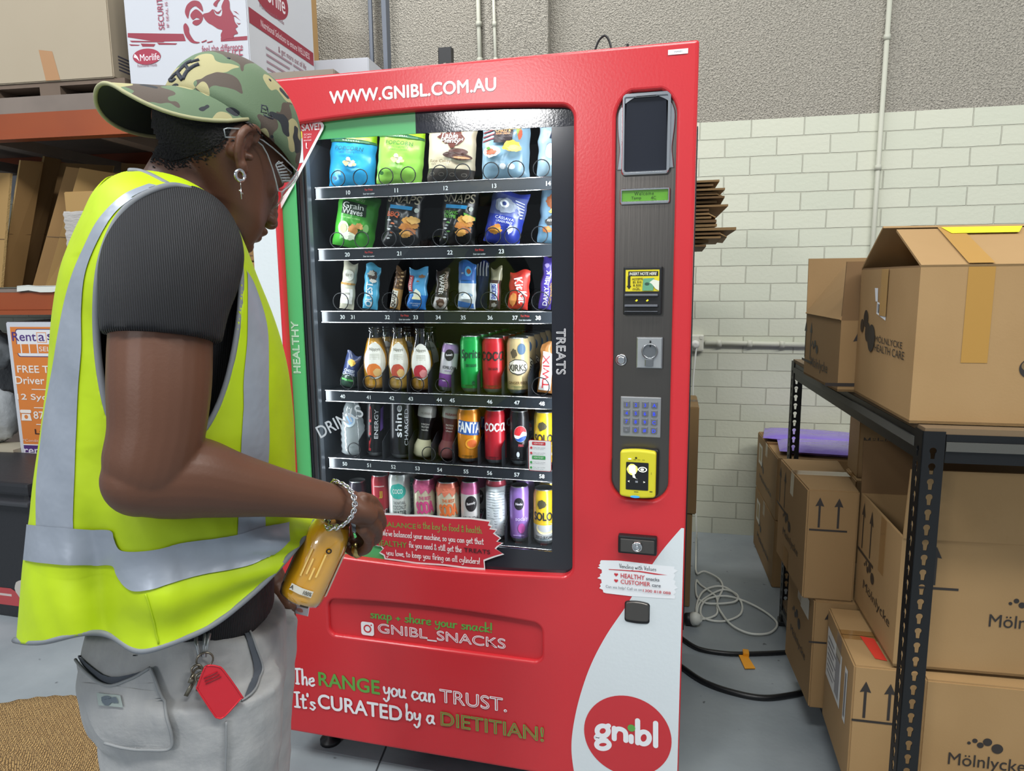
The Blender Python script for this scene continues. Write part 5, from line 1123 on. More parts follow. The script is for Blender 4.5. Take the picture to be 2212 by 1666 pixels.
def d_b1l(A, L, H):
    A.sh([[(L * .36, H * .76), (L * .53, H * .73), (L * .53, H * .63), (L * .36, H * .67)]], '#dfe2e6'); A.sh([[(L * .30, H * .86), (L * .36, H * .86), (L * .37, H * .76), (L * .33, H * .76)]], '#dfe2e6')
    for k in range(9): x = L * (.37 + .016 * k); A.sh([[(x, H * .745 - k * .0006), (x + L * .006 * (1 + k % 2), H * .745 - k * .0006), (x + L * .006 * (1 + k % 2), H * .68 - k * .0006), (x, H * .68 - k * .0006)]], '#3a3c42')
    A.tx('MÖLNLYCKE', L * .60, H * .49, L * .46, H * .055, INK, bold=0); A.tx('HEALTH CARE', L * .62, H * .42, L * .50, H * .055, INK, bold=0)
    for cx, cy, r in ((.10, .56, .014), (.17, .62, .018), (.22, .52, .020), (.30, .48, .028)): A.sh([ell(cx * L, cy * H, r, r * 1.2, 20)], '#2c2926')
    A.sh([rect(L * .42, H * .66, L * .54, H)], '#a5814a')
printed(b1, 'left', d_b1l)
mb = MB(); f0, f1, g1, g0 = [Vector(p) - b1['c'] for p in ((.437, 1.585, 1.378), (.86, 1.60, 1.378), (.852, 1.80, 1.459), (.436, 1.785, 1.461))]
nn = (f1 - f0).cross(g0 - f0).normalized() * .007
fm = lambda u, v, l=0.: f0.lerp(f1, u).lerp(g0.lerp(g1, u), v) + nn * (1 + l * 200)
A = Art(mb, fm, .0004, .0004); A.sh([rect(.2, 0, .31, 1)], M_TAPE); mb.build('tape', b1['t'])
mb = MB(); A = Art(mb, fm, .0012, .0004); A.sh([[(.24, .80), (.55, .80), (.60, .985), (.215, .99)]], '#e8dc28'); mb.build('sticker', b1['t'])
b2 = carton('smaller open carton behind the large one on the rack top', [(.372, 1.995), (.80, 2.03), (.78, 2.38), (.338, 2.356)], Z1_, 1.247, open_=True, mt=M_CARD2)
flap(b2, [(.338, 2.356, 1.247), (.372, 1.995, 1.247), (.455, 2.02, 1.392), (.435, 2.30, 1.392)])
flap(b2, [(.78, 2.38, 1.247), (.338, 2.356, 1.247), (.338, 2.372, 1.418), (.78, 2.395, 1.418)], M_CARD2)
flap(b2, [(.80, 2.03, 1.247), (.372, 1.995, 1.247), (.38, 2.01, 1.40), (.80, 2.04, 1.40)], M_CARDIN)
printed(b2, 'left', lambda A, L, H: (arrows(A, L * .10, H * .55, H * .62), dots(A, L * .32, H * .52, H * .20), A.tx('Mölnlycke', L * .48, H * .24, L * .50, H * .20, INK, bold=0)))
printed(b2, 'front', lambda A, L, H: arrows(A, L * .12, H * .5, H * .8, 1))
# ---- the rack
M_BLK = mat('black_powder_coat', '#0b0c0e', .4)
rk = thing('storage_rack', 'black slotted steel storage rack holding cartons at the right', 'rack', (0, 0, 0))
N_, F_ = Vector((.453, 1.545, 0)), Vector((.358, 2.80, 0)); wdir = Vector((.9990, .0447, 0))
def keyholes(w, z1, pitch=.0325):
    out = []; z = .03
    while z < z1 - .03:
        o = [(w * .5 + .0068 * math.cos(a), z + .005 + .0068 * math.sin(a)) for a in [math.radians(q) for q in range(-50, 231, 28)]]
        o += [(w * .5 - .0034, z - .012), (w * .5 + .0034, z - .012)]
        out.append(o[::-1]); z += pitch
    return out
def post(c, sx, sy, z1=1.05):
    """L-section upright: corner at c, one leaf along +-wdir, one along the depth"""
    mb = MB(); w = .042; dd = (F_ - N_).normalized()
    for ax, nrm, sg in ((wdir, dd, sx), (dd, wdir, sy)):
        mb.slab([rect(0, 0, w, z1)] + keyholes(w, z1), lambda u, v, q, ax=ax, nrm=nrm, sg=sg: c + ax * (u * sg) + nrm * q + Vector((0, 0, v)), M_BLK, .002)
    mb.box((c.x + wdir.x * sx * .02, c.y + .02 * sy, .01), (.05, .05, .02), M_RUBBER, .004)
    return mb.build('post', rk)
RW = 1.2
post(N_, 1, 1); post(F_, 1, -1); post(N_ + wdir * RW, -1, 1); post(F_ + wdir * RW, -1, -1)
def beam(a, b, z0, z1, th=.03):
    d = (b - a).normalized(); n = Vector((-d.y, d.x, 0)) * th / 2
    mb = MB(); mb.hexa([a - n + Vector((0, 0, z0)), b - n + Vector((0, 0, z0)), b + n + Vector((0, 0, z0)), a + n + Vector((0, 0, z0))], [a - n + Vector((0, 0, z1)), b - n + Vector((0, 0, z1)), b + n + Vector((0, 0, z1)), a + n + Vector((0, 0, z1))], M_BLK)
    g = n * 1.25; zz0, zz1 = z0 + (z1 - z0) * .42, z0 + (z1 - z0) * .74
    mb.hexa([a - g + Vector((0, 0, zz0)), b - g + Vector((0, 0, zz0)), b + g + Vector((0, 0, zz0)), a + g + Vector((0, 0, zz0))], [a - g + Vector((0, 0, zz1)), b - g + Vector((0, 0, zz1)), b + g + Vector((0, 0, zz1)), a + g + Vector((0, 0, zz1))], mat('beam_lip', '#4c4c48', .5))
    return mb.build('beam', rk)
dd = (F_ - N_).normalized()
for z0, z1 in ((.985, 1.044), (.035, .082)):
    o_ = wdir * .02
    beam(N_ + wdir * .045 + dd * .018, N_ + wdir * (RW - .045) + dd * .018, z0, z1); beam(F_ + wdir * .045 - dd * .018, F_ + wdir * (RW - .045) - dd * .018, z0, z1)
    beam(N_ + wdir * .018 + dd * .045, F_ + wdir * .018 - dd * .045, z0, z1); beam(N_ + wdir * (RW - .018) + dd * .045, F_ + wdir * (RW - .018) - dd * .045, z0, z1)
    mb = MB(); c4 = [N_ + wdir * .005 + dd * .005, N_ + wdir * (RW - .005) + dd * .005, F_ + wdir * (RW - .005) - dd * .005, F_ + wdir * .005 - dd * .005]
    mb.hexa([p + Vector((0, 0, z1)) for p in c4], [p + Vector((0, 0, z1 + .012)) for p in c4], mat('shelf_board', '#6d5a42', .7)); mb.build('shelf_board', rk)
ZL = .096
bD = carton('short carton on the lower shelf behind the labelled one, under the arrow carton', [(.358, 2.062), (.76, 2.09), (.75, 2.40), (.328, 2.375)], ZL, .433, GB, M_CARD2)
printed(bD, 'left', lambda A, L, H: (dots(A, L * .4, H * .58, .05), A.tx('Mölnlycke', L * .5, H * .36, L * .6, H * .10, INK, bold=0), A.sh([rect(L * .55, H * .75, L * .85, H * .93)], '#c9c4b4')))
printed(bD, 'front', lambda A, L, H: arrows(A, L * .105, H * .76, H * .28, 1))
bE = carton('low front carton with white paper label and red tape on its top', [(.398, 1.728), (.545, 1.735), (.545, 2.045), (.392, 2.04)], ZL, .427, GB, M_CARD)
printed(bE, 'front', lambda A, L, H: arrows(A, L * .38, H * .72, H * .30))
def d_e(A, L, H):
    A.sh([rect(L * .06, H * .42, L * .62, H * .86)], '#d4d4d0'); A.sh([rect(L * .74, H * .42, L * .83, H * .86)], '#cfcfcb')
    for k in range(7): A.sh([rect(L * .10, H * (.48 + .05 * k), L * (.34 + .1 * (k % 2)), H * (.495 + .05 * k))], '#77777a')
    A.sh([rect(L * .42, H * .46, L * .56, H * .80)], '#8f8f90'); A.sh([rect(L * .765, H * .46, L * .80, H * .82)], '#707074')
printed(bE, 'left', d_e, 'paper_label')
P = bE['P']; e = Vector((0, 0, bE['h'] + .0016)); mb = MB(); q = lambda u, v: P[0].lerp(P[1], u).lerp(P[3].lerp(P[2], u), v) + e
mb.add([q(.38, .13), q(.555, .11), q(.525, .46), q(.31, .49)], [(0, 1, 2, 3)], ink('#cf3a2c')); mb.build('red_tape', bE['t'])
bG = carton('wide printed carton at the bottom right of the rack', [(.548, 1.705), (1.02, 1.73), (1.01, 2.08), (.548, 2.05)], ZL, .425, GB, M_CARD)
printed(bG, 'front', lambda A, L, H: brand(A, L * .30, H * .40, .065))
bF = carton('open carton with raised flaps in the middle of the rack', [(.483, 1.735), (.98, 1.77), (.96, 2.12), (.468, 2.085)], .434, .757, GB, M_CARD, open_=True)
flap(bF, [(.483, 1.735, .757), (.98, 1.77, .757), (.98, 1.75, .927), (.483, 1.715, .927)])
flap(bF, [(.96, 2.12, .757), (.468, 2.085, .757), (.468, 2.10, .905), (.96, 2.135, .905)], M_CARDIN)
printed(bF, 'front', lambda A, L, H: (arrows(A, L * .15, H * .78, H * .30, 1), brand(A, L * .56, H * .40, .065)))
printed(bF, 'left', lambda A, L, H: (arrows(A, L * .22, H * .72, H * .42), dots(A, L * .34, H * .44, .045), A.tx('Mölnlycke', L * .55, H * .26, L * .66, H * .10, INK, bold=0)))
mb = MB(); A = Art(mb, bF['left'], .002); A.sh([rect(bF['left'].L * .56, bF['h'] * .55, bF['left'].L * .68, bF['h'])], M_CTAPE); mb.build('tape', bF['t'])
bC = carton('carton with two up arrows facing the aisle, beside the far post', [(.325, 2.068), (.462, 2.074), (.47, 2.43), (.29, 2.42)], .434, .763, GB, M_CARD2)
printed(bC, 'front', lambda A, L, H: arrows(A, L * .43, H * .78, H * .28))
printed(bC, 'left', lambda A, L, H: (arrows(A, L * .14, H * .72, H * .38), dots(A, L * .36, H * .48, .05), A.tx('Mölnlycke', L * .52, H * .32, L * .56, H * .10, INK, bold=0), A.sh([rect(L * .30, H * .02, L * .48, H * .2)], '#8c6a3c')))
xr = .80
bA2 = carton('bottom carton of the far stack standing by the brick wall', [(.362, 3.117), (xr, 3.15), (xr - .02, 3.70), (.325, 3.66)], 0, .308, GB, M_CARD2)
bA1 = carton('top carton of the far stack, with purple packs lying on it', [(.362, 3.117), (xr, 3.15), (xr - .02, 3.70), (.325, 3.66)], .309, .59, GB, M_CARD2)
for b_, s_ in ((bA1, .62), (bA2, .5)):
    printed(b_, 'left', lambda A, L, H: (dots(A, L * .3, H * .5, .05), A.tx('Mölnlycke', L * .5, H * .28, L * .6, H * .12, INK, bold=0), A.sh([rect(L * .12, H * .5, L * .30, H * .85)], '#c4c2b8'), A.sh([rect(L * .15, H * .56, L * .26, H * .80)], '#9b8a64')))
bH2 = carton('carton hidden low behind the middle of the rack', [(.62, 2.86), (1.1, 2.9), (1.1, 3.09), (.62, 3.05)], 0, .58, GB, M_CARD2)
bH = carton('carton standing under the rack top behind the open one', [(.63, 2.90), (1.05, 2.94), (1.05, 3.12), (.63, 3.08)], .581, .90, GB, M_CARD2)
bH['t'].location.y += .0
printed(bH, 'front', lambda A, L, H: (dots(A, L * .2, H * .7, .035), A.tx('Mölnlycke', L * .22, H * .45, L * .36, H * .12, INK, bold=0)))
# purple packs
M_PUR = mat('purple_film', '#7a62bf', .25, coat=.5, bump=(24, .5))
def soft_pack(label, c, w, d, h, rz, seed):
    mb = MB(); n = 14; vs = []; fs = []
    for side in (1, -1):
        for i in range(n + 1):
            for j in range(n + 1):
                u, v = i / n * 2 - 1, j / n * 2 - 1
                e = max(0, 1 - abs(u) ** 5) * max(0, 1 - abs(v) ** 5)
                z = h / 2 + side * (h / 2 * e ** .6 + .004 * noise.noise(Vector((u * 3 + seed, v * 3, side))) * e)
                vs.append((u * w / 2, v * d / 2, max(z, 0)))
    m_ = (n + 1) ** 2
    for i in range(n):
        for j in range(n):
            a = i * (n + 1) + j; q = (a, a + n + 1, a + n + 2, a + 1); fs.append(q); fs.append(tuple(x + m_ for x in q[::-1]))
    mb.add(vs, fs, M_PUR, True); return tag(mb.build('plastic_pack', None, c, (0, 0, rz)), label, 'pack')
soft_pack('rear folded purple plastic pack on the far carton', (.55, 3.52, .591), .42, .24, .035, -.12, 3)
soft_pack('front folded purple plastic pack behind the far rack post', (.57, 3.27, .591), .38, .24, .04, -.06, 8)
# ---- cartons and folded cardboard behind the machine
p = onZ(1484, 1312, 0); Yb = max(p.y, 2.55); xr1 = onY(1507, 1000, Yb).x; xr2 = onY(1492, 1230, Yb).x
zt, zm = onY(1500, 880, Yb).z, onY(1500, 1112, Yb).z
carton('lower carton standing behind the vending machine', [(xr2 - .42, Yb), (xr2, Yb), (xr2, Yb + .36), (xr2 - .42, Yb + .36)], 0, zm - .002, None, M_CARD2)
carton('upper carton behind the right edge of the vending machine', [(xr1 - .40, Yb), (xr1, Yb), (xr1 - .01, Yb + .30), (xr1 - .40, Yb + .30)], zm, zt, None, M_CARD2)
Ys = 2.62
su = thing('shelf_unit', 'black slotted shelf unit hidden behind the vending machine', 'shelf unit', (0, 0, 0))
px_ = onY(960, 118, 2.66); ztop = onY(960, 102, 2.66).z
zsh = onY(1510, 536, Ys + .2).z
for xx in (px_.x, -.50):
    for yy in (2.66, 3.12):
        mb = MB(); hz = ztop if xx == px_.x else zsh + .30
        if xx != px_.x: hz = zsh - .04
        for k in range(2):
            mb.slab([rect(0, 0, .05, hz)] + [[(x_ + .02, z_) for x_, z_ in rect(0, z, .01, z + .025)][::-1] for z in np.arange(.06, hz - .04, .075)], lambda u, v, q, k=k, xx=xx, yy=yy: Vector((xx + (u - .025 if k == 0 else (.025 if u < -1 else -.025) + q), yy + (q if k == 0 else u), v)), M_BLK, .002)
        mb.slab([rect(0, 0, .03, hz)], lambda u, v, q, xx=xx, yy=yy: Vector((xx + .025 + q, yy + u, v)), M_BLK, .002)
        mb.build('post', su)
MB().box(((px_.x - .09) / 2, 2.90, zsh - .020), (abs(px_.x) - .02, .52, .03), M_BLK, .003).build('shelf_board', su)
rr = random.Random(5); z = zsh - .003
ends = [(1525, 0), (1530, 1), (1556, 0), (1556, 0), (1589, 1), (1548, 2), (1547, 2), (1536, 0), (1532, 0), (1531, 0), (1572, 0), (1548, 0), (1564, 0), (1548, 1), (1565, 0), (1540, 0), (1553, 0)]
SH = 'flattened cartons piled behind the machine'
top = onY(1500, 394, Ys + .1).z; step = (top - z) / len(ends)
ORD = ('lowest', 'second', 'third', 'fourth', 'fifth', 'sixth', 'seventh', 'eighth', 'ninth', 'tenth', 'eleventh', 'twelfth', 'thirteenth', 'fourteenth', 'fifteenth', 'sixteenth', 'topmost')
for i, (xe, k) in enumerate(ends):
    X = onY(xe, 530 - i * 8, Ys + .05).x; th = step * (.5 if k == 0 else .7); y0, y1 = Ys + .02 * rr.random(), Ys + .42 + .1 * rr.random()
    ya = .03 + .12 * rr.random() * (1 if i % 2 else -1)
    mb = MB(); L_ = .55
    mb.hexa([(-L_, y0, 0), (0, y0, 0), (-.03 - ya * .3, y1, 0), (-L_, y1, 0)], [(-L_, y0, th), (0, y0, th), (-.03 - ya * .3, y1, th), (-L_, y1, th)], M_CARD2 if i % 3 else M_CARDIN)
    if i % 5 == 3: mb.hexa([(0, y0, 0), (.022, y0 + .02, -.010), (.022, y1 - .05, -.010), (-.03 - ya * .3, y1, 0)], [(0, y0, th * .6), (.022, y0 + .02, -.010 + th * .6), (.022, y1 - .05, -.010 + th * .6), (-.03 - ya * .3, y1, th * .6)], M_CARD)
    o = mb.build('flattened_carton', None, (X, 0, z), (0, 0, 0)); tag(o, '%s flattened carton of the pile sticking out behind the machine' % ORD[i], 'cardboard', SH); z += step
# ---- cables on the floor
M_WCAB = mat('white_cable', '#e2e4dc', .45); M_BCAB = mat('black_cable', '#101114', .4)
def floor_pts(pix, z): return [onZ(x, y, z) for x, y in smooth(pix, 8)]
ow = wallmap(ox, .055) + Vector((0, 0, oz - .02))
down = [ow, ow + Vector((-.004, -.002, -.05)), ow + Vector((-.012, -.004, -.22)), ow + Vector((-.002, -.004, -.45)), ow + Vector((.004, -.01, -.60))]
gf = onZ(1499, 1162, .012); down += [gf + Vector((.012, 0, .05)), gf + Vector((.012, 0, 0))]
mb = MB(); coil = floor_pts([(1503, 1232), (1507, 1242), (1523, 1238), (1553, 1253), (1561, 1272), (1549, 1300), (1547, 1328), (1512, 1338), (1504, 1316), (1520, 1280), (1562, 1270), (1598, 1296), (1600, 1326), (1562, 1342), (1520, 1336), (1514, 1316), (1530, 1297), (1572, 1291), (1622, 1306), (1664, 1330), (1679, 1350), (1660, 1369), (1618, 1371), (1578, 1352), (1552, 1316), (1546, 1290), (1514, 1264), (1504, 1254), (1506, 1290), (1530, 1306), (1585, 1304), (1592, 1288), (1560, 1276), (1516, 1298), (1506, 1322), (1512, 1333)], .007)
for k, q in enumerate(coil): q.z = .0055 + .004 * (1 + math.sin(k * .11))
mb.tube(smooth([tuple(p) for p in down], 5) + coil, .0045, M_WCAB, 8)
o = tag(mb.build('power_lead'), 'white power lead hanging from the outlet and coiled on the floor', 'cable')
pl = onZ(1497, 1337, .03); mb = MB(); Mx = Matrix.Translation(pl) @ Matrix.Rotation(math.radians(72), 4, Vector((.35, 1, 0)))
mb.lathe([(.026, -.002), (.025, .018), (.012, .034)], M_WCAB, 20, Mx); mb.lathe([(.018, -.034), (.0245, -.028), (.0245, -.001)], M_RUBBER, 20, Mx); mb.build('connector', o)
def cab(pix, r, label):
    mb = MB(); mb.tube(floor_pts(pix, r + .0005), r, M_BCAB, 10); return tag(mb.build('black_cable'), label, 'cable')
cab([(1440, 1352), (1476, 1382), (1510, 1402), (1560, 1411), (1610, 1413), (1692, 1410), (1716, 1406)], .0085, 'black cable with an orange tag on the grey floor')
cab([(1440, 1415), (1475, 1443), (1520, 1473), (1580, 1495), (1650, 1508), (1720, 1500), (1760, 1490)], .0095, 'thicker black cable curving nearer on the grey floor')
c = onZ(1611, 1413, .01); mb = MB(); M_ORT = mat('orange_tape', '#f0a322', .45)
mb.box((c.x, c.y, .011), (.022, .03, .022), M_ORT, .004); e1, e2 = onZ(1604, 1418, .004), onZ(1622, 1447, .004)
mb.hexa([e1 + Vector((-.014, 0, 0)), e2 + Vector((-.020, 0, 0)), e2 + Vector((.016, .01, 0)), e1 + Vector((.014, .01, 0))], [e1 + Vector((-.014, 0, .006)), e2 + Vector((-.02, 0, .002)), e2 + Vector((.016, .01, .002)), e1 + Vector((.014, .01, .006))], M_ORT)
tag(mb.build('cable_tag'), 'orange tape tag folded round the black cable', 'tag')
# ================================================================== PALLET RACK AND ITS LOAD, LEFT
RD = Vector((.9957, .093, 0)); RNn = Vector((.093, -.9957, 0)); RP0 = Vector((-3.0, 2.52, 0))
def onR(x, y, off=0.):                                   # pixel -> point on the plane of the rack front, off metres behind it
    return onP(x, y, RP0 - RNn * off, RNn)
def rS(p): return (p - RP0).dot(RD)
def rpt(s, off, z): return RP0 + RD * s - RNn * off + Vector((0, 0, z))
M_ORB = mat('orange_beam', '#95471f', .5, vary=(3, .4, '#7a3820'))
M_UPR = mat('grey_upright', '#5f6672', .5)
M_BOARD = mat('deck_board', '#7d7168', .75, vary=(6, .4, '#675d56'))
pr = thing('pallet_rack', 'tall rack with orange beams and grey slotted uprights at the left', 'rack', (0, 0, 0))
SA, SB = -1.6, rS(onR(838, 75, .95)) + .0
zb3a, zb3b = onR(110, 241).z, onR(110, 298).z            # top beam
zd3 = onR(110, 205).z
zb2a, zb2b = onR(60, 632).z, onR(60, 680).z
zb1a, zb1b = onR(40, 995).z, onR(40, 1016).z
def rbox(s0, s1, o0, o1, z0, z1, mt, name, parent, bev=0):
    mb = MB(); mb.hexa([rpt(s0, o0, z0), rpt(s1, o0, z0), rpt(s1, o1, z0), rpt(s0, o1, z0)], [rpt(s0, o0, z1), rpt(s1, o0, z1), rpt(s1, o1, z1), rpt(s0, o1, z1)], mt)
    return mb.build(name, parent)
SR = rS(onR(640, 240)) + .10
for za, zb in ((zb3a, zb3b), (zb2a, zb2b), (zb1a - .0, zb1b - .05)):
    for off in (0., .93):
        mb = MB(); t = za - zb
        mb.hexa([rpt(SA, off, zb + t * .22), rpt(SR, off, zb + t * .22), rpt(SR, off + .05, zb + t * .22), rpt(SA, off + .05, zb + t * .22)], [rpt(SA, off, za), rpt(SR, off, za), rpt(SR, off + .05, za), rpt(SA, off + .05, za)], M_ORB)
        mb.hexa([rpt(SA, off - .012, zb), rpt(SR, off - .012, zb), rpt(SR, off + .05, zb), rpt(SA, off + .05, zb)], [rpt(SA, off - .012, zb + t * .2), rpt(SR, off - .012, zb + t * .2), rpt(SR, off + .05, zb + t * .22), rpt(SA, off + .05, zb + t * .22)], M_ORB)
        mb.build('beam', pr)
for z, th in ((zb3a, zd3 - zb3a), (zb2a, .016), (zb1a, .016)): rbox(SA, SR, .004, .97, z + .001, z + th, M_BOARD, 'deck_board', pr)
for k in range(5): s = SA + .2 + k * (SR - SA) / 5; rbox(s, s + .08, .06, .92, zb3b, zb3b + .05, M_BOARD, 'cross_bar', pr)
def upright(s, off, w, h):
    mb = MB(); slots = []
    for z in np.arange(.08, h - .05, .075): slots += [rect(w * .22, z, w * .32, z + .025)[::-1], rect(w * .66, z, w * .76, z + .025)[::-1]]
    mb.slab([rect(0, 0, w, h)] + slots, lambda u, v, q: rpt(s + u, off + q, v), M_UPR, .003)
    for e in (0, w): mb.hexa([rpt(s + e, off, 0), rpt(s + e + .003, off, 0), rpt(s + e + .003, off + .06, 0), rpt(s + e, off + .06, 0)], [rpt(s + e, off, h), rpt(s + e + .003, off, h), rpt(s + e + .003, off + .06, h), rpt(s + e, off + .06, h)], M_UPR)
    return mb.build('upright', pr)
ua, ub = rS(onR(797, 75, .95)), rS(onR(834, 75, .95))
upright(ua, .95, ub - ua, 3.4); upright(SA, 0, .09, 3.4); upright(SA, .9, .09, 3.4); upright(SR - .02, -.02, .07, zb3b - .02)
# ---- top level: pallet, cartons
ZT = zd3 + .001
pz = onR(150, 172).z
M_WOOD = mat('pallet_timber', '#6f5f52', .8, vary=(8, .4, '#5c4e44'))
mb = MB(); sA, sB = rS(onR(-60, 180)), rS(onR(262, 165))
def mbb(mb, s0, s1, o0, o1, z0, z1, mt): mb.hexa([rpt(s0, o0, z0), rpt(s1, o0, z0), rpt(s1, o1, z0), rpt(s0, o1, z0)], [rpt(s0, o0, z1), rpt(s1, o0, z1), rpt(s1, o1, z1), rpt(s0, o1, z1)], mt)
hp = pz - ZT
for k in range(3): s = sA + (sB - sA - .1) * k / 2; mbb(mb, s, s + .1, .02, .88, ZT, ZT + hp * .7, M_WOOD)
for k in range(6): mbb(mb, sA, sB, .02 + .15 * k, .12 + .15 * k, ZT + hp * .7, pz, M_WOOD)
tag(mb.build('timber_pallet'), 'timber pallet under the big beige carton on the top rack level', 'pallet')
M_BEIGE = mat('beige_carton', '#a99c87', .75, vary=(3, .25, '#9f927c'))
def rcarton(label, px0, px1, off, depth, z0, z1, mt, **k):
    s0, s1 = rS(onR(*px0, off)), rS(onR(*px1, off))
    q = lambda s, o: tuple(rpt(s, o, 0)[:2])
    return carton(label, [q(s0, off), q(s1, off), q(s1, off + depth), q(s0, off + depth)], z0, z1, mt=mt, **k)
big = rcarton('big beige carton with a strip of brown tape at the upper left', (-160, 170), (245, 162), .01, .46, pz + .001, pz + .62, M_BEIGE, seam=False)
f = big['front']; sx = (rS(onR(108, 140)) - rS(onR(-160, 170)))
printed(big, 'front', lambda A, L, H: A.sh([[(sx - .045, .13), (sx + .02, .12), (sx + .045, 0.003), (sx - .025, .003)]], '#a9805a'), 'tape')
printed(big, 'right', lambda A, L, H: [A.sh([rect(L * .08, H * (.06 + .022 * k), L * .8, H * (.07 + .022 * k))], '#4c4a55') for k in range(5)])
M_WHITEC = mat('white_carton', '#c3c6cd', .6)
zw = onR(410, 148).z
wc = rcarton('white carton printed in dark red with a smiling couple', (279, 150), (541, 142), .01, .62, ZT + .004, ZT + .56, M_WHITEC, seam=False)
DR = '#8f2a3d'
def d_white(A, L, H):
    O = rS(onR(279, 150)); Zb = wc['c'].z
    def z(a, b): p = onR(a / 2.976, b / 2.976, .01); return (rS(p) - rS(onR(279, 150, .01)), p.z - Zb)
    A.sh([[z(822, 213), z(1180, 218), z(1195, 265), z(1000, 268), z(822, 240)]], DR); A.sh([[z(1420, 245), z(1590, 232), z(1590, 258), z(1420, 268)]], DR)
    for a, b, c_, d in ((830, 285, 900, 295), (905, 280, 1000, 300), (1010, 275, 1140, 288), (835, 262, 1060, 272)): A.sh([[z(a, b), z(c_, b + 4), z(c_ - 10, d), z(a + 12, d)]], DR)
    # couple: hair, faces and shoulders as printed patches
    A.sh([[z(*q) for q in smooth([(1190, 70), (1205, 30), (1240, 5), (1280, 10), (1300, 40), (1305, 75), (1285, 60), (1255, 40), (1225, 62), (1215, 95), (1210, 120), (1196, 100)], 4, True)]], DR)
    A.sh([[z(*q) for q in smooth([(1225, 95), (1260, 60), (1300, 90), (1305, 120), (1290, 150), (1262, 165), (1238, 150), (1250, 132), (1285, 125), (1262, 115), (1240, 128)], 4, True)]], DR)
    A.sh([[z(*q) for q in smooth([(1180, 170), (1195, 150), (1215, 180), (1220, 215), (1250, 262), (1285, 272), (1265, 280), (1225, 270), (1190, 225)], 4, True)]], DR)
    A.sh([[z(*q) for q in smooth([(1305, 95), (1345, 80), (1370, 60), (1385, 92), (1420, 105), (1430, 75), (1425, 40), (1450, -10), (1475, 10), (1480, 60), (1500, 95), (1510, 140), (1530, 170), (1515, 185), (1530, 215), (1505, 225), (1500, 245), (1460, 250), (1430, 260), (1420, 225), (1430, 195), (1400, 185), (1370, 165), (1330, 140)], 4, True)]], DR)
    A.sh([[z(*q) for q in smooth([(1372, 30), (1390, 5), (1420, -8), (1400, 22), (1392, 45)], 4, True)]], DR); A.sh([[z(*q) for q in smooth([(1375, 60), (1400, 78), (1425, 62), (1408, 88), (1390, 86)], 4, True)]], DR)
    for a, b, c_, d in ((1480, 95, 1548, 135), (1500, 70, 1540, 95), (1520, 145, 1550, 150)): A.sh([[z(a, b), z((a + c_) / 2, b + 6), z(c_, d), z((a + c_) / 2, b + 14)]], DR)
    for a, b, c_, d in ((1295, 270, 1330, 256), (1330, 272, 1368, 262)): A.sh([[z(a, b), z(c_, d), z(c_, d + 8), z(a + 5, b + 6)]], DR)
    c0 = z(945, 365); rx = z(1035, 365)[0] - c0[0]; A.sh([ell(c0[0], c0[1], rx, rx * .49, 36)], '#a02f45'); A.tx('Morlife', z(965, 370)[0], z(965, 368)[1], rx * 1.4, rx * .42, '#e3dde2', bold=.01)
    q = z(878, 366); A.sh([[(q[0] - .006, q[1] + .012), (q[0] + .006, q[1]), (q[0] + .014, q[1] - .020), (q[0] + .0, q[1] - .006), (q[0] - .012, q[1] - .002)]], '#e3dde2')
    A.tx('Functional Foods', z(948, 420)[0], z(948, 420)[1], z(1010, 420)[0] - z(886, 420)[0], .012, '#8a5a6a', bold=0)
    A.tx('feel the difference', z(1430, 308)[0], z(1430, 308)[1], z(1562, 308)[0] - z(1298, 308)[0], .026, '#a0435a', bold=0); A.tx('LOVE LIFE', z(1432, 355)[0], z(1432, 362)[1], z(1562, 308)[0] - z(1300, 308)[0], .046, '#a0435a', bold=0)
    A.tx('SECURITY SEAL', z(1030, 40)[0], z(1030, 10)[1], .22, .026, '#a0435a', rot=90, bold=.01); A.tx('IF SEAL IS BROKEN', z(1072, 40)[0], z(1072, 10)[1], .20, .011, '#a0435a', rot=90, bold=0)
printed(wc, 'front', d_white)
def d_white_r(A, L, H):
    A.sh([ell(L * .33, H * .74, L * .26, L * .14, 36)], '#8f2a3d'); A.tx('Morlife', L * .36, H * .74, L * .36, L * .12, '#ded6dc', bold=.01); A.tx('Functional Foods', L * .34, H * .60, L * .34, L * .025, '#8a5a6a', bold=0)
    A.sh([rect(L * .02, H * .42, L * .98, H * .53)], '#8f2a3d'); A.tx('Nutritional Solutions to ensure WELLNESS', L * .54, H * .475, L * .74, H * .05, '#d9ccd2', bold=0); A.tx('& get more out of life', L * .62, H * .36, L * .44, H * .06, '#8f5a68', bold=0)
    for k in range(6): A.sh([rect(L * .22, H * (.06 + .05 * k), L * (.52 + .04 * (k % 3)), H * (.075 + .05 * k))], '#9a7f8c'); A.sh([rect(L * .62, H * (.06 + .05 * k), L * (.86 + .03 * (k % 2)), H * (.075 + .05 * k))], '#9a7f8c')
printed(wc, 'right', d_white_r)
bk = rcarton('brown carton standing behind the printed white carton', (545, 60), (640, 45), .66, .25, ZT + .004, ZT + .68, mat('cardboard_tan', '#a98758', .75), seam=False)
printed(bk, 'front', lambda A, L, H: [A.sh([rect(L * .86, H * (.68 + .035 * k), L * .96, H * (.69 + .035 * k))], '#5c4a32') for k in range(8)])
MB_ = MB(); p0, p1 = onR(640, 128, .97), onR(800, 128, .97)
wp = rcarton('white carton low behind the top of the vending machine', (662, 140), (796, 135), .66, .25, ZT + .004, onR(720, 128, .66).z, M_WHITEC, seam=False)
gp = rcarton('flat grey carton lying next to the printed white carton', (572, 162), (722, 160), .02, .28, ZT + .004, onR(660, 152, .02).z, mat('grey_carton', '#8f8478', .8), seam=False)
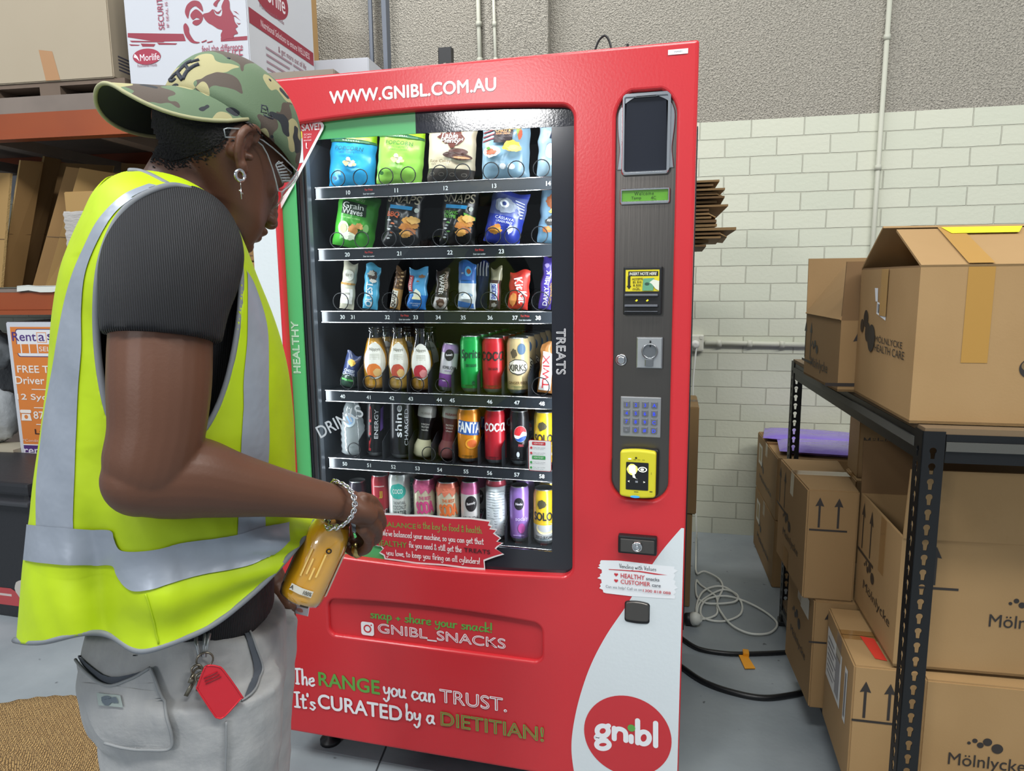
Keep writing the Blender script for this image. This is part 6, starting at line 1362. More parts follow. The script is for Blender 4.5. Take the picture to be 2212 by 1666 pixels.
# ---- middle level: flattened cartons standing on edge, wrapped carton
ZM = zb2a + .017
M_CF = [mat('sheet_tan', '#a3824f', .8), mat('sheet_brown', '#8f6e42', .8), mat('sheet_dark', '#765935', .8)]
M_EDGE = mat('corrugated_edge', '#b0925f', .8, bump=(160, .5))
SG = 'flattened cartons leaning on the middle rack level'
sheets = [((22, 374), (-60, 372), (2, 622), (-75, 622), .16, 'pale flattened carton at the left edge, in front of the others', 0),
          ((45, 346), (94, 350), (2, 622), (48, 622), .19, 'tall flattened carton second from the left', 1),
          ((96, 330), (132, 338), (36, 622), (70, 622), .32, 'narrow flattened carton leaning behind the second one', 2),
          ((104, 333), (246, 358), (44, 622), (176, 622), .46, 'widest flattened carton with its long top edge showing', 1),
          ((116, 356), (244, 372), (56, 622), (178, 622), .60, 'flattened carton just behind the widest one', 2),
          ((143, 360), (250, 374), (70, 622), (184, 622), .27, 'dark flattened carton in the middle of the row', 1),
          ((172, 362), (252, 376), (98, 622), (190, 622), .20, 'flattened carton nearest the plastic wrapped carton', 0)]
for tl, tr, bl, br, off, lab, mi in sheets:
    a, b, c, d = onR(*tl, off), onR(*tr, off + .10), onR(*bl, off - .06), onR(*br, off + .04)
    for q in (c, d): q.z = ZM + .007
    for q in (a, b): q.z = min(q.z, zb3b - .012)
    if lab.startswith('pale'): a, b, c, d = b, a, d, c
    n = (b - a).cross(c - a).normalized(); n = n if n.dot(RNn) < 0 else -n
    base = (c + d) / 2; mb = MB(); th = .011
    P = [c - base, d - base, b - base, a - base]
    mb.add(P + [p + n * th for p in P], [(0, 1, 2, 3), (7, 6, 5, 4)], M_CF[mi]); mb.add(P + [p + n * th for p in P], [(0, 4, 5, 1), (1, 5, 6, 2), (2, 6, 7, 3), (3, 7, 4, 0)], M_EDGE)
    h = (P[3] - P[0]) * .42; k1 = P[0] + h; k2 = P[1] + (P[2] - P[1]) * .42
    mb.add([k1 - n * .001, k2 - n * .001, k2 - n * .001 + Vector((0, 0, .003)), k1 - n * .001 + Vector((0, 0, .003))], [(0, 1, 2, 3)], ink('#5f4628'))
    tag(mb.build('flattened_carton', None, base), lab, 'cardboard', SG)
for k, (x0, x1, y, off) in enumerate(((262, 300, 352, .5), (250, 290, 372, .44))):
    s0, s1 = rS(onR(x0, y, off)), rS(onR(x1 + 60, y, off)); zt_ = onR(x0, y, off).z
    mb = MB(); mb.hexa([rpt(s0 - .1, off, ZM), rpt(s1 - .1, off + .02, ZM), rpt(s1 - .1, off + .032, ZM), rpt(s0 - .1, off + .012, ZM)], [rpt(s0, off, zt_), rpt(s1, off + .02, zt_ - .02), rpt(s1, off + .032, zt_ - .02), rpt(s0, off + .012, zt_)], M_CF[1])
    tag(mb.build('flattened_carton'), ('flattened carton standing furthest right, close to the man\'s collar', 'shorter flattened carton just below the collar one')[k], 'cardboard', SG)
s0, s1 = rS(onR(137, 500, .0)), rS(onR(330, 500, .02)); q = lambda s, o: tuple(rpt(s, o, 0)[:2])
zt = onR(180, 413, .0).z
wrap = carton('small carton wrapped in clear film behind the man\'s shoulder', [q(s0 + .02, .0), q(s1, .0), q(s1, .11), q(s0 + .02, .11)], ZM, zt, mt=M_CF[0], seam=False)
L = wrap['front'].L; H = wrap['h']
M_FILM = mat('stretch_film', '#aeaaa6', .25, coat=.4, bump=(30, .5, (1, 1, 4)))
mb = MB(); fm = wrap['front']; vs = []; n_ = 24
for i in range(n_ + 1):
    for j in range(13):
        u, v = (j / 12) * (L + .01) - .005, (i / n_) * H * .80; vs.append(fm(u, v, .006 + .006 * noise.noise(Vector((u * 14, v * 50, 2))) + .004 * math.sin(v * 240)))
mb.add(vs, [(i * 13 + j, i * 13 + j + 1, (i + 1) * 13 + j + 1, (i + 1) * 13 + j) for i in range(n_) for j in range(12)], M_FILM, True); mb.build('film_wrap', wrap['t'])
s0, s1 = rS(onR(15, 350, .82)), rS(onR(140, 350, .82))
carton('white carton half hidden behind the flattened cartons', [q(s0, .82), q(s1, .82), q(s1, .92), q(s0, .92)], ZM, min(onR(60, 332, .76).z, zb3b - .01), mt=M_WHITEC, seam=False)
mb = MB(); pts = [(-.45 + .06 * k, .006 * math.sin(k * 1.9)) for k in range(22)]
s0 = rS(onR(20, 626))
mb.add([p for x, dz in pts for p in (rpt(s0 + .5 + x, -.008, zb2a + .030 + dz * .6), rpt(s0 + .5 + x, -.012, zb2a + .004 + dz))], [(2 * i, 2 * i + 1, 2 * i + 3, 2 * i + 2) for i in range(21)], mat('white_liner', '#c9ccc6', .6)); mb.add([rpt(s0 + .05, -.010, zb2a + .028), rpt(s0 + 1.3, -.010, zb2a + .028), rpt(s0 + 1.3, -.002, zb2a + .030), rpt(s0 + .05, -.002, zb2a + .030)], [(0, 1, 2, 3)], mat('white_liner', '#c9ccc6', .6))
tag(mb.build('plastic_liner'), 'white plastic liner sheet on the edge of the middle rack level', 'sheet')
# ---- lower level: advertising carton, bags
ZLo = zb1a + .017
s0, s1 = rS(onR(46, 990, .01)), rS(onR(300, 990, .01))
M_ORC = mat('orange_carton', '#d07a34', .55)
zt = onR(60, 696, .01).z; zbx = onR(60, 1000, .01).z
oc = carton('orange moving carton with white lettering and purple base strip', [q(s0, .01), q(s1, .01), q(s1, .42), q(s0, .42)], ZLo, zt, mt=M_WHITEC, seam=False)
def d_or(A, L, H):
    zz = lambda a, b: (lambda p: (rS(p) - s0 + .012, p.z - ZLo))(onR(a * .2522, 660 + b * .2522, .01))
    A.sh([rect(.022, .022, L - .022, H - .022)], M_ORC); A.sh([rect(.022, .022, L - .022, zz(190, 1195)[1])], '#4b2a6e'); A.sh([rect(.022, zz(190, 1195)[1], L - .022, zz(190, 1186)[1])], '#d9d9dc')
    a = zz(60, 200); b = zz(90, 440); A.sh([rrect(a[0] + .03, b[1], L - .05, a[1], .015)], '#4b3a62'); A.sh([rrect(a[0] + .034, b[1] + .004, L - .054, a[1] - .004, .013)], '#d9dade')
    def T(s, x0, y0, x1, y1, c_, full=None, **k):
        p, r = zz(x0, y1), zz(x1, y0); w = r[0] - p[0]; A.tx(s, p[0] + w / 2, (p[1] + r[1]) / 2, w, r[1] - p[1], c_, **k)
    T('Rent', 90, 228, 285, 305, '#4b2f72'); T('a', 315, 252, 360, 305, '#4b2f72'); T('space', 392, 245, 680, 322, '#4b2f72')
    p, r = zz(302, 318), zz(375, 230); A.sh([[(p[0], p[1]), (r[0], p[1]), (r[0], r[1]), (p[0], r[1])], [(p[0] + .003, p[1] + .003), (p[0] + .003, r[1] - .003), (r[0] - .003, r[1] - .003), (r[0] - .003, p[1] + .003)]], '#d98a4a')
    p, r = zz(105, 408), zz(780, 335); A.sh([rect(p[0], p[1], L - .07, r[1])], M_ORC)
    for x in (165, 235, 305): c_ = zz(x, 370)[0]; A.sh([rect(c_ - .003, p[1], c_ + .003, r[1])], '#d9dade')
    T('SELF STORAGE', 322, 355, 760, 393, '#e0dcd8', bold=0)
    T('FREE Truck &', 135, 520, 660, 575, '#e3dcd4'); T('Driver Move In', 118, 615, 700, 672, '#e3dcd4'); T('12 Sydney St', 135, 765, 660, 820, '#e3dcd4'); T('8755 1200', 275, 915, 660, 970, '#e3dcd4')
    for y, x in ((718, 255), (875, 275), (1018, 295)): p = zz(x, y); A.sh([rect(p[0], p[1] - .002, L - .14, p[1] + .002)], '#e3dcd4')
    p = zz(208, 935); A.sh([[(p[0] - .028, p[1] - .028), (p[0] + .028, p[1] - .028), (p[0] + .022, p[1] + .004), (p[0] - .022, p[1] + .004)]], '#e3dcd4'); A.sh([rrect(p[0] - .03, p[1] + .008, p[0] + .03, p[1] + .024, .007)], '#e3dcd4'); A.sh([ell(p[0], p[1] - .010, .010, .010, 16)], M_ORC)
    T('Large', 288, 1062, 470, 1115, '#3a1f1c'); T('*Conditions apply', 185, 1150, 480, 1172, '#e3c9b4', bold=0); T('rentaspace', 198, 1232, 640, 1290, '#d6cfe0')
printed(oc, 'front', d_or)
M_BAG = glassmat('clear_bag', '#dfe4e6', .15, 3.2)
def blob(label, px, py, off, rx, ry, rz_, mt, seed, name='plastic_bag', cat='bag', z0=None):
    c = onR(px, py, off); z0 = ZLo if z0 is None else z0; mb = MB(); vs = []; fs = []; n, m_ = 22, 16
    for i in range(m_ + 1):
        th = PI * i / m_
        for j in range(n):
            a = 2 * PI * j / n; d = Vector((math.sin(th) * math.cos(a), math.sin(th) * math.sin(a), math.cos(th)))
            k = 1 + .22 * noise.noise(d * 2.2 + Vector((seed, 0, 0))) + .10 * noise.noise(d * 6 + Vector((0, seed, 0)))
            vs.append((d.x * rx * k, d.y * ry * k, max(d.z * rz_ * k + rz_, 0.001)))
    for i in range(m_):
        for j in range(n): l = (j + 1) % n; fs.append((i * n + j, (i + 1) * n + j, (i + 1) * n + l, i * n + l))
    mb.add(vs, fs, mt, True); return tag(mb.build(name, None, (c.x, c.y, z0)), label, cat)
M_BAGW = mat('frosted_bag', '#a9adb0', .18, coat=.6, bump=(22, .7))
blob('crumpled clear bag at the left edge beside the orange carton', -6, 880, .10, .085, .10, .13, M_BAGW, 3, z0=onR(20, 972, -.03).z + .001)
blob('upper crumpled grey bag leaning against the orange carton', -14, 760, .16, .09, .09, .10, mat('grey_bag', '#83888c', .2, coat=.5, bump=(20, .7)), 9, z0=onR(-14, 800, .16).z)
c_ = onR(4, 905, .0)
tag(MB().box((0, 0, 0), (.16, .004, .03), ink('#2f6fae', .3), .001).build('blue_strap', None, (c_.x, c_.y - .03, c_.z), (0, .25, .1)), 'blue plastic strap across the crumpled clear bag', 'strap') if False else None
rbx = MB(); mbb(rbx, rS(onR(-60, 985)), rS(onR(42, 985)), -.03, .12, ZLo, onR(20, 972, -.03).z, mat('pale_board', '#b0a793', .7)); tag(rbx.build('timber_board'), 'pale board end under the crumpled bags on the lower rack level', 'board')
blob('dark bag stuffed behind the orange carton', 60, 700, .76, .5, .12, .26, mat('black_bag', '#15161a', .3, coat=.4, bump=(14, .8)), 5)
# ---- on the floor: cardboard bundle and black case
M_CASE = mat('black_case', '#25262a', .45, bump=(60, .1))
cx_, cy_ = onZ(66, 1372, 0).x, onZ(66, 1372, 0).y
Yc = 2.09; R1 = onY(66, 1100, Yc); L1 = R1.x - .62; zc1 = onY(30, 1042, Yc).z
cs = thing('storage_case', 'black plastic case with a red stripe and white cartoon-like glove mark', 'case', (R1.x - .31, Yc + .2, 0)); cs['label'] = 'black plastic storage case with a red stripe, on the floor at left'
mb = MB(); mb.box((0, 0, zc1 * .46), (.62, .40, zc1 * .92), M_CASE, .03); mb.build('body', cs)
mb = MB(); mb.box((0, 0, zc1 * .955), (.645, .425, zc1 * .09), M_CASE, .014); mb.box((0, -.012, zc1 * .86), (.66, .43, zc1 * .035), mat('case_rim', '#3b3c40', .4), .008); mb.build('lid', cs)
mb = MB(); A = Art(mb, lambda u, v, l=0.: Vector((u, -.2 - l, v)), .001); e = onY(40, 1290, Yc - 0.); zz1, zz0 = onY(30, 1272, Yc).z, onY(30, 1310, Yc).z
A.sh([[(-.30, zz0), (.285, zz0 + .004), (.285, zz1 - .01), (.20, zz1 - .02), (.16, zz1), (-.30, zz1 - .01)]], '#b0474a'); A.sh([[(-.30, (zz0 + zz1) / 2), (.16, (zz0 + zz1) / 2 + .004), (.16, (zz0 + zz1) / 2 + .014), (-.30, (zz0 + zz1) / 2 + .008)]], '#c9b9b4')
A.sh([splat(.225, zz1 + .002, .05, .045, 18, .2, 3)], '#bdb8b0'); A.sh([splat(.255, zz1 + .045, .02, .016, 14, .2, 5)], '#bdb8b0'); mb.build('stripe', cs)
for k in range(3):
    rbx = MB(); y0 = onR(30, 1042 - 8 * k, .1).z; s0 = rS(onR(-100, 1030, .15)); s1 = rS(onR(150, 1030, .15))
    mbb(rbx, s0, s1 - .02 * k, .15 + .02 * k, .7, y0 - .016, y0 - .003, M_CF[k]); o = rbx.build('flattened_carton'); tag(o, ('lowest', 'middle', 'uppermost')[k] + ' flat cardboard sheet under the lower orange beam', 'cardboard', 'flat sheets under the lower beam')
rbx = MB(); mbb(rbx, rS(onR(-100, 1030, .15)), rS(onR(150, 1030, .15)), .22, .68, 0, onR(30, 1042, .1).z - .017, M_CF[1]); tag(rbx.build('cardboard_box'), 'carton on the floor behind the black case, carrying flat sheets', 'box')
# ---- cartons glimpsed between the man's chin and the machine
Yk = 2.30
def kbox(label, y0, y1, mt, art=None):
    a, b = onY(470, y1, Yk), onY(552, y0, Yk)
    t = carton(label, [(a.x - .1, Yk), (b.x, Yk), (b.x, Yk + .27), (a.x - .1, Yk + .27)], a.z, b.z - .001, mt=mt, seam=False)
    if art: printed(t, 'front', art)
z0_ = onY(510, 622, Yk).z
kb = carton('plain carton at the foot of the stack behind the man\'s chest', [(onY(470, 622, Yk).x - .1, Yk), (onY(552, 622, Yk).x, Yk), (onY(552, 622, Yk).x, Yk + .27), (onY(470, 622, Yk).x - .1, Yk + .27)], 0, z0_, mt=M_CF[0], seam=False)
kbox('tan carton seen just under the man\'s chin', 566, 622, M_CF[0], lambda A, L, H: A.sh([rect(L * .5, H * .3, L * .95, H * .36)], '#6b5236'))
kbox('second tan carton seen under the man\'s chin', 536, 566, M_CF[1], lambda A, L, H: A.sh([rect(L * .2, H * .4, L * .95, H * .5)], '#6b5236'))
kbox('red carton seen between the chin and the machine', 505, 536, mat('red_carton', '#b8453c', .6), lambda A, L, H: A.sh([rect(L * .2, H * .3, L * .95, H * .45)], '#d4b8b0'))
# ---- woven floor cushion
cu = onZ(95, 1668, .16); cu.x -= .10; cu.y -= .11
mb = MB(); R_ = .36; HH = .19; rings = 20; prof = [(R_ * .2, HH)]
def mat_jute():
    m = mat('woven_jute', '#a8875b', .85); nt = m.node_tree; b = nt.nodes['Principled BSDF']; tc = nt.nodes.new('ShaderNodeTexCoord')
    br = nt.nodes.new('ShaderNodeTexBrick'); br.inputs['Scale'].default_value = 1; br.inputs['Brick Width'].default_value = .013; br.inputs['Row Height'].default_value = .0046; br.inputs['Mortar Size'].default_value = .0011; br.inputs['Mortar Smooth'].default_value = .8
    br.inputs['Color1'].default_value = lin('#b3935f'); br.inputs['Color2'].default_value = lin('#9a7b4e'); br.inputs['Mortar'].default_value = lin('#6e5535')
    mp_ = nt.nodes.new('ShaderNodeMapping'); mp_.inputs['Rotation'].default_value = (0, 0, math.radians(62)); nt.links.new(tc.outputs['Object'], mp_.inputs[0])
    n = nt.nodes.new('ShaderNodeTexNoise'); n.inputs['Scale'].default_value = 30; ad = nt.nodes.new('ShaderNodeMix'); ad.data_type = 'VECTOR'; ad.inputs[0].default_value = .005
    nt.links.new(tc.outputs['Object'], n.inputs['Vector']); nt.links.new(mp_.outputs[0], ad.inputs[4]); nt.links.new(n.outputs['Color'], ad.inputs[5]); nt.links.new(ad.outputs[1], br.inputs['Vector'])
    nt.links.new(br.outputs['Color'], b.inputs['Base Color']); bp = nt.nodes.new('ShaderNodeBump'); bp.invert = True; bp.inputs['Distance'].default_value = .004
    nt.links.new(br.outputs['Fac'], bp.inputs['Height']); nt.links.new(bp.outputs[0], b.inputs['Normal']); return m
M_JUTE = mat_jute()
NS = 96; base_prof = [(.0, HH), (.06, HH)]
pr_ = [(R_ * k / rings, HH + .004 * math.cos(k * PI)) for k in range(1, rings)] + [(R_ + .02 * math.sin(PI * q / 8), HH * (1 - q / 8)) for q in range(0, 9)]
vs = [(0, 0, HH)]; fs = []
for r, z in pr_:
    for j in range(NS):
        a = 2 * PI * j / NS; w = .003 * math.sin(j * PI + r * 260); vs.append((r * math.cos(a), r * math.sin(a), z + w))
for j in range(NS): fs.append((0, 1 + j, 1 + (j + 1) % NS))
for i in range(len(pr_) - 1):
    for j in range(NS): a = 1 + i * NS + j; b = 1 + i * NS + (j + 1) % NS; fs.append((a, a + NS, b + NS, b))
mb.add(vs, fs, M_JUTE, True); tag(mb.build('floor_cushion', None, (cu.x, cu.y, 0)), 'round woven jute cushion on the floor at the lower left', 'cushion')
# ================================================================== THE MAN
PN = Vector((-.652, .758, 0)).normalized(); PF = Vector((PN.y, -PN.x, 0)); PD_ = 1.2
PC = PN * PD_
def pp(px, py, t=0.):                                    # pixel -> world point on the plane t metres nearer than the man's middle
    return onP(px, py, PC - PN * t, PN)
def st(px, py, t=0.): p = pp(px, py, t); return ((p - PC).dot(PF), t, p.z)
def Wd(s, t, z): return PC + PF * s - PN * t + Vector((0, 0, z))
def proj(P):
    d = Vector(P) - Vector((0, 0, CAMH)); w = d.dot(CF); return (1106 + F_PX * d.dot(CR) / w, 833 + F_PX * d.dot(CD) / w)
man = thing('person', 'man in a camouflage cap and yellow safety vest holding a juice bottle', 'person', (PC.x, PC.y, 0))
ORG = Vector((PC.x, PC.y, 0))
M_SKIN = mat('brown_skin', '#5f3e2d', .48, spec=.45, vary=(7, .35, '#513325'), bump=(260, .03))
M_SHIRT = mat('black_knit', '#26272c', .75)
M_VEST = mat('yellow_vest', '#b3d000', .6, vary=(5, .5, '#9cb000'), bump=(13, .32))
M_TRIM = mat('grey_binding', '#757a80', .6)
M_BAND = mat('reflective_band', '#9aa2ae', .38, .25, vary=(14, .35, '#868e9a'), bump=(17, .35))
M_PANT = mat('grey_marle', '#9fa0a0', .85, vary=(60, .35, '#8c8f92', (1, 1, .35)), bump=(120, .10))
def rib(m_, scale):
    nt = m_.node_tree; b = nt.nodes['Principled BSDF']; tc = nt.nodes.new('ShaderNodeTexCoord'); w = nt.nodes.new('ShaderNodeTexWave')
    mp_ = nt.nodes.new('ShaderNodeMapping'); mp_.inputs['Rotation'].default_value = (0, 0, math.atan2(PF.y, PF.x) * -1); nt.links.new(tc.outputs['Object'], mp_.inputs[0])
    w.inputs['Scale'].default_value = scale; w.inputs['Distortion'].default_value = .4; w.bands_direction = 'X'; nt.links.new(mp_.outputs[0], w.inputs['Vector'])
    r = nt.nodes.new('ShaderNodeValToRGB'); r.color_ramp.elements[0].color = lin('#0e0f12'); r.color_ramp.elements[1].color = lin('#26272c')
    bp = nt.nodes.new('ShaderNodeBump'); bp.inputs['Strength'].default_value = .7; bp.inputs['Distance'].default_value = .004
    nt.links.new(w.outputs['Fac'], r.inputs[0]); nt.links.new(r.outputs[0], b.inputs['Base Color']); nt.links.new(w.outputs['Fac'], bp.inputs['Height']); nt.links.new(bp.outputs[0], b.inputs['Normal'])
rib(M_SHIRT, 125)
def voxel(mb, name, mt, vox, smooth_it=4, parent=man):
    """one continuous skin over everything in mb"""
    o = mb.build(name); r = o.modifiers.new('r', 'REMESH'); r.mode = 'VOXEL'; r.voxel_size = vox
    s = o.modifiers.new('s', 'SMOOTH'); s.factor = .5; s.iterations = smooth_it
    dg = bpy.context.evaluated_depsgraph_get(); dg.update(); me = bpy.data.meshes.new_from_object(o.evaluated_get(dg))
    o.modifiers.clear(); old = o.data; o.data = me; bpy.data.meshes.remove(old)
    me.materials.clear(); me.materials.append(mt); me.polygons.foreach_set('use_smooth', [True] * len(me.polygons))
    n = len(me.vertices); co = np.empty(n * 3); me.vertices.foreach_get('co', co); co = co.reshape(-1, 3) - np.array(ORG); me.vertices.foreach_set('co', co.ravel()); me.update()
    o.parent = parent; return o
def bvh_of(o):
    off = ORG
    return BVHTree.FromPolygons([v.co + off for v in o.data.vertices], [p.vertices for p in o.data.polygons])
def drape(bv, px, py, off=.002, t=.15):
    o = Vector((0, 0, CAMH)); d = ray(px, py).normalized(); hit = bv.ray_cast(o, d)
    if hit[0] is None:
        h2 = bv.find_nearest(pp(px, py, t if t > .1 and t != .15 else 0.))
        return h2[0] + (-d) * off if h2[0] is not None else pp(px, py, t)
    n = hit[1]; n = n if n.dot(d) < 0 else -n
    return hit[0] + n * off
def limb(mb, pts, n=20, ends=True):
    """pts: (px, py, t, r) or (px, py, t, (ra, rb))"""
    P = smooth([tuple(pp(a, b, c)) + tuple((r if isinstance(r, tuple) else (r, r))) for a, b, c, r in pts], 6)
    d0 = (Vector(P[-1][:3]) - Vector(P[0][:3])).normalized()
    mb.tube([q[:3] for q in P], [(q[3], q[4]) for q in P], M_SKIN, n, up0=PF if abs(d0.dot(PF)) < .7 else Vector((0, 0, 1)))
    for q in (P[0], P[-1]) if ends else (): ball(mb, Vector(q[:3]), (min(q[3], q[4]) * .98,) * 3)
def ball(mb, c, r, M=None, n=16):
    vs = []; fs = []
    for i in range(n + 1):
        th = PI * i / n
        for j in range(n * 2):
            a = PI * j / n; v = Vector((math.sin(th) * math.cos(a) * r[0], math.sin(th) * math.sin(a) * r[1], math.cos(th) * r[2])); vs.append(c + ((M @ v) if M else v))
    for i in range(n):
        for j in range(n * 2): l = (j + 1) % (n * 2); fs.append((i * n * 2 + j, (i + 1) * n * 2 + j, (i + 1) * n * 2 + l, i * n * 2 + l))
    mb.add(vs, fs, M_SKIN, True)
# ---- head frame: bowed 28 degrees, turned 35 degrees towards the machine
HY, HPt = math.radians(33), math.radians(34)
hf0 = PF * math.cos(HY) + PN * math.sin(HY); HL = -PN * math.cos(HY) + PF * math.sin(HY)      # HL: towards the near ear
HF = hf0 * math.cos(HPt) - Vector((0, 0, math.sin(HPt))); HU = hf0 * math.sin(HPt) + Vector((0, 0, math.cos(HPt)))
HC = pp(515, 296)
def hd(f, l, u): return HC + HF * f + HL * l + HU * u
body = MB()
lv = [(-.152, .082, .03, .018), (-.145, .094, .015, .033), (-.128, .099, .0, .045), (-.112, .100, -.02, .054), (-.09, .098, -.06, .060), (-.065, .096, -.112, .066), (-.03, .092, -.124, .070), (0, .096, -.122, .0725), (.025, .098, -.114, .070), (.045, .092, -.098, .064), (.062, .072, -.075, .052), (.074, .04, -.045, .034), (.079, .01, -.015, .012)]
ring = []
for q in smooth(lv, 4):
    u, fr, bk_, hw = q; row = []
    for k in range(40):
        a = 2 * PI * k / 40; ca, sa = math.cos(a), math.sin(a); e = 2 / 2.25
        f = (fr + bk_) / 2 + (fr - bk_) / 2 * math.copysign(abs(ca) ** e, ca); l = hw * math.copysign(abs(sa) ** e, sa)
        if ca > 0: l *= 1 - .22 * ca ** 2 * (1 if u < .02 else .3)
        row.append(hd(f, l, u))
    ring.append(row)
vs = [p for r in ring for p in r]; fs = [(i * 40 + k, i * 40 + (k + 1) % 40, (i + 1) * 40 + (k + 1) % 40, (i + 1) * 40 + k) for i in range(len(ring) - 1) for k in range(40)]
fs += [tuple(range(40))[::-1], tuple((len(ring) - 1) * 40 + k for k in range(40))]
body.add(vs, fs, M_SKIN, True)
HM = Matrix((HF, HL, HU)).transposed()
for k in (0, .25, .5, .75, 1): ball(body, hd(.092 + .020 * k, 0, -.026 - .050 * k), (.009 + .006 * k, .009 + .004 * k, .012), HM, 8)
ball(body, hd(.104, .015, -.080), (.011, .009, .008), HM, 8); ball(body, hd(.104, -.015, -.080), (.011, .009, .008), HM, 8)
ball(body, hd(.1, 0, -.104), (.012, .023, .008), HM, 8); ball(body, hd(.096, 0, -.118), (.012, .021, .009), HM, 8); ball(body, hd(.092, 0, -.140), (.012, .018, .012), HM, 8)
for sg in (1, -1):
    ball(body, hd(.080, sg * .030, -.006), (.013, .026, .008), HM, 8); ball(body, hd(.052, sg * .040, -.058), (.02, .018, .018), HM, 8)
# ears: helix rim, antihelix, lobe, tragus
def ear(sg):
    if sg > 0: E = lambda a, b, o: pp(220 + a * .217, 100 + b * .217, 0) + (HL * ((HC + HL * (.070 + o) - pp(220 + a * .217, 100 + b * .217, 0)).dot(HL)) if False else Vector((0, 0, 0)))
    base = HC + HL * sg * .0735
    def E(a, b, o=0.):
        p = onP(220 + a * .217, 100 + b * .217, HC + HL * .0735, HL); d = p - (HC + HL * .0735)
        return HC + HF * d.dot(HF) + HU * d.dot(HU) + HL * sg * (.0735 + o)
    rim = smooth([(1340, 1190), (1305, 1100), (1290, 1000), (1300, 910), (1345, 845), (1420, 822), (1490, 850), (1510, 910), (1480, 960)], 5)
    n = len(rim); body.tube([E(a, b, .006 + .012 * math.sin(PI * min(1, i / n * 1.15))) for i, (a, b) in enumerate(rim)], [.0052 + .0012 * math.sin(PI * i / n) for i in range(n)], M_SKIN, 8)
    body.tube([E(*q, .008) for q in smooth([(1370, 1170), (1350, 1080), (1355, 1000), (1390, 930), (1450, 900)], 4)], .0045, M_SKIN, 8)
    for a, b, o, r in ((1355, 1190, .008, .0085), (1375, 1235, .007, .0075), (1362, 1215, .007, .008), (1440, 1110, .007, .006), (1330, 1030, -.002, .011), (1390, 1080, -.004, .011), (1420, 960, -.004, .012), (1370, 960, -.002, .012), (1400, 890, .0, .009), (1450, 880, .0, .008)):
        ball(body, E(a, b, o), (r, r, r), None, 8)
    return E
EAR = ear(1); ear(-1)
for sg in (1, -1): ball(body, hd(.073, sg * .031, -.030), (.010, .0135, .010), HM, 8)
# neck, trunk, legs under the clothes
limb(body, [(455, 320, 0, .055), (425, 370, 0, .060), (400, 420, 0, (.064, .068)), (385, 470, 0, (.075, .11))], 28)
limb(body, [(385, 470, 0, (.075, .11)), (372, 540, 0, (.095, .16)), (372, 700, 0, (.10, .165)), (380, 900, 0, (.10, .155)), (390, 1100, 0, (.10, .15)), (400, 1330, 0, (.105, .155))], 28)
def legs(mb, k=1.):
    for t, ds in ((.088, 0.), (-.088, .05)):
        P = [Wd(ds + st(408, 1390)[0], t, st(408, 1390)[2]), Wd(ds + st(412, 1560)[0], t, st(412, 1560)[2]), Wd(ds + .0 + st(425, 1700)[0], t, .46), Wd(ds - .02 + st(425, 1700)[0], t, .26), Wd(ds - .04 + st(425, 1700)[0], t, .10)]
        yield P
for P in legs(body): 
    Q = smooth([tuple(p) + (r,) for p, r in zip(P, (.085, .08, .058, .055, .04))], 5); body.tube([q[:3] for q in Q], [q[3] for q in Q], M_SKIN, 20)
# ---- near arm, hand with five fingers
limb(body, [(385, 540, .16, .062), (362, 610, .19, .060), (350, 720, .215, (.060, .060)), (346, 830, .23, (.060, .060)), (340, 930, .24, (.056, .056)), (324, 1000, .245, (.054, .052)), (312, 1036, .245, (.049, .046))], 24)
limb(body, [(306, 1036, .245, .047), (350, 1032, .242, (.052, .048)), (420, 1032, .235, (.053, .050)), (500, 1047, .225, (.044, .046)), (590, 1062, .21, (.035, .038)), (670, 1076, .195, (.029, .033)), (722, 1085, .185, (.026, .031))], 24)
HT = .178
limb(body, [(722, 1083, .185, (.0235, .029)), (745, 1090, .18, (.025, .033)), (770, 1100, HT, (.022, .036)), (792, 1110, HT - .004, (.018, .034))], 20)
def finger(mb, pts, r0, r1):
    P = smooth([tuple(pp(*p)) for p in pts], 5); n = len(P)
    mb.tube(P, [r0 + (r1 - r0) * i / (n - 1) + .0009 * math.sin(i / (n - 1) * 3 * PI) ** 2 for i in range(n)], M_SKIN, 12)
    ball(mb, Vector(P[-1]), (r1,) * 3, None, 8); ball(mb, Vector(P[0]), (r0,) * 3, None, 8)
for K, P1, P2, P3, P4 in (((781, 1074, .190), (806, 1084, .182), (818, 1106, .160), (802, 1126, .134), (778, 1130, .122)), ((792, 1096, .192), (818, 1110, .183), (824, 1134, .158), (802, 1152, .130), (776, 1152, .118)),
                           ((792, 1120, .191), (813, 1138, .182), (814, 1163, .158), (790, 1177, .132), (766, 1173, .120)), ((780, 1142, .188), (796, 1162, .180), (792, 1185, .158), (770, 1194, .136), (752, 1187, .126))):
    finger(body, [K, P1, P2, P3, P4], .0086, .0066); ball(body, pp(K[0] + 4, K[1] + 2, K[2] + .003), (.0092,) * 3, None, 8); ball(body, pp(*P1), (.0090,) * 3, None, 8)
finger(body, [(738, 1100, .160), (742, 1128, .136), (748, 1152, .112), (756, 1172, .100)], .0125, .0085)
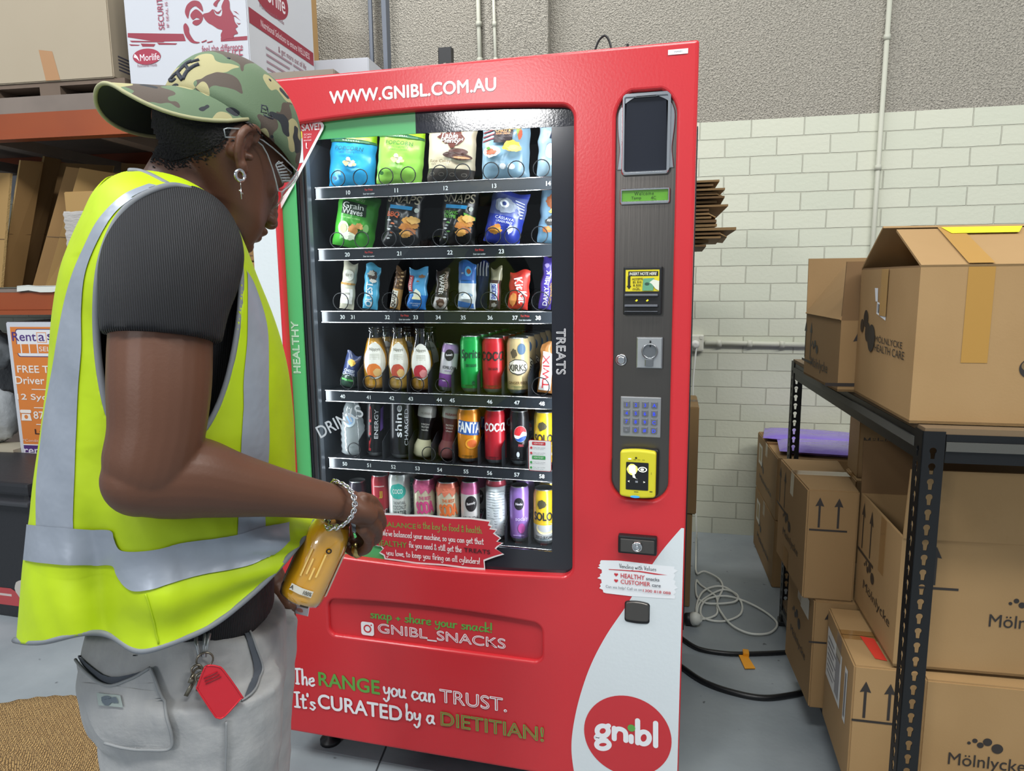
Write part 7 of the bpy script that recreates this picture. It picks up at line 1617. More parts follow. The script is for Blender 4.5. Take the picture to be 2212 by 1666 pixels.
# ---- far arm and hand
limb(body, [(400, 520, -.16, .062), (398, 640, -.20, .055), (410, 800, -.23, .052), (440, 960, -.23, .045), (455, 1010, -.22, .043)], 20)
limb(body, [(455, 1010, -.22, .042), (500, 1100, -.20, .043), (550, 1190, -.17, .034), (592, 1262, -.14, (.026, .030))], 20)
limb(body, [(592, 1262, -.14, (.024, .028)), (606, 1290, -.13, (.018, .036)), (612, 1312, -.125, (.015, .036))], 16)
for dt in (.03, .010, -.010, -.030): finger(body, [(612, 1310, -.125 + dt), (620, 1328, -.12 + dt), (628, 1334, -.115 + dt), (632, 1330, -.11 + dt)], .009, .007)
finger(body, [(608, 1296, -.09), (622, 1306, -.075), (632, 1312, -.085)], .011, .008)
CPt = math.radians(30); CYw = math.radians(25); chf = PF * math.cos(CYw) + PN * math.sin(CYw); CL = -PN * math.cos(CYw) + PF * math.sin(CYw)
CFw = chf * math.cos(CPt) - Vector((0, 0, math.sin(CPt))); CUp = chf * math.sin(CPt) + Vector((0, 0, math.cos(CPt)))
CC = pp(503, 291)
ca_, cb_, ch_ = .107, .088, .106
def cp_(f, l, u): return CC + CFw * f + CL * l + CUp * u
bo = voxel(body, 'body', M_SKIN, .0027, 3)
for v in bo.data.vertices:                               # the skull stays inside the cap
    d = v.co + ORG - CC
    if d.length > .2 or abs((v.co + ORG - HC).dot(HL)) > .0722: continue
    f, l, u = d.dot(CFw), d.dot(CL), d.dot(CUp)
    e2 = math.sqrt((f / ca_) ** 2 + (l / cb_) ** 2)
    if f < 0 and u <= -.012 and e2 > .97:
        top_ = -.062 * (e2 - .97) * ca_ / .07 - .014
        if u > top_: v.co = CC + CFw * f + CL * l + CUp * top_ - ORG
    if u > -.012 and f > -.2:
        kk = .91 if u > 0 else .95
        e = math.sqrt((f / ca_) ** 2 + (l / cb_) ** 2 + (max(u, 0) / ch_) ** 2)
        if e > kk: q = kk / e; v.co = CC + CFw * f * q + CL * l * q + CUp * (u * q if u > 0 else u) - ORG
BV = bvh_of(bo)
# ---- hair: close crop below the cap
hair = MB()
M_HAIR = mat('black_hair', '#121112', .85, bump=(300, .8))
hp = [(334, 228), (350, 216), (372, 209), (440, 216), (516, 250), (556, 282), (590, 322), (566, 298), (548, 275), (522, 266), (500, 275), (491, 297), (470, 312), (452, 322), (430, 330), (410, 336), (392, 346), (372, 350), (352, 344), (334, 334), (330, 312), (331, 268)]
v2, f2 = fill([hp], 5); rr = random.Random(3)
hv = [drape(BV, x, y, .0028 + .0012 * noise.noise(Vector((x * .2, y * .2, 0)))) for x, y in v2]
hair.add([p - ORG for p in hv], [f for f in f2 if max((hv[f[0]] - hv[f[1]]).length, (hv[f[1]] - hv[f[2]]).length, (hv[f[2]] - hv[f[0]]).length) < .03], M_HAIR, True)
# wispy edge of the fade: small tufts
for k in range(420):
    q = rr.random(); e = hp[11:21]; i = min(int(q * (len(e) - 1)), len(e) - 2); f = q * (len(e) - 1) - i
    x = e[i][0] + (e[i + 1][0] - e[i][0]) * f + rr.gauss(0, 7); y = e[i][1] + (e[i + 1][1] - e[i][1]) * f + abs(rr.gauss(0, 9)); s = .8 + 1.4 * rr.random()
    hair.add([drape(BV, x + a * s, y + b * s, .0012) - ORG for a, b in ((-1, -1), (1, -.6), (1.2, .8), (-.8, 1))], [(0, 1, 2, 3)], M_HAIR)
hair.build('hair', man)
# ---- black shirt
sh = MB()
limb(sh, [(392, 440, 0, (.070, .085)), (385, 480, 0, (.095, .15)), (368, 560, 0, (.118, .19)), (368, 700, 0, (.125, .19)), (375, 900, 0, (.125, .175)), (392, 1100, 0, (.125, .17)), (412, 1240, 0, (.128, .165)), (428, 1330, 0, (.120, .150))], 32, False)
for sg in (1, -1): limb(sh, [(398, 500, sg * .09, .070), (384, 540, sg * .15, (.084, .078)), (368, 600, sg * .190, (.082, .076)), (358, 660, sg * .212, (.075, .072)), (352, 732, sg * .222, (.069, .067))], 28, sg > 0 and False)
so = voxel(sh, 'black_shirt', M_SHIRT, .005, 4)
# ---- trousers
tr_ = MB()
limb(tr_, [(440, 1290, 0, (.132, .160)), (424, 1345, 0, (.148, .172)), (406, 1420, 0, (.156, .182)), (408, 1500, 0, (.150, .180))], 32, False)
for P in legs(tr_):
    Q = smooth([tuple(p) + r for p, r in zip(P, ((.148, .10), (.142, .10), (.118, .09), (.105, .085), (.085, .075)))], 5); tr_.tube([q[:3] for q in Q], [(q[3], q[4]) for q in Q], M_PANT, 28)
to = voxel(tr_, 'trousers', M_PANT, .006, 5)
me = to.data
for v in me.vertices:
    p = v.co; v.co = p + Vector((p.x, p.y, 0)).normalized() * (.006 * noise.noise(Vector((p.x * 9, p.y * 9, p.z * 13))) + .003 * noise.noise(Vector((p.x * 25, p.y * 25, p.z * 30))))
TV = bvh_of(to)
def seam(bv, pix, r, mt, parent, name, off=.001, t=.2):
    mb = MB(); mb.tube([drape(bv, x, y, off, t) - ORG for x, y in smooth(pix, 5)], r, mt, 6); return mb.build(name, parent)
def patch(bv, outer, mt, off, parent, name, sub=3, t=.2):
    v2, f2 = fill([outer], sub); mb = MB(); mb.add([drape(bv, x, y, off, t) - ORG for x, y in v2], f2, mt, True); return mb.build(name, parent)
M_SEAM = mat('trouser_seam', '#85888a', .85)
patch(TV, smooth([(176, 1424), (200, 1455), (240, 1478), (285, 1465), (328, 1442), (346, 1490), (364, 1540), (376, 1582), (372, 1608), (330, 1612), (280, 1606), (236, 1596), (208, 1560), (190, 1500)], 3, True), M_PANT, .007, to, 'back_pocket', 3)
M_POCKSHADE = mat('pocket_shade', '#4b515a', .85)  # dark colour standing in for the shade inside the gaping pockets
patch(TV, smooth([(170, 1412), (200, 1440), (240, 1462), (300, 1452), (328, 1440), (286, 1467), (240, 1480), (200, 1457)], 3, True), M_POCKSHADE, .0035, to, 'pocket_shade_patch', 2)
for ln in ([(176, 1424), (200, 1456), (240, 1479), (285, 1466), (330, 1441)], [(330, 1441), (348, 1490), (365, 1540), (377, 1582), (373, 1609), (330, 1613), (280, 1607), (236, 1597)]): seam(TV, ln, .0022, M_SEAM, to, 'seam', .008)
patch(TV, smooth([(519, 1343), (536, 1362), (550, 1400), (562, 1440), (558, 1478), (545, 1500), (528, 1512), (540, 1478), (546, 1445), (538, 1405), (526, 1368)], 3, True), M_POCKSHADE, .003, to, 'pocket_shade_patch', 2)  # front pocket gap: its shade painted as a dark patch on the cloth
for ln in ([(489, 1556), (489, 1610), (487, 1680)], [(515, 1340), (535, 1362), (551, 1402), (563, 1442), (558, 1480), (545, 1502), (522, 1518)]): seam(TV, ln, .0018, M_SEAM, to, 'seam', .004)
patch(TV, [(222, 1494), (270, 1500), (275, 1524), (226, 1518)], mat('woven_patch', '#8f9a97', .8), .010, to, 'fabric_label', 2)
patch(TV, smooth([(232, 1502), (245, 1499), (254, 1504), (262, 1503), (268, 1516), (255, 1514), (246, 1519), (236, 1514)], 2, True), mat('patch_mark', '#56616a', .8), .0112, to, 'fabric_label', 2)
for t, ds in ((.088, 0), (-.088, .05)):
    base = Wd(ds + st(425, 1700)[0] - .03, t, 0) - ORG; mb = MB(); P = [(-.10, .045), (-.06, .05), (.0, .046), (.07, .036), (.13, .028), (.165, .018)]
    mb.tube([base + PF * a + Vector((0, 0, r + .012)) for a, r in P], [(r, .042 if a < .1 else .036) for a, r in P], mat('dark_shoe', '#2a2a2d', .6), 18)
    mb.tube([base + PF * a + Vector((0, 0, .009)) for a in (-.10, .0, .10, .165)], [(.009, .042), (.009, .046), (.009, .046), (.009, .030)], mat('shoe_sole', '#c9c9c4', .6), 16); mb.build('shoe', man)
# ---- safety vest: one cloth, armholes and hem cut to shape
rows = [(372, 279, 330, .055), (386, 252, 372, .085), (405, 228, 420, .125), (435, 205, 462, .165), (475, 186, 496, .190), (530, 160, 522, .206), (600, 135, 548, .212), (700, 119, 586, .214), (800, 110, 612, .214), (900, 95, 625, .212), (1000, 79, 629, .212), (1060, 71, 632, .212), (1098, 64, 642, .214), (1124, 60, 680, .216), (1140, 57, 686, .216), (1200, 49, 694, .220), (1280, 41, 690, .224), (1350, 34, 680, .226), (1430, 26, 670, .228)]
R_ = smooth([tuple(map(float, r)) for r in rows], 16); NA = 260
def vest_pt(r, a):
    y, xl, xr, hw = r; sl, _, z1 = st(xl, y); s2, _, z2 = st(xr, y); c, A_ = (sl + s2) / 2, (s2 - sl) / 2; e = 2 / 2.35
    ca, sa = math.cos(a), math.sin(a); s = c + A_ * math.copysign(abs(ca) ** e, ca); tt = hw * math.copysign(abs(sa) ** e, sa)
    z = st((xl + xr) / 2, y)[2]
    lo = min(1, max(0, (y - 900) / 250)); nx = math.copysign(1, sa)
    g = lambda m, w: math.exp(-((s - m) / w) ** 2)
    s_c = st(258, 1200)[0]
    tt += nx * lo * (-.020 * g(s_c - .010, .020) + .026 * g(s_c + .055, .035) - .012 * g(s_c + .16, .05)) + .006 * lo * math.sin(s * 34 + 1) * nx
    ck = st(682, 1128); rz, rs = z - ck[2], s - ck[0]; ang = math.atan2(rz, -rs); dist = math.hypot(rz, rs)
    if nx > 0 and lo > 0: tt += lo * .006 * min(1, dist / .12) * math.sin(ang * 17 + .8) * math.exp(-((s - ck[0] + .16) / .17) ** 2)
    tt += nx * (.005 * noise.noise(Vector((s * 14, z * 9, nx))) + .004 * noise.noise(Vector((s * 34 + z * 8, z * 9 - s * 6, nx * 3)))) * (1 if y > 560 else .3)
    return Wd(s, tt, z)
hem = smooth([(20, 1375), (32, 1386), (70, 1392), (110, 1387), (150, 1376), (190, 1369), (225, 1371), (252, 1382), (278, 1402), (305, 1411), (335, 1405), (370, 1393), (410, 1378), (445, 1362), (480, 1340), (520, 1308), (560, 1273), (600, 1232), (635, 1192), (660, 1160), (678, 1130)], 4)
hem_poly = hem + [(700, 1100), (700, 300), (0, 300), (0, 1375)]
arm_poly = smooth([(356, 403), (386, 402), (420, 414), (450, 441), (477, 471), (497, 498), (512, 526), (520, 575), (521, 620), (516, 690), (505, 760), (490, 825), (468, 885), (438, 935), (400, 968), (350, 980), (300, 970), (262, 940), (238, 905), (224, 850), (214, 790), (208, 720), (208, 640), (216, 570), (236, 505), (268, 452), (310, 420)], 4, True)
def inside(x, y, P):
    c = False; j = len(P) - 1
    for i in range(len(P)):
        if (P[i][1] > y) != (P[j][1] > y) and x < (P[j][0] - P[i][0]) * (y - P[i][1]) / (P[j][1] - P[i][1]) + P[i][0]: c = not c
        j = i
    return c
NR = len(R_)
def row_at(r):
    i = min(int(r), NR - 2); f = r - i; return tuple(R_[i][q] * (1 - f) + R_[i + 1][q] * f for q in range(4))
r0 = next(i for i, r in enumerate(R_) if r[0] > 900)
V = [[None] * NA for _ in range(NR)]
for k in range(NA):                                      # every column of the cloth ends exactly on the hem line
    a = 2 * PI * k / NA; e = NR - 1.
    for i in range(r0, NR):
        if not inside(*proj(vest_pt(R_[i], a)), hem_poly):
            lo_, hi_ = i - 1., float(i)
            for _ in range(9):
                md_ = (lo_ + hi_) / 2
                if inside(*proj(vest_pt(row_at(md_), a)), hem_poly): lo_ = md_
                else: hi_ = md_
            e = lo_; break
    for i in range(NR): V[i][k] = vest_pt(row_at(i if i <= r0 else r0 + (i - r0) * (e - r0) / (NR - 1 - r0)), a)
vm_ = MB(); vv = [p - ORG for r in V for p in r]; keep = []
arm_n = [(x, y) for x, y in arm_poly]
for i in range(len(V) - 1):
    for k in range(NA):
        l = (k + 1) % NA; c = (V[i][k] + V[i + 1][l]) / 2; x, y = proj(c); tn = -(c - PC).dot(PN)
        if tn > .0 and inside(x, y, arm_n): continue
        if tn < 0:
            c2 = c - PN * (2 * -tn) ; m = Wd((c - PC).dot(PF), -tn, c.z); x2, y2 = proj(m)
            if inside(x2, y2, arm_n): continue
        if y < 470 and tn < .10 and (c - pp(415, 400)).dot(PF) > -.12 + (.10 - abs(tn)) * .2 and abs(tn) < .10 and y < 520: continue
        keep.append((i * NA + k, i * NA + l, (i + 1) * NA + l, (i + 1) * NA + k))
vm_.add(vv, keep, M_VEST, True); vo = vm_.build('safety_vest', man)
sol = vo.modifiers.new('thickness', 'SOLIDIFY'); sol.thickness = .0022; sol.offset = 1
VV = bvh_of(vo)
def strip(bv, left, right, mt, off, name, parent, nu=5, nv=90, t=.2):
    def res(P, n):
        P = smooth(P, 6); L = [0]
        for a, b in zip(P, P[1:]): L.append(L[-1] + math.hypot(b[0] - a[0], b[1] - a[1]))
        out = []; j = 0
        for k in range(n):
            d = L[-1] * k / (n - 1)
            while j < len(L) - 2 and L[j + 1] < d: j += 1
            f = (d - L[j]) / max(L[j + 1] - L[j], 1e-9); out.append((P[j][0] + (P[j + 1][0] - P[j][0]) * f, P[j][1] + (P[j + 1][1] - P[j][1]) * f))
        return out
    A_, B_ = res(left, nv), res(right, nv); vs = []
    o_ = Vector((0, 0, CAMH)); miss = set()
    for a, b in zip(A_, B_):
        for k in range(nu + 1):
            f = k / nu; x, y = a[0] + (b[0] - a[0]) * f, a[1] + (b[1] - a[1]) * f
            h = bv.ray_cast(o_, ray(x, y).normalized())
            if h[0] is None: miss.add(len(vs)); vs.append(pp(x, y, .1) - ORG)
            else:
                n = h[1] if h[1].dot(ray(x, y)) < 0 else -h[1]; vs.append(h[0] + n * off - ORG)
    fs = []
    for i in range(nv - 1):
        for k in range(nu):
            q = (i * (nu + 1) + k, i * (nu + 1) + k + 1, (i + 1) * (nu + 1) + k + 1, (i + 1) * (nu + 1) + k)
            if not any(x in miss for x in q) and max((vs[q[0]] - vs[q[2]]).length, (vs[q[1]] - vs[q[3]]).length) < .06: fs.append(q)
    mb = MB(); mb.add(vs, fs, mt, True); return mb.build(name, parent)
OB = .0036
strip(VV, [(322, 402), (269, 425), (218, 476), (185, 539), (162, 593), (145, 652), (130, 728), (120, 791), (101, 896), (90, 988), (84, 1055), (84, 1140)],
      [(350, 407), (302, 425), (252, 463), (214, 526), (189, 593), (181, 669), (181, 736), (180, 765), (174, 841), (170, 925), (166, 1009), (160, 1150)], M_BAND, OB, 'reflective_band', vo)
strip(VV, [(528, 585), (530, 597), (531, 652), (530, 736), (523, 820), (523, 883), (519, 946), (517, 986), (513, 1080), (510, 1165)],
      [(531, 590), (545, 615), (565, 673), (574, 719), (576, 778), (576, 862), (578, 946), (576, 1009), (572, 1080), (570, 1150)], M_BAND, OB, 'reflective_band', vo)
strip(VV, [(57, 1132), (80, 1134), (160, 1140), (200, 1141), (244, 1143), (252, 1160), (260, 1180), (272, 1188), (304, 1189), (344, 1184), (384, 1172), (428, 1166), (510, 1156), (568, 1140), (622, 1131)],
      [(49, 1208), (100, 1215), (150, 1219), (205, 1220), (248, 1220), (258, 1240), (274, 1264), (296, 1276), (332, 1273), (360, 1264), (400, 1252), (440, 1242), (500, 1232), (556, 1216), (622, 1170)], M_BAND, OB + .0012, 'reflective_band', vo, nu=8, nv=130)
def edge(pix, name, w=.0045, cyc=False):
    pts = []
    for x, y in pix:
        best = None
        for dx, dy in ((0, 0), (-3, 0), (3, 0), (0, -3), (0, 3), (-7, 0), (7, 0), (0, -7), (0, 7), (-11, -6), (11, -6), (0, -14)):
            h = VV.ray_cast(Vector((0, 0, CAMH)), ray(x + dx, y + dy).normalized())
            if h[0] is not None and -(h[0] - PC).dot(PN) > -.02: best = h[0]; break
        if best is not None:
            d = ray(x, y); o_ = Vector((0, 0, CAMH)); pts.append(o_ + d * ((best - o_).length / d.length))
    Q = [pts[0]]
    for p in pts[1:]:
        if (p - Q[-1]).length < .12: Q.append(p)
    Q = [(Q[max(i - 2, 0)] + Q[max(i - 1, 0)] + Q[i] + Q[min(i + 1, len(Q) - 1)] + Q[min(i + 2, len(Q) - 1)]) / 5 if 0 < i < len(Q) - 1 else Q[i] for i in range(len(Q))]
    mb = MB(); mb.tube([p - ORG for p in Q], w, M_TRIM, 8); return mb.build(name, vo)
edge([(x, y - 3) for x, y in hem], 'hem_binding', .0042)
edge(arm_poly[60:] + arm_poly[:8], 'armhole_binding', .0046); edge(arm_poly[8:60], 'armhole_binding', .0040)
edge(smooth([(280, 370), (300, 371), (325, 380), (350, 393), (372, 405)], 6), 'collar_binding', .0045)
seam(VV, [(318, 1282), (332, 1330), (344, 1390)], .0012, mat('vest_seam', '#9db800', .7), vo, 'seam', .003)
# ---- cap worn backwards
def mat_camo():
    m_ = mat('camouflage', '#6c8560', .75); nt = m_.node_tree; b = nt.nodes['Principled BSDF']; tc = nt.nodes.new('ShaderNodeTexCoord'); prev = None
    col = nt.nodes.new('ShaderNodeRGB'); col.outputs[0].default_value = lin('#5d7257'); prev = col.outputs[0]
    for i, (c_, th, sc_) in enumerate((('#50463e', .53, 21), ('#a29c72', .56, 19), ('#24292f', .64, 24))):
        mp_ = nt.nodes.new('ShaderNodeMapping'); mp_.inputs['Location'].default_value = (i * 3.7 + .4, i * 1.3, i * 2.1); nt.links.new(tc.outputs['Object'], mp_.inputs[0])
        n = nt.nodes.new('ShaderNodeTexNoise'); n.inputs['Scale'].default_value = sc_; n.inputs['Detail'].default_value = 1.2; nt.links.new(mp_.outputs[0], n.inputs['Vector'])
        g = nt.nodes.new('ShaderNodeMath'); g.operation = 'GREATER_THAN'; g.inputs[1].default_value = th; nt.links.new(n.outputs['Fac'], g.inputs[0])
        mx = nt.nodes.new('ShaderNodeMix'); mx.data_type = 'RGBA'; nt.links.new(g.outputs[0], mx.inputs[0]); nt.links.new(prev, mx.inputs[6]); mx.inputs[7].default_value = lin(c_); prev = mx.outputs[2]
    nt.links.new(prev, b.inputs['Base Color'])
    w = nt.nodes.new('ShaderNodeTexNoise'); w.inputs['Scale'].default_value = 500; bp = nt.nodes.new('ShaderNodeBump'); bp.inputs['Strength'].default_value = .15; bp.inputs['Distance'].default_value = .002
    nt.links.new(tc.outputs['Object'], w.inputs['Vector']); nt.links.new(w.outputs['Fac'], bp.inputs['Height']); nt.links.new(bp.outputs[0], b.inputs['Normal'])
    return m_
M_CAMO = mat_camo(); M_UNDER = mat('brim_underside', '#2b312c', .8); M_NAVY = mat('navy_thread', '#1b2230', .6, bump=(400, .3))
mb = MB(); vs = []; fs = []; n1, n2 = 60, 22
for i in range(n2 + 1):
    th = PI / 2 * i / n2
    for k in range(n1):
        a = 2 * PI * k / n1; r = math.cos(th) ** .82; z = ch_ * math.sin(th) ** .95 - (.010 if i == 0 else 0)
        pk = 1 + .012 * math.cos(6 * a) * math.sin(th * 2) * .5
        vs.append(cp_(ca_ * r * math.cos(a) * pk - .010 * math.sin(th), cb_ * r * math.sin(a) * pk, z) - ORG)
for i in range(n2):
    for k in range(n1): l = (k + 1) % n1; fs.append((i * n1 + k, i * n1 + l, (i + 1) * n1 + l, (i + 1) * n1 + k))
mb.add(vs, fs, M_CAMO, True); co = mb.build('cap', man); s_ = co.modifiers.new('thickness', 'SOLIDIFY'); s_.thickness = .002; s_.offset = -1
mb = MB(); mb2 = MB(); NB, NV = 44, 12; top = []; bot = []
for j in range(NV + 1):
    v = j / NV
    for i in range(NB + 1):
        u = i / NB * 2 - 1; a = PI + u * math.radians(78)
        bx, by = ca_ * math.cos(a), cb_ * math.sin(a); ln = .070 * (1 - abs(u) ** 3.2) ** .7 + .002; q_ = v * min(1, ln / .07)
        f = bx - v * ln; l = by * (1 + .06 * v * (1 - u * u)); z = -.002 - .056 * q_ - .036 * (abs(l) / cb_) ** 2 * q_
        p = cp_(f, l, z) - ORG; top.append(p); bot.append(p - CUp * .0038)
q4 = [(j * (NB + 1) + i, j * (NB + 1) + i + 1, (j + 1) * (NB + 1) + i + 1, (j + 1) * (NB + 1) + i) for j in range(NV) for i in range(NB)]
mb.add(top, q4, M_CAMO, True); mb.add(bot, [f[::-1] for f in q4], M_UNDER, True)
e_ = [NV * (NB + 1) + i for i in range(NB + 1)]
mb.tube([(top[i] + bot[i]) / 2 for i in e_], .0028, mat('brim_edge', '#a3a27c', .7), 8)
bro = mb.build('brim', co)
CV = BVHTree.FromPolygons([v.co + ORG for v in co.data.vertices], [p.vertices for p in co.data.polygons])
zc_ = lambda a, b: (220 + a * .217, 100 + b * .217)
mb = MB()
for ln, r in (([(690, 352), (730, 305), (770, 270), (850, 190), (905, 162)], .0034), ([(770, 285), (800, 330), (815, 345)], .0034), ([(815, 342), (840, 290), (870, 250), (920, 215), (975, 192)], .0034), ([(895, 172), (940, 158), (975, 148)], .0030), ([(845, 205), (865, 235), (880, 245)], .0028), ([(690, 350), (720, 356), (745, 330)], .0028)):
    mb.tube([drape(CV, *zc_(*q), .0015, .0) - ORG for q in smooth(ln, 4)], r, M_NAVY, 8)
mb.build('embroidered_emblem', co)
mb = MB()
for ln in ([(1585, 585), (1580, 660), (1635, 670)], [(1585, 590), (1630, 600), (1640, 640)], [(1590, 620), (1628, 640)], [(1640, 610), (1650, 690), (1690, 700)], [(1600, 680), (1650, 712), (1695, 728), (1690, 690)], [(1605, 690), (1690, 725)]):
    mb.tube([drape(CV, *zc_(*q), .001, .09) - ORG for q in ln], .0016, M_NAVY, 6)
mb.build('embroidered_emblem', co)
M_STC = mat('cap_seam', '#37352e', .8)
for ln in ([(1505, 200), (1420, 350), (1360, 480), (1310, 610)], [(1455, 190), (1380, 340), (1330, 470), (1290, 610)], [(1510, 200), (1640, 270), (1790, 480), (1830, 700), (1840, 960)], [(1000, 140), (1150, 105), (1300, 125), (1450, 180)]):
    seam(CV, [zc_(*q) for q in ln], .0013, M_STC, co, 'seam', .0006, .05)
for q in ((1262, 132), (1665, 345)): ball(MB(), Vector((0, 0, 0)), (1, 1, 1)); mb = MB(); ball(mb, drape(CV, *zc_(*q), .0004, .05) - ORG, (.003, .003, .003)); mb.mats = [M_NAVY]; mb.build('eyelet', co)
# ---- safety glasses
M_LENS = glassmat('clear_glasses', '#eef2f3', .03, 1.4); M_FRAME = mat('clear_frame', '#b9c2c6', .12, coat=.6, alpha=.4)
def hs(px, py, lat=.078): p = onP(px, py, HC + HL * lat, HL); return p - ORG
gl_ = MB(); Z = lambda a, b, lat=.079: hs(220 + a * .217, 100 + b * .217, lat)
o1 = [(1215, 825), (1250, 815), (1510, 830), (1530, 905), (1600, 935), (1700, 1010), (1790, 1090), (1880, 1180), (1950, 1250), (1930, 1320), (1860, 1400), (1790, 1450), (1755, 1440), (1730, 1330), (1700, 1220), (1650, 1080), (1600, 990), (1530, 930), (1480, 910), (1230, 905)]
v2, f2 = fill([o1]); gl_.add([Z(a, b) for a, b in v2], f2, M_LENS); gl_.tube([Z(a, b) for a, b in o1], .0011, M_FRAME, 6, closed=True)
for k in range(7):
    a0, b0 = 1745 + 8 * k, 1165 + 27 * k; gl_.tube([Z(a0 - 10 + k * 2, b0 + 12), Z(a0 + 55 + 6 * k, b0 - 10 + 4 * k)], .0012, M_FRAME, 6)
gl_.tube([Z(1730, 1180), Z(1760, 1145), Z(1890, 1260), Z(1800, 1360), Z(1730, 1180)], .0011, M_FRAME, 6)
tpt, bpt = Z(1950, 1250, .075), Z(1775, 1445, .075); c_t, c_b = tpt, bpt
lens = []; nl = 18
for i in range(nl + 1):
    f = i / nl; lat = -.15 * f; bul = .034 * math.sin(PI * f) ** .8
    lens.append((c_t + HL * lat + HF * bul, c_b + HL * lat + HF * (bul + .004)))
gl_.add([p for q in lens for p in q], [(2 * i, 2 * i + 1, 2 * i + 3, 2 * i + 2) for i in range(nl)], M_LENS, True)
gl_.tube([q[0] for q in lens], .0014, M_FRAME, 6); gl_.tube([q[1] for q in lens], .0016, M_FRAME, 6); gl_.tube([lens[0][0], lens[0][1]], .002, M_FRAME, 6)
gl_.build('safety_glasses', man)
# ---- earring and bracelet
M_SIL = mat('silver', '#d9dbde', .16, 1.)
er = MB(); c0 = hs(220 + 1375 * .217, 100 + 1285 * .217, .088); rr_ = .0074
er.tube([c0 + HF * (rr_ * math.cos(a)) + HU * (rr_ * math.sin(a)) for a in [2 * PI * k / 24 for k in range(24)]], .0026, M_SIL, 8, closed=True)
er.tube([c0 - Vector((0, 0, .009)), c0 - Vector((0, 0, .018))], .0005, M_SIL, 6); cc = c0 - Vector((0, 0, .023)); er.tube([cc + Vector((0, 0, .006)), cc - Vector((0, 0, .010))], .0009, M_SIL, 6); er.tube([cc + HF * .004, cc - HF * .004], .0009, M_SIL, 6)
er.build('earring', man)
br_ = MB(); N = 42; P = []
for k in range(N):
    th = 2 * PI * k / N; cx, cy = 717, 1091; u, s2 = math.cos(th), math.sin(th)
    x = cx + 8 * u + (49 if s2 > 0 else 6) * s2; y = cy - 50 * u + 6 * s2; P.append(pp(x, y, .185 + .046 * (s2 if s2 > 0 else s2 * .9)) - ORG)
for k in range(N):
    a, b = P[k], P[(k + 1) % N]; c = (a + b) / 2; d = (b - a).normalized(); L_ = (b - a).length
    nrm = (c - (pp(717, 1091, .185) - ORG)).normalized(); w = d.cross(nrm) if k % 2 else (d.cross(nrm) * .6 + nrm * .8)
    w.normalize(); br_.tube([c + d * (L_ * .85 * math.cos(q)) + w * (.0044 * math.sin(q)) for q in [2 * PI * j / 12 for j in range(12)]], .0014, M_SIL, 6, closed=True)
br_.build('bracelet', man)
# ---- what he carries: bottle, leaflet, keys
axis_b, axis_t = pp(646, 1297, .150), pp(712, 1150, .150); ax = (axis_t - axis_b).normalized(); ax = (ax + PN * .0).normalized()
R0 = .0345; Lb = .195
M4 = Vector((0, 0, 1)).rotation_difference(ax).to_matrix().to_4x4()
jb = thing('juice_bottle', 'bottle of orange juice tilted in the hand of the man', 'bottle', axis_b)
jb.rotation_mode = 'QUATERNION'; jb.rotation_quaternion = Vector((0, 0, 1)).rotation_difference(ax)
pf = [(R0 * .72, 0), (R0 * .94, .004), (R0, .014), (R0, .095), (R0 * .93, .112), (R0 * .72, .132), (R0 * .56, .146), (R0 * .50, .152)]
M_JU = mat('held_juice', '#eba51a', .3)
MB().lathe([(r - .0014, z + .001) for r, z in pf if z < .128] + [(R0 * .74, .128)], M_JU, 32).build('juice', jb)
MB().lathe(pf + [(R0 * .50, .158)], M_BGL, 32, caps=(True, False)).build('glass', jb)
MB().lathe([(R0 * .55, .157), (R0 * .56, .172), (R0 * .48, .174)], glassmat('clear_cap', '#dfe6e8', .08, 2.2), 24).build('cap', jb)
inv = M4.to_3x3().inverted(); vdir = inv @ (Vector((0, 0, CAMH)) - axis_b).normalized(); a_v = math.atan2(vdir.y, vdir.x)
def jm_(u, v, l=0.): a = a_v + u / R0; return Vector(((R0 + l) * math.cos(a), (R0 + l) * math.sin(a), v))
mb = MB(); A = Art(mb, jm_, .0008, .0002)
for sg in (-1, 1): A.sh([[(sg * (R0 * 1.18), .022), (sg * R0 * 1.5, .022), (sg * R0 * 1.5, .095), (sg * R0 * 1.18, .088)][::sg]], '#d9d3bd', 2)
for k in range(4): A.sh([rect(-.014 + .007 * k, .045 + .006 * (k % 2), -.0115 + .007 * k, .088 - .012 * (k % 3))], '#ecc670', 1)
A.sh([rect(-.020, .020, .014, .030)], '#d2cfc2', 1); A.tx('A', -.017, .025, None, .006, '#2c2a22'); A.tx('100%', .007, .025, .012, .006, '#4a4840'); A.sh([ell(.010, .094, .0042, .0042), ell(.010, .094, .002, .002)[::-1]], '#2a1d12', 1); A.sh([rect(.004, .004, .016, .007)], '#2a2010', 1)
mb.build('paper_label', jb)
q = pp(770, 1190, .135); mb = MB(); cm = Matrix.Translation(q) @ Vector((0, 0, 1)).rotation_difference((PF * .8 - PN * .4 + Vector((0, 0, .3))).normalized()).to_matrix().to_4x4()
mb.lathe([(.0105, -.005), (.012, -.003), (.012, .004), (.010, .006)], mat('gold_cap', '#b9a468', .25, .9), 24, cm)
tag(mb.build('bottle_cap'), 'gold bottle cap pinched under the curled fingers', 'cap')
a, b, c, d = pp(620, 1300, -.10), pp(668, 1312, -.06), pp(665, 1332, -.06), pp(622, 1322, -.10)
mb = MB(); nn_ = (b - a).cross(d - a).normalized() * .0008; mb.hexa([a, b, c, d], [p + nn_ for p in (a, b, c, d)], mat('leaflet_white', '#e8e8f0', .4))
fm = lambda u, v, l=0.: a.lerp(b, u).lerp(d.lerp(c, u), v) + (nn_ if nn_.dot(PN) < 0 else -nn_) * (1.5 + l * 800)
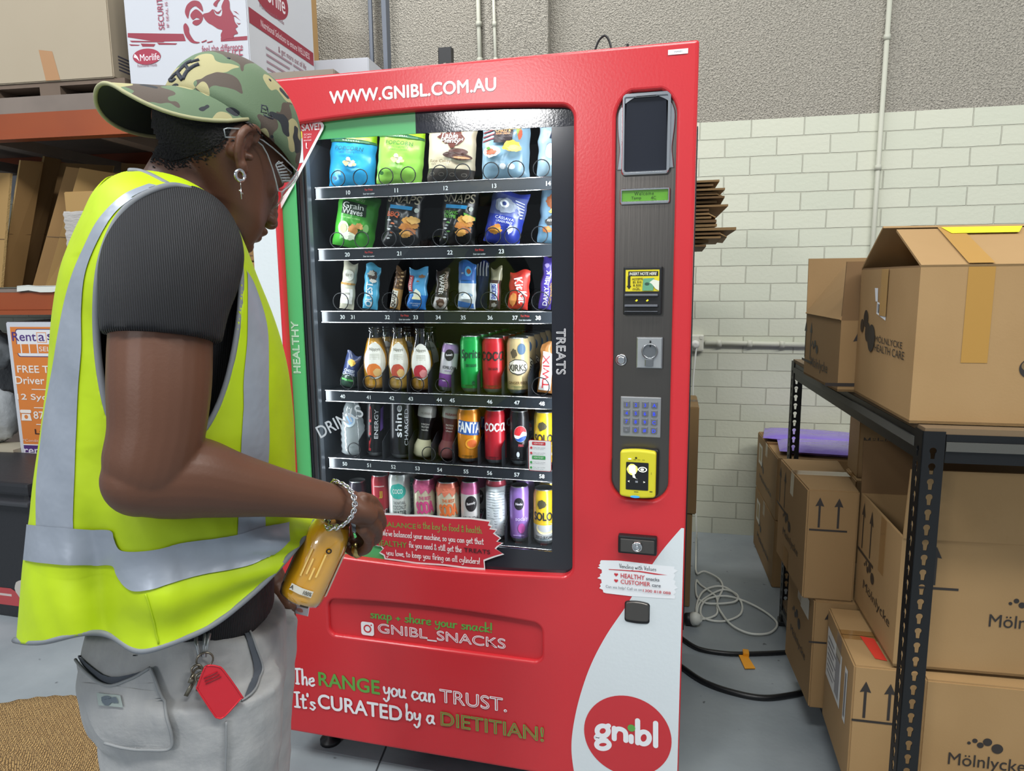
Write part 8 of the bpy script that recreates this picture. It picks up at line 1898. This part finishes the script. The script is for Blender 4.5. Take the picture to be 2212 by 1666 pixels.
A = Art(mb, fm, .0004, .0004); A.sh([splat(.35, .4, .2, .25, 14, .3, 3)], '#8a90b0'); A.sh([splat(.62, .5, .2, .25, 14, .3, 6)], '#c98a80')
tag(mb.build('leaflet'), 'small glossy leaflet behind the juice bottle, in his far hand', 'leaflet')
TK = .222
kp = lambda x, y, dt=0.: drape(TV, x, y, .012 + dt, TK)
kr = thing('key_ring', 'bunch of keys with a red tag hanging from his trousers', 'keys', kp(440, 1415))
ko = kr.location.copy(); M_KEY = mat('worn_steel', '#8d8778', .3, .9)
c = kp(440, 1422); mb = MB(); mb.tube([c + PF * (.011 * math.cos(q)) + Vector((0, 0, .011 * math.sin(q))) - ko for q in [2 * PI * j / 20 for j in range(20)]], .0014, M_KEY, 6, closed=True); mb.build('ring', kr)
mb = MB()
for x0, x1, r in ((428, 424, .0028), (452, 447, .0030), (440, 438, .0022)): mb.tube([kp(x0, 1352, -.006) - ko, kp(x1, 1385) - ko, kp(436 + (x1 - 436) * .4, 1416) - ko], r, mat('lanyard_clip', '#a9adae', .3, .6), 8)
mb.build('clip', kr)
for i, (a, b, bw) in enumerate(((( 432, 1440), (404, 1500), .0035), ((428, 1432), (412, 1470), .005), ((434, 1445), (428, 1520), .004))):
    mb = MB(); pa, pb = kp(*a, .004 * i) - ko, kp(*b, .004 * i) - ko; d = (pb - pa).normalized(); w = d.cross(PN).normalized()
    mb.tube([pa + d * .006 + d * (.007 * math.cos(q)) + w * (.007 * math.sin(q)) for q in [2 * PI * j / 14 for j in range(14)]], .0016, M_KEY, 6, closed=True); mb.tube([pa + d * .012, pb], [(bw, .0012)] * 2, M_KEY, 6); mb.build('key', kr)
tg = [(448, 1438), (470, 1440), (484, 1450), (522, 1504), (519, 1511), (484, 1549), (470, 1551), (462, 1544), (428, 1492), (427, 1482), (440, 1448)]
tt_ = max(-(kp(x, y, -.004) - PC).dot(PN) for x, y in tg)
mb = MB(); tp = [pp(x, y, tt_) - ko for x, y in smooth(tg, 3, True)]; n_ = len(tp)
v2, f2 = fill([[(x, y) for x, y in smooth(tg, 3, True)]])
mb.add([pp(x, y, tt_) - ko for x, y in v2] + [pp(x, y, tt_ - .005) - ko for x, y in v2], [f for f in f2] + [tuple(i + n_ for i in f[::-1]) for f in f2] + [(i, (i + 1) % n_, (i + 1) % n_ + n_, i + n_) for i in range(n_)], mat('red_tag_plastic', '#c4202e', .3))
mb.tube([p for p in tp], .0012, mat('red_tag_plastic', '#c4202e', .3), 6, closed=True)
for k in range(3): mb.tube([pp(440 + 2 * k, 1466 + 6 * k, tt_ + .0012) - ko, pp(470 + 4 * k, 1452 + 5 * k, tt_ + .0012) - ko], .0006, mat('red_dark', '#7d1a24', .4), 5)
mb.build('red_tag', kr)
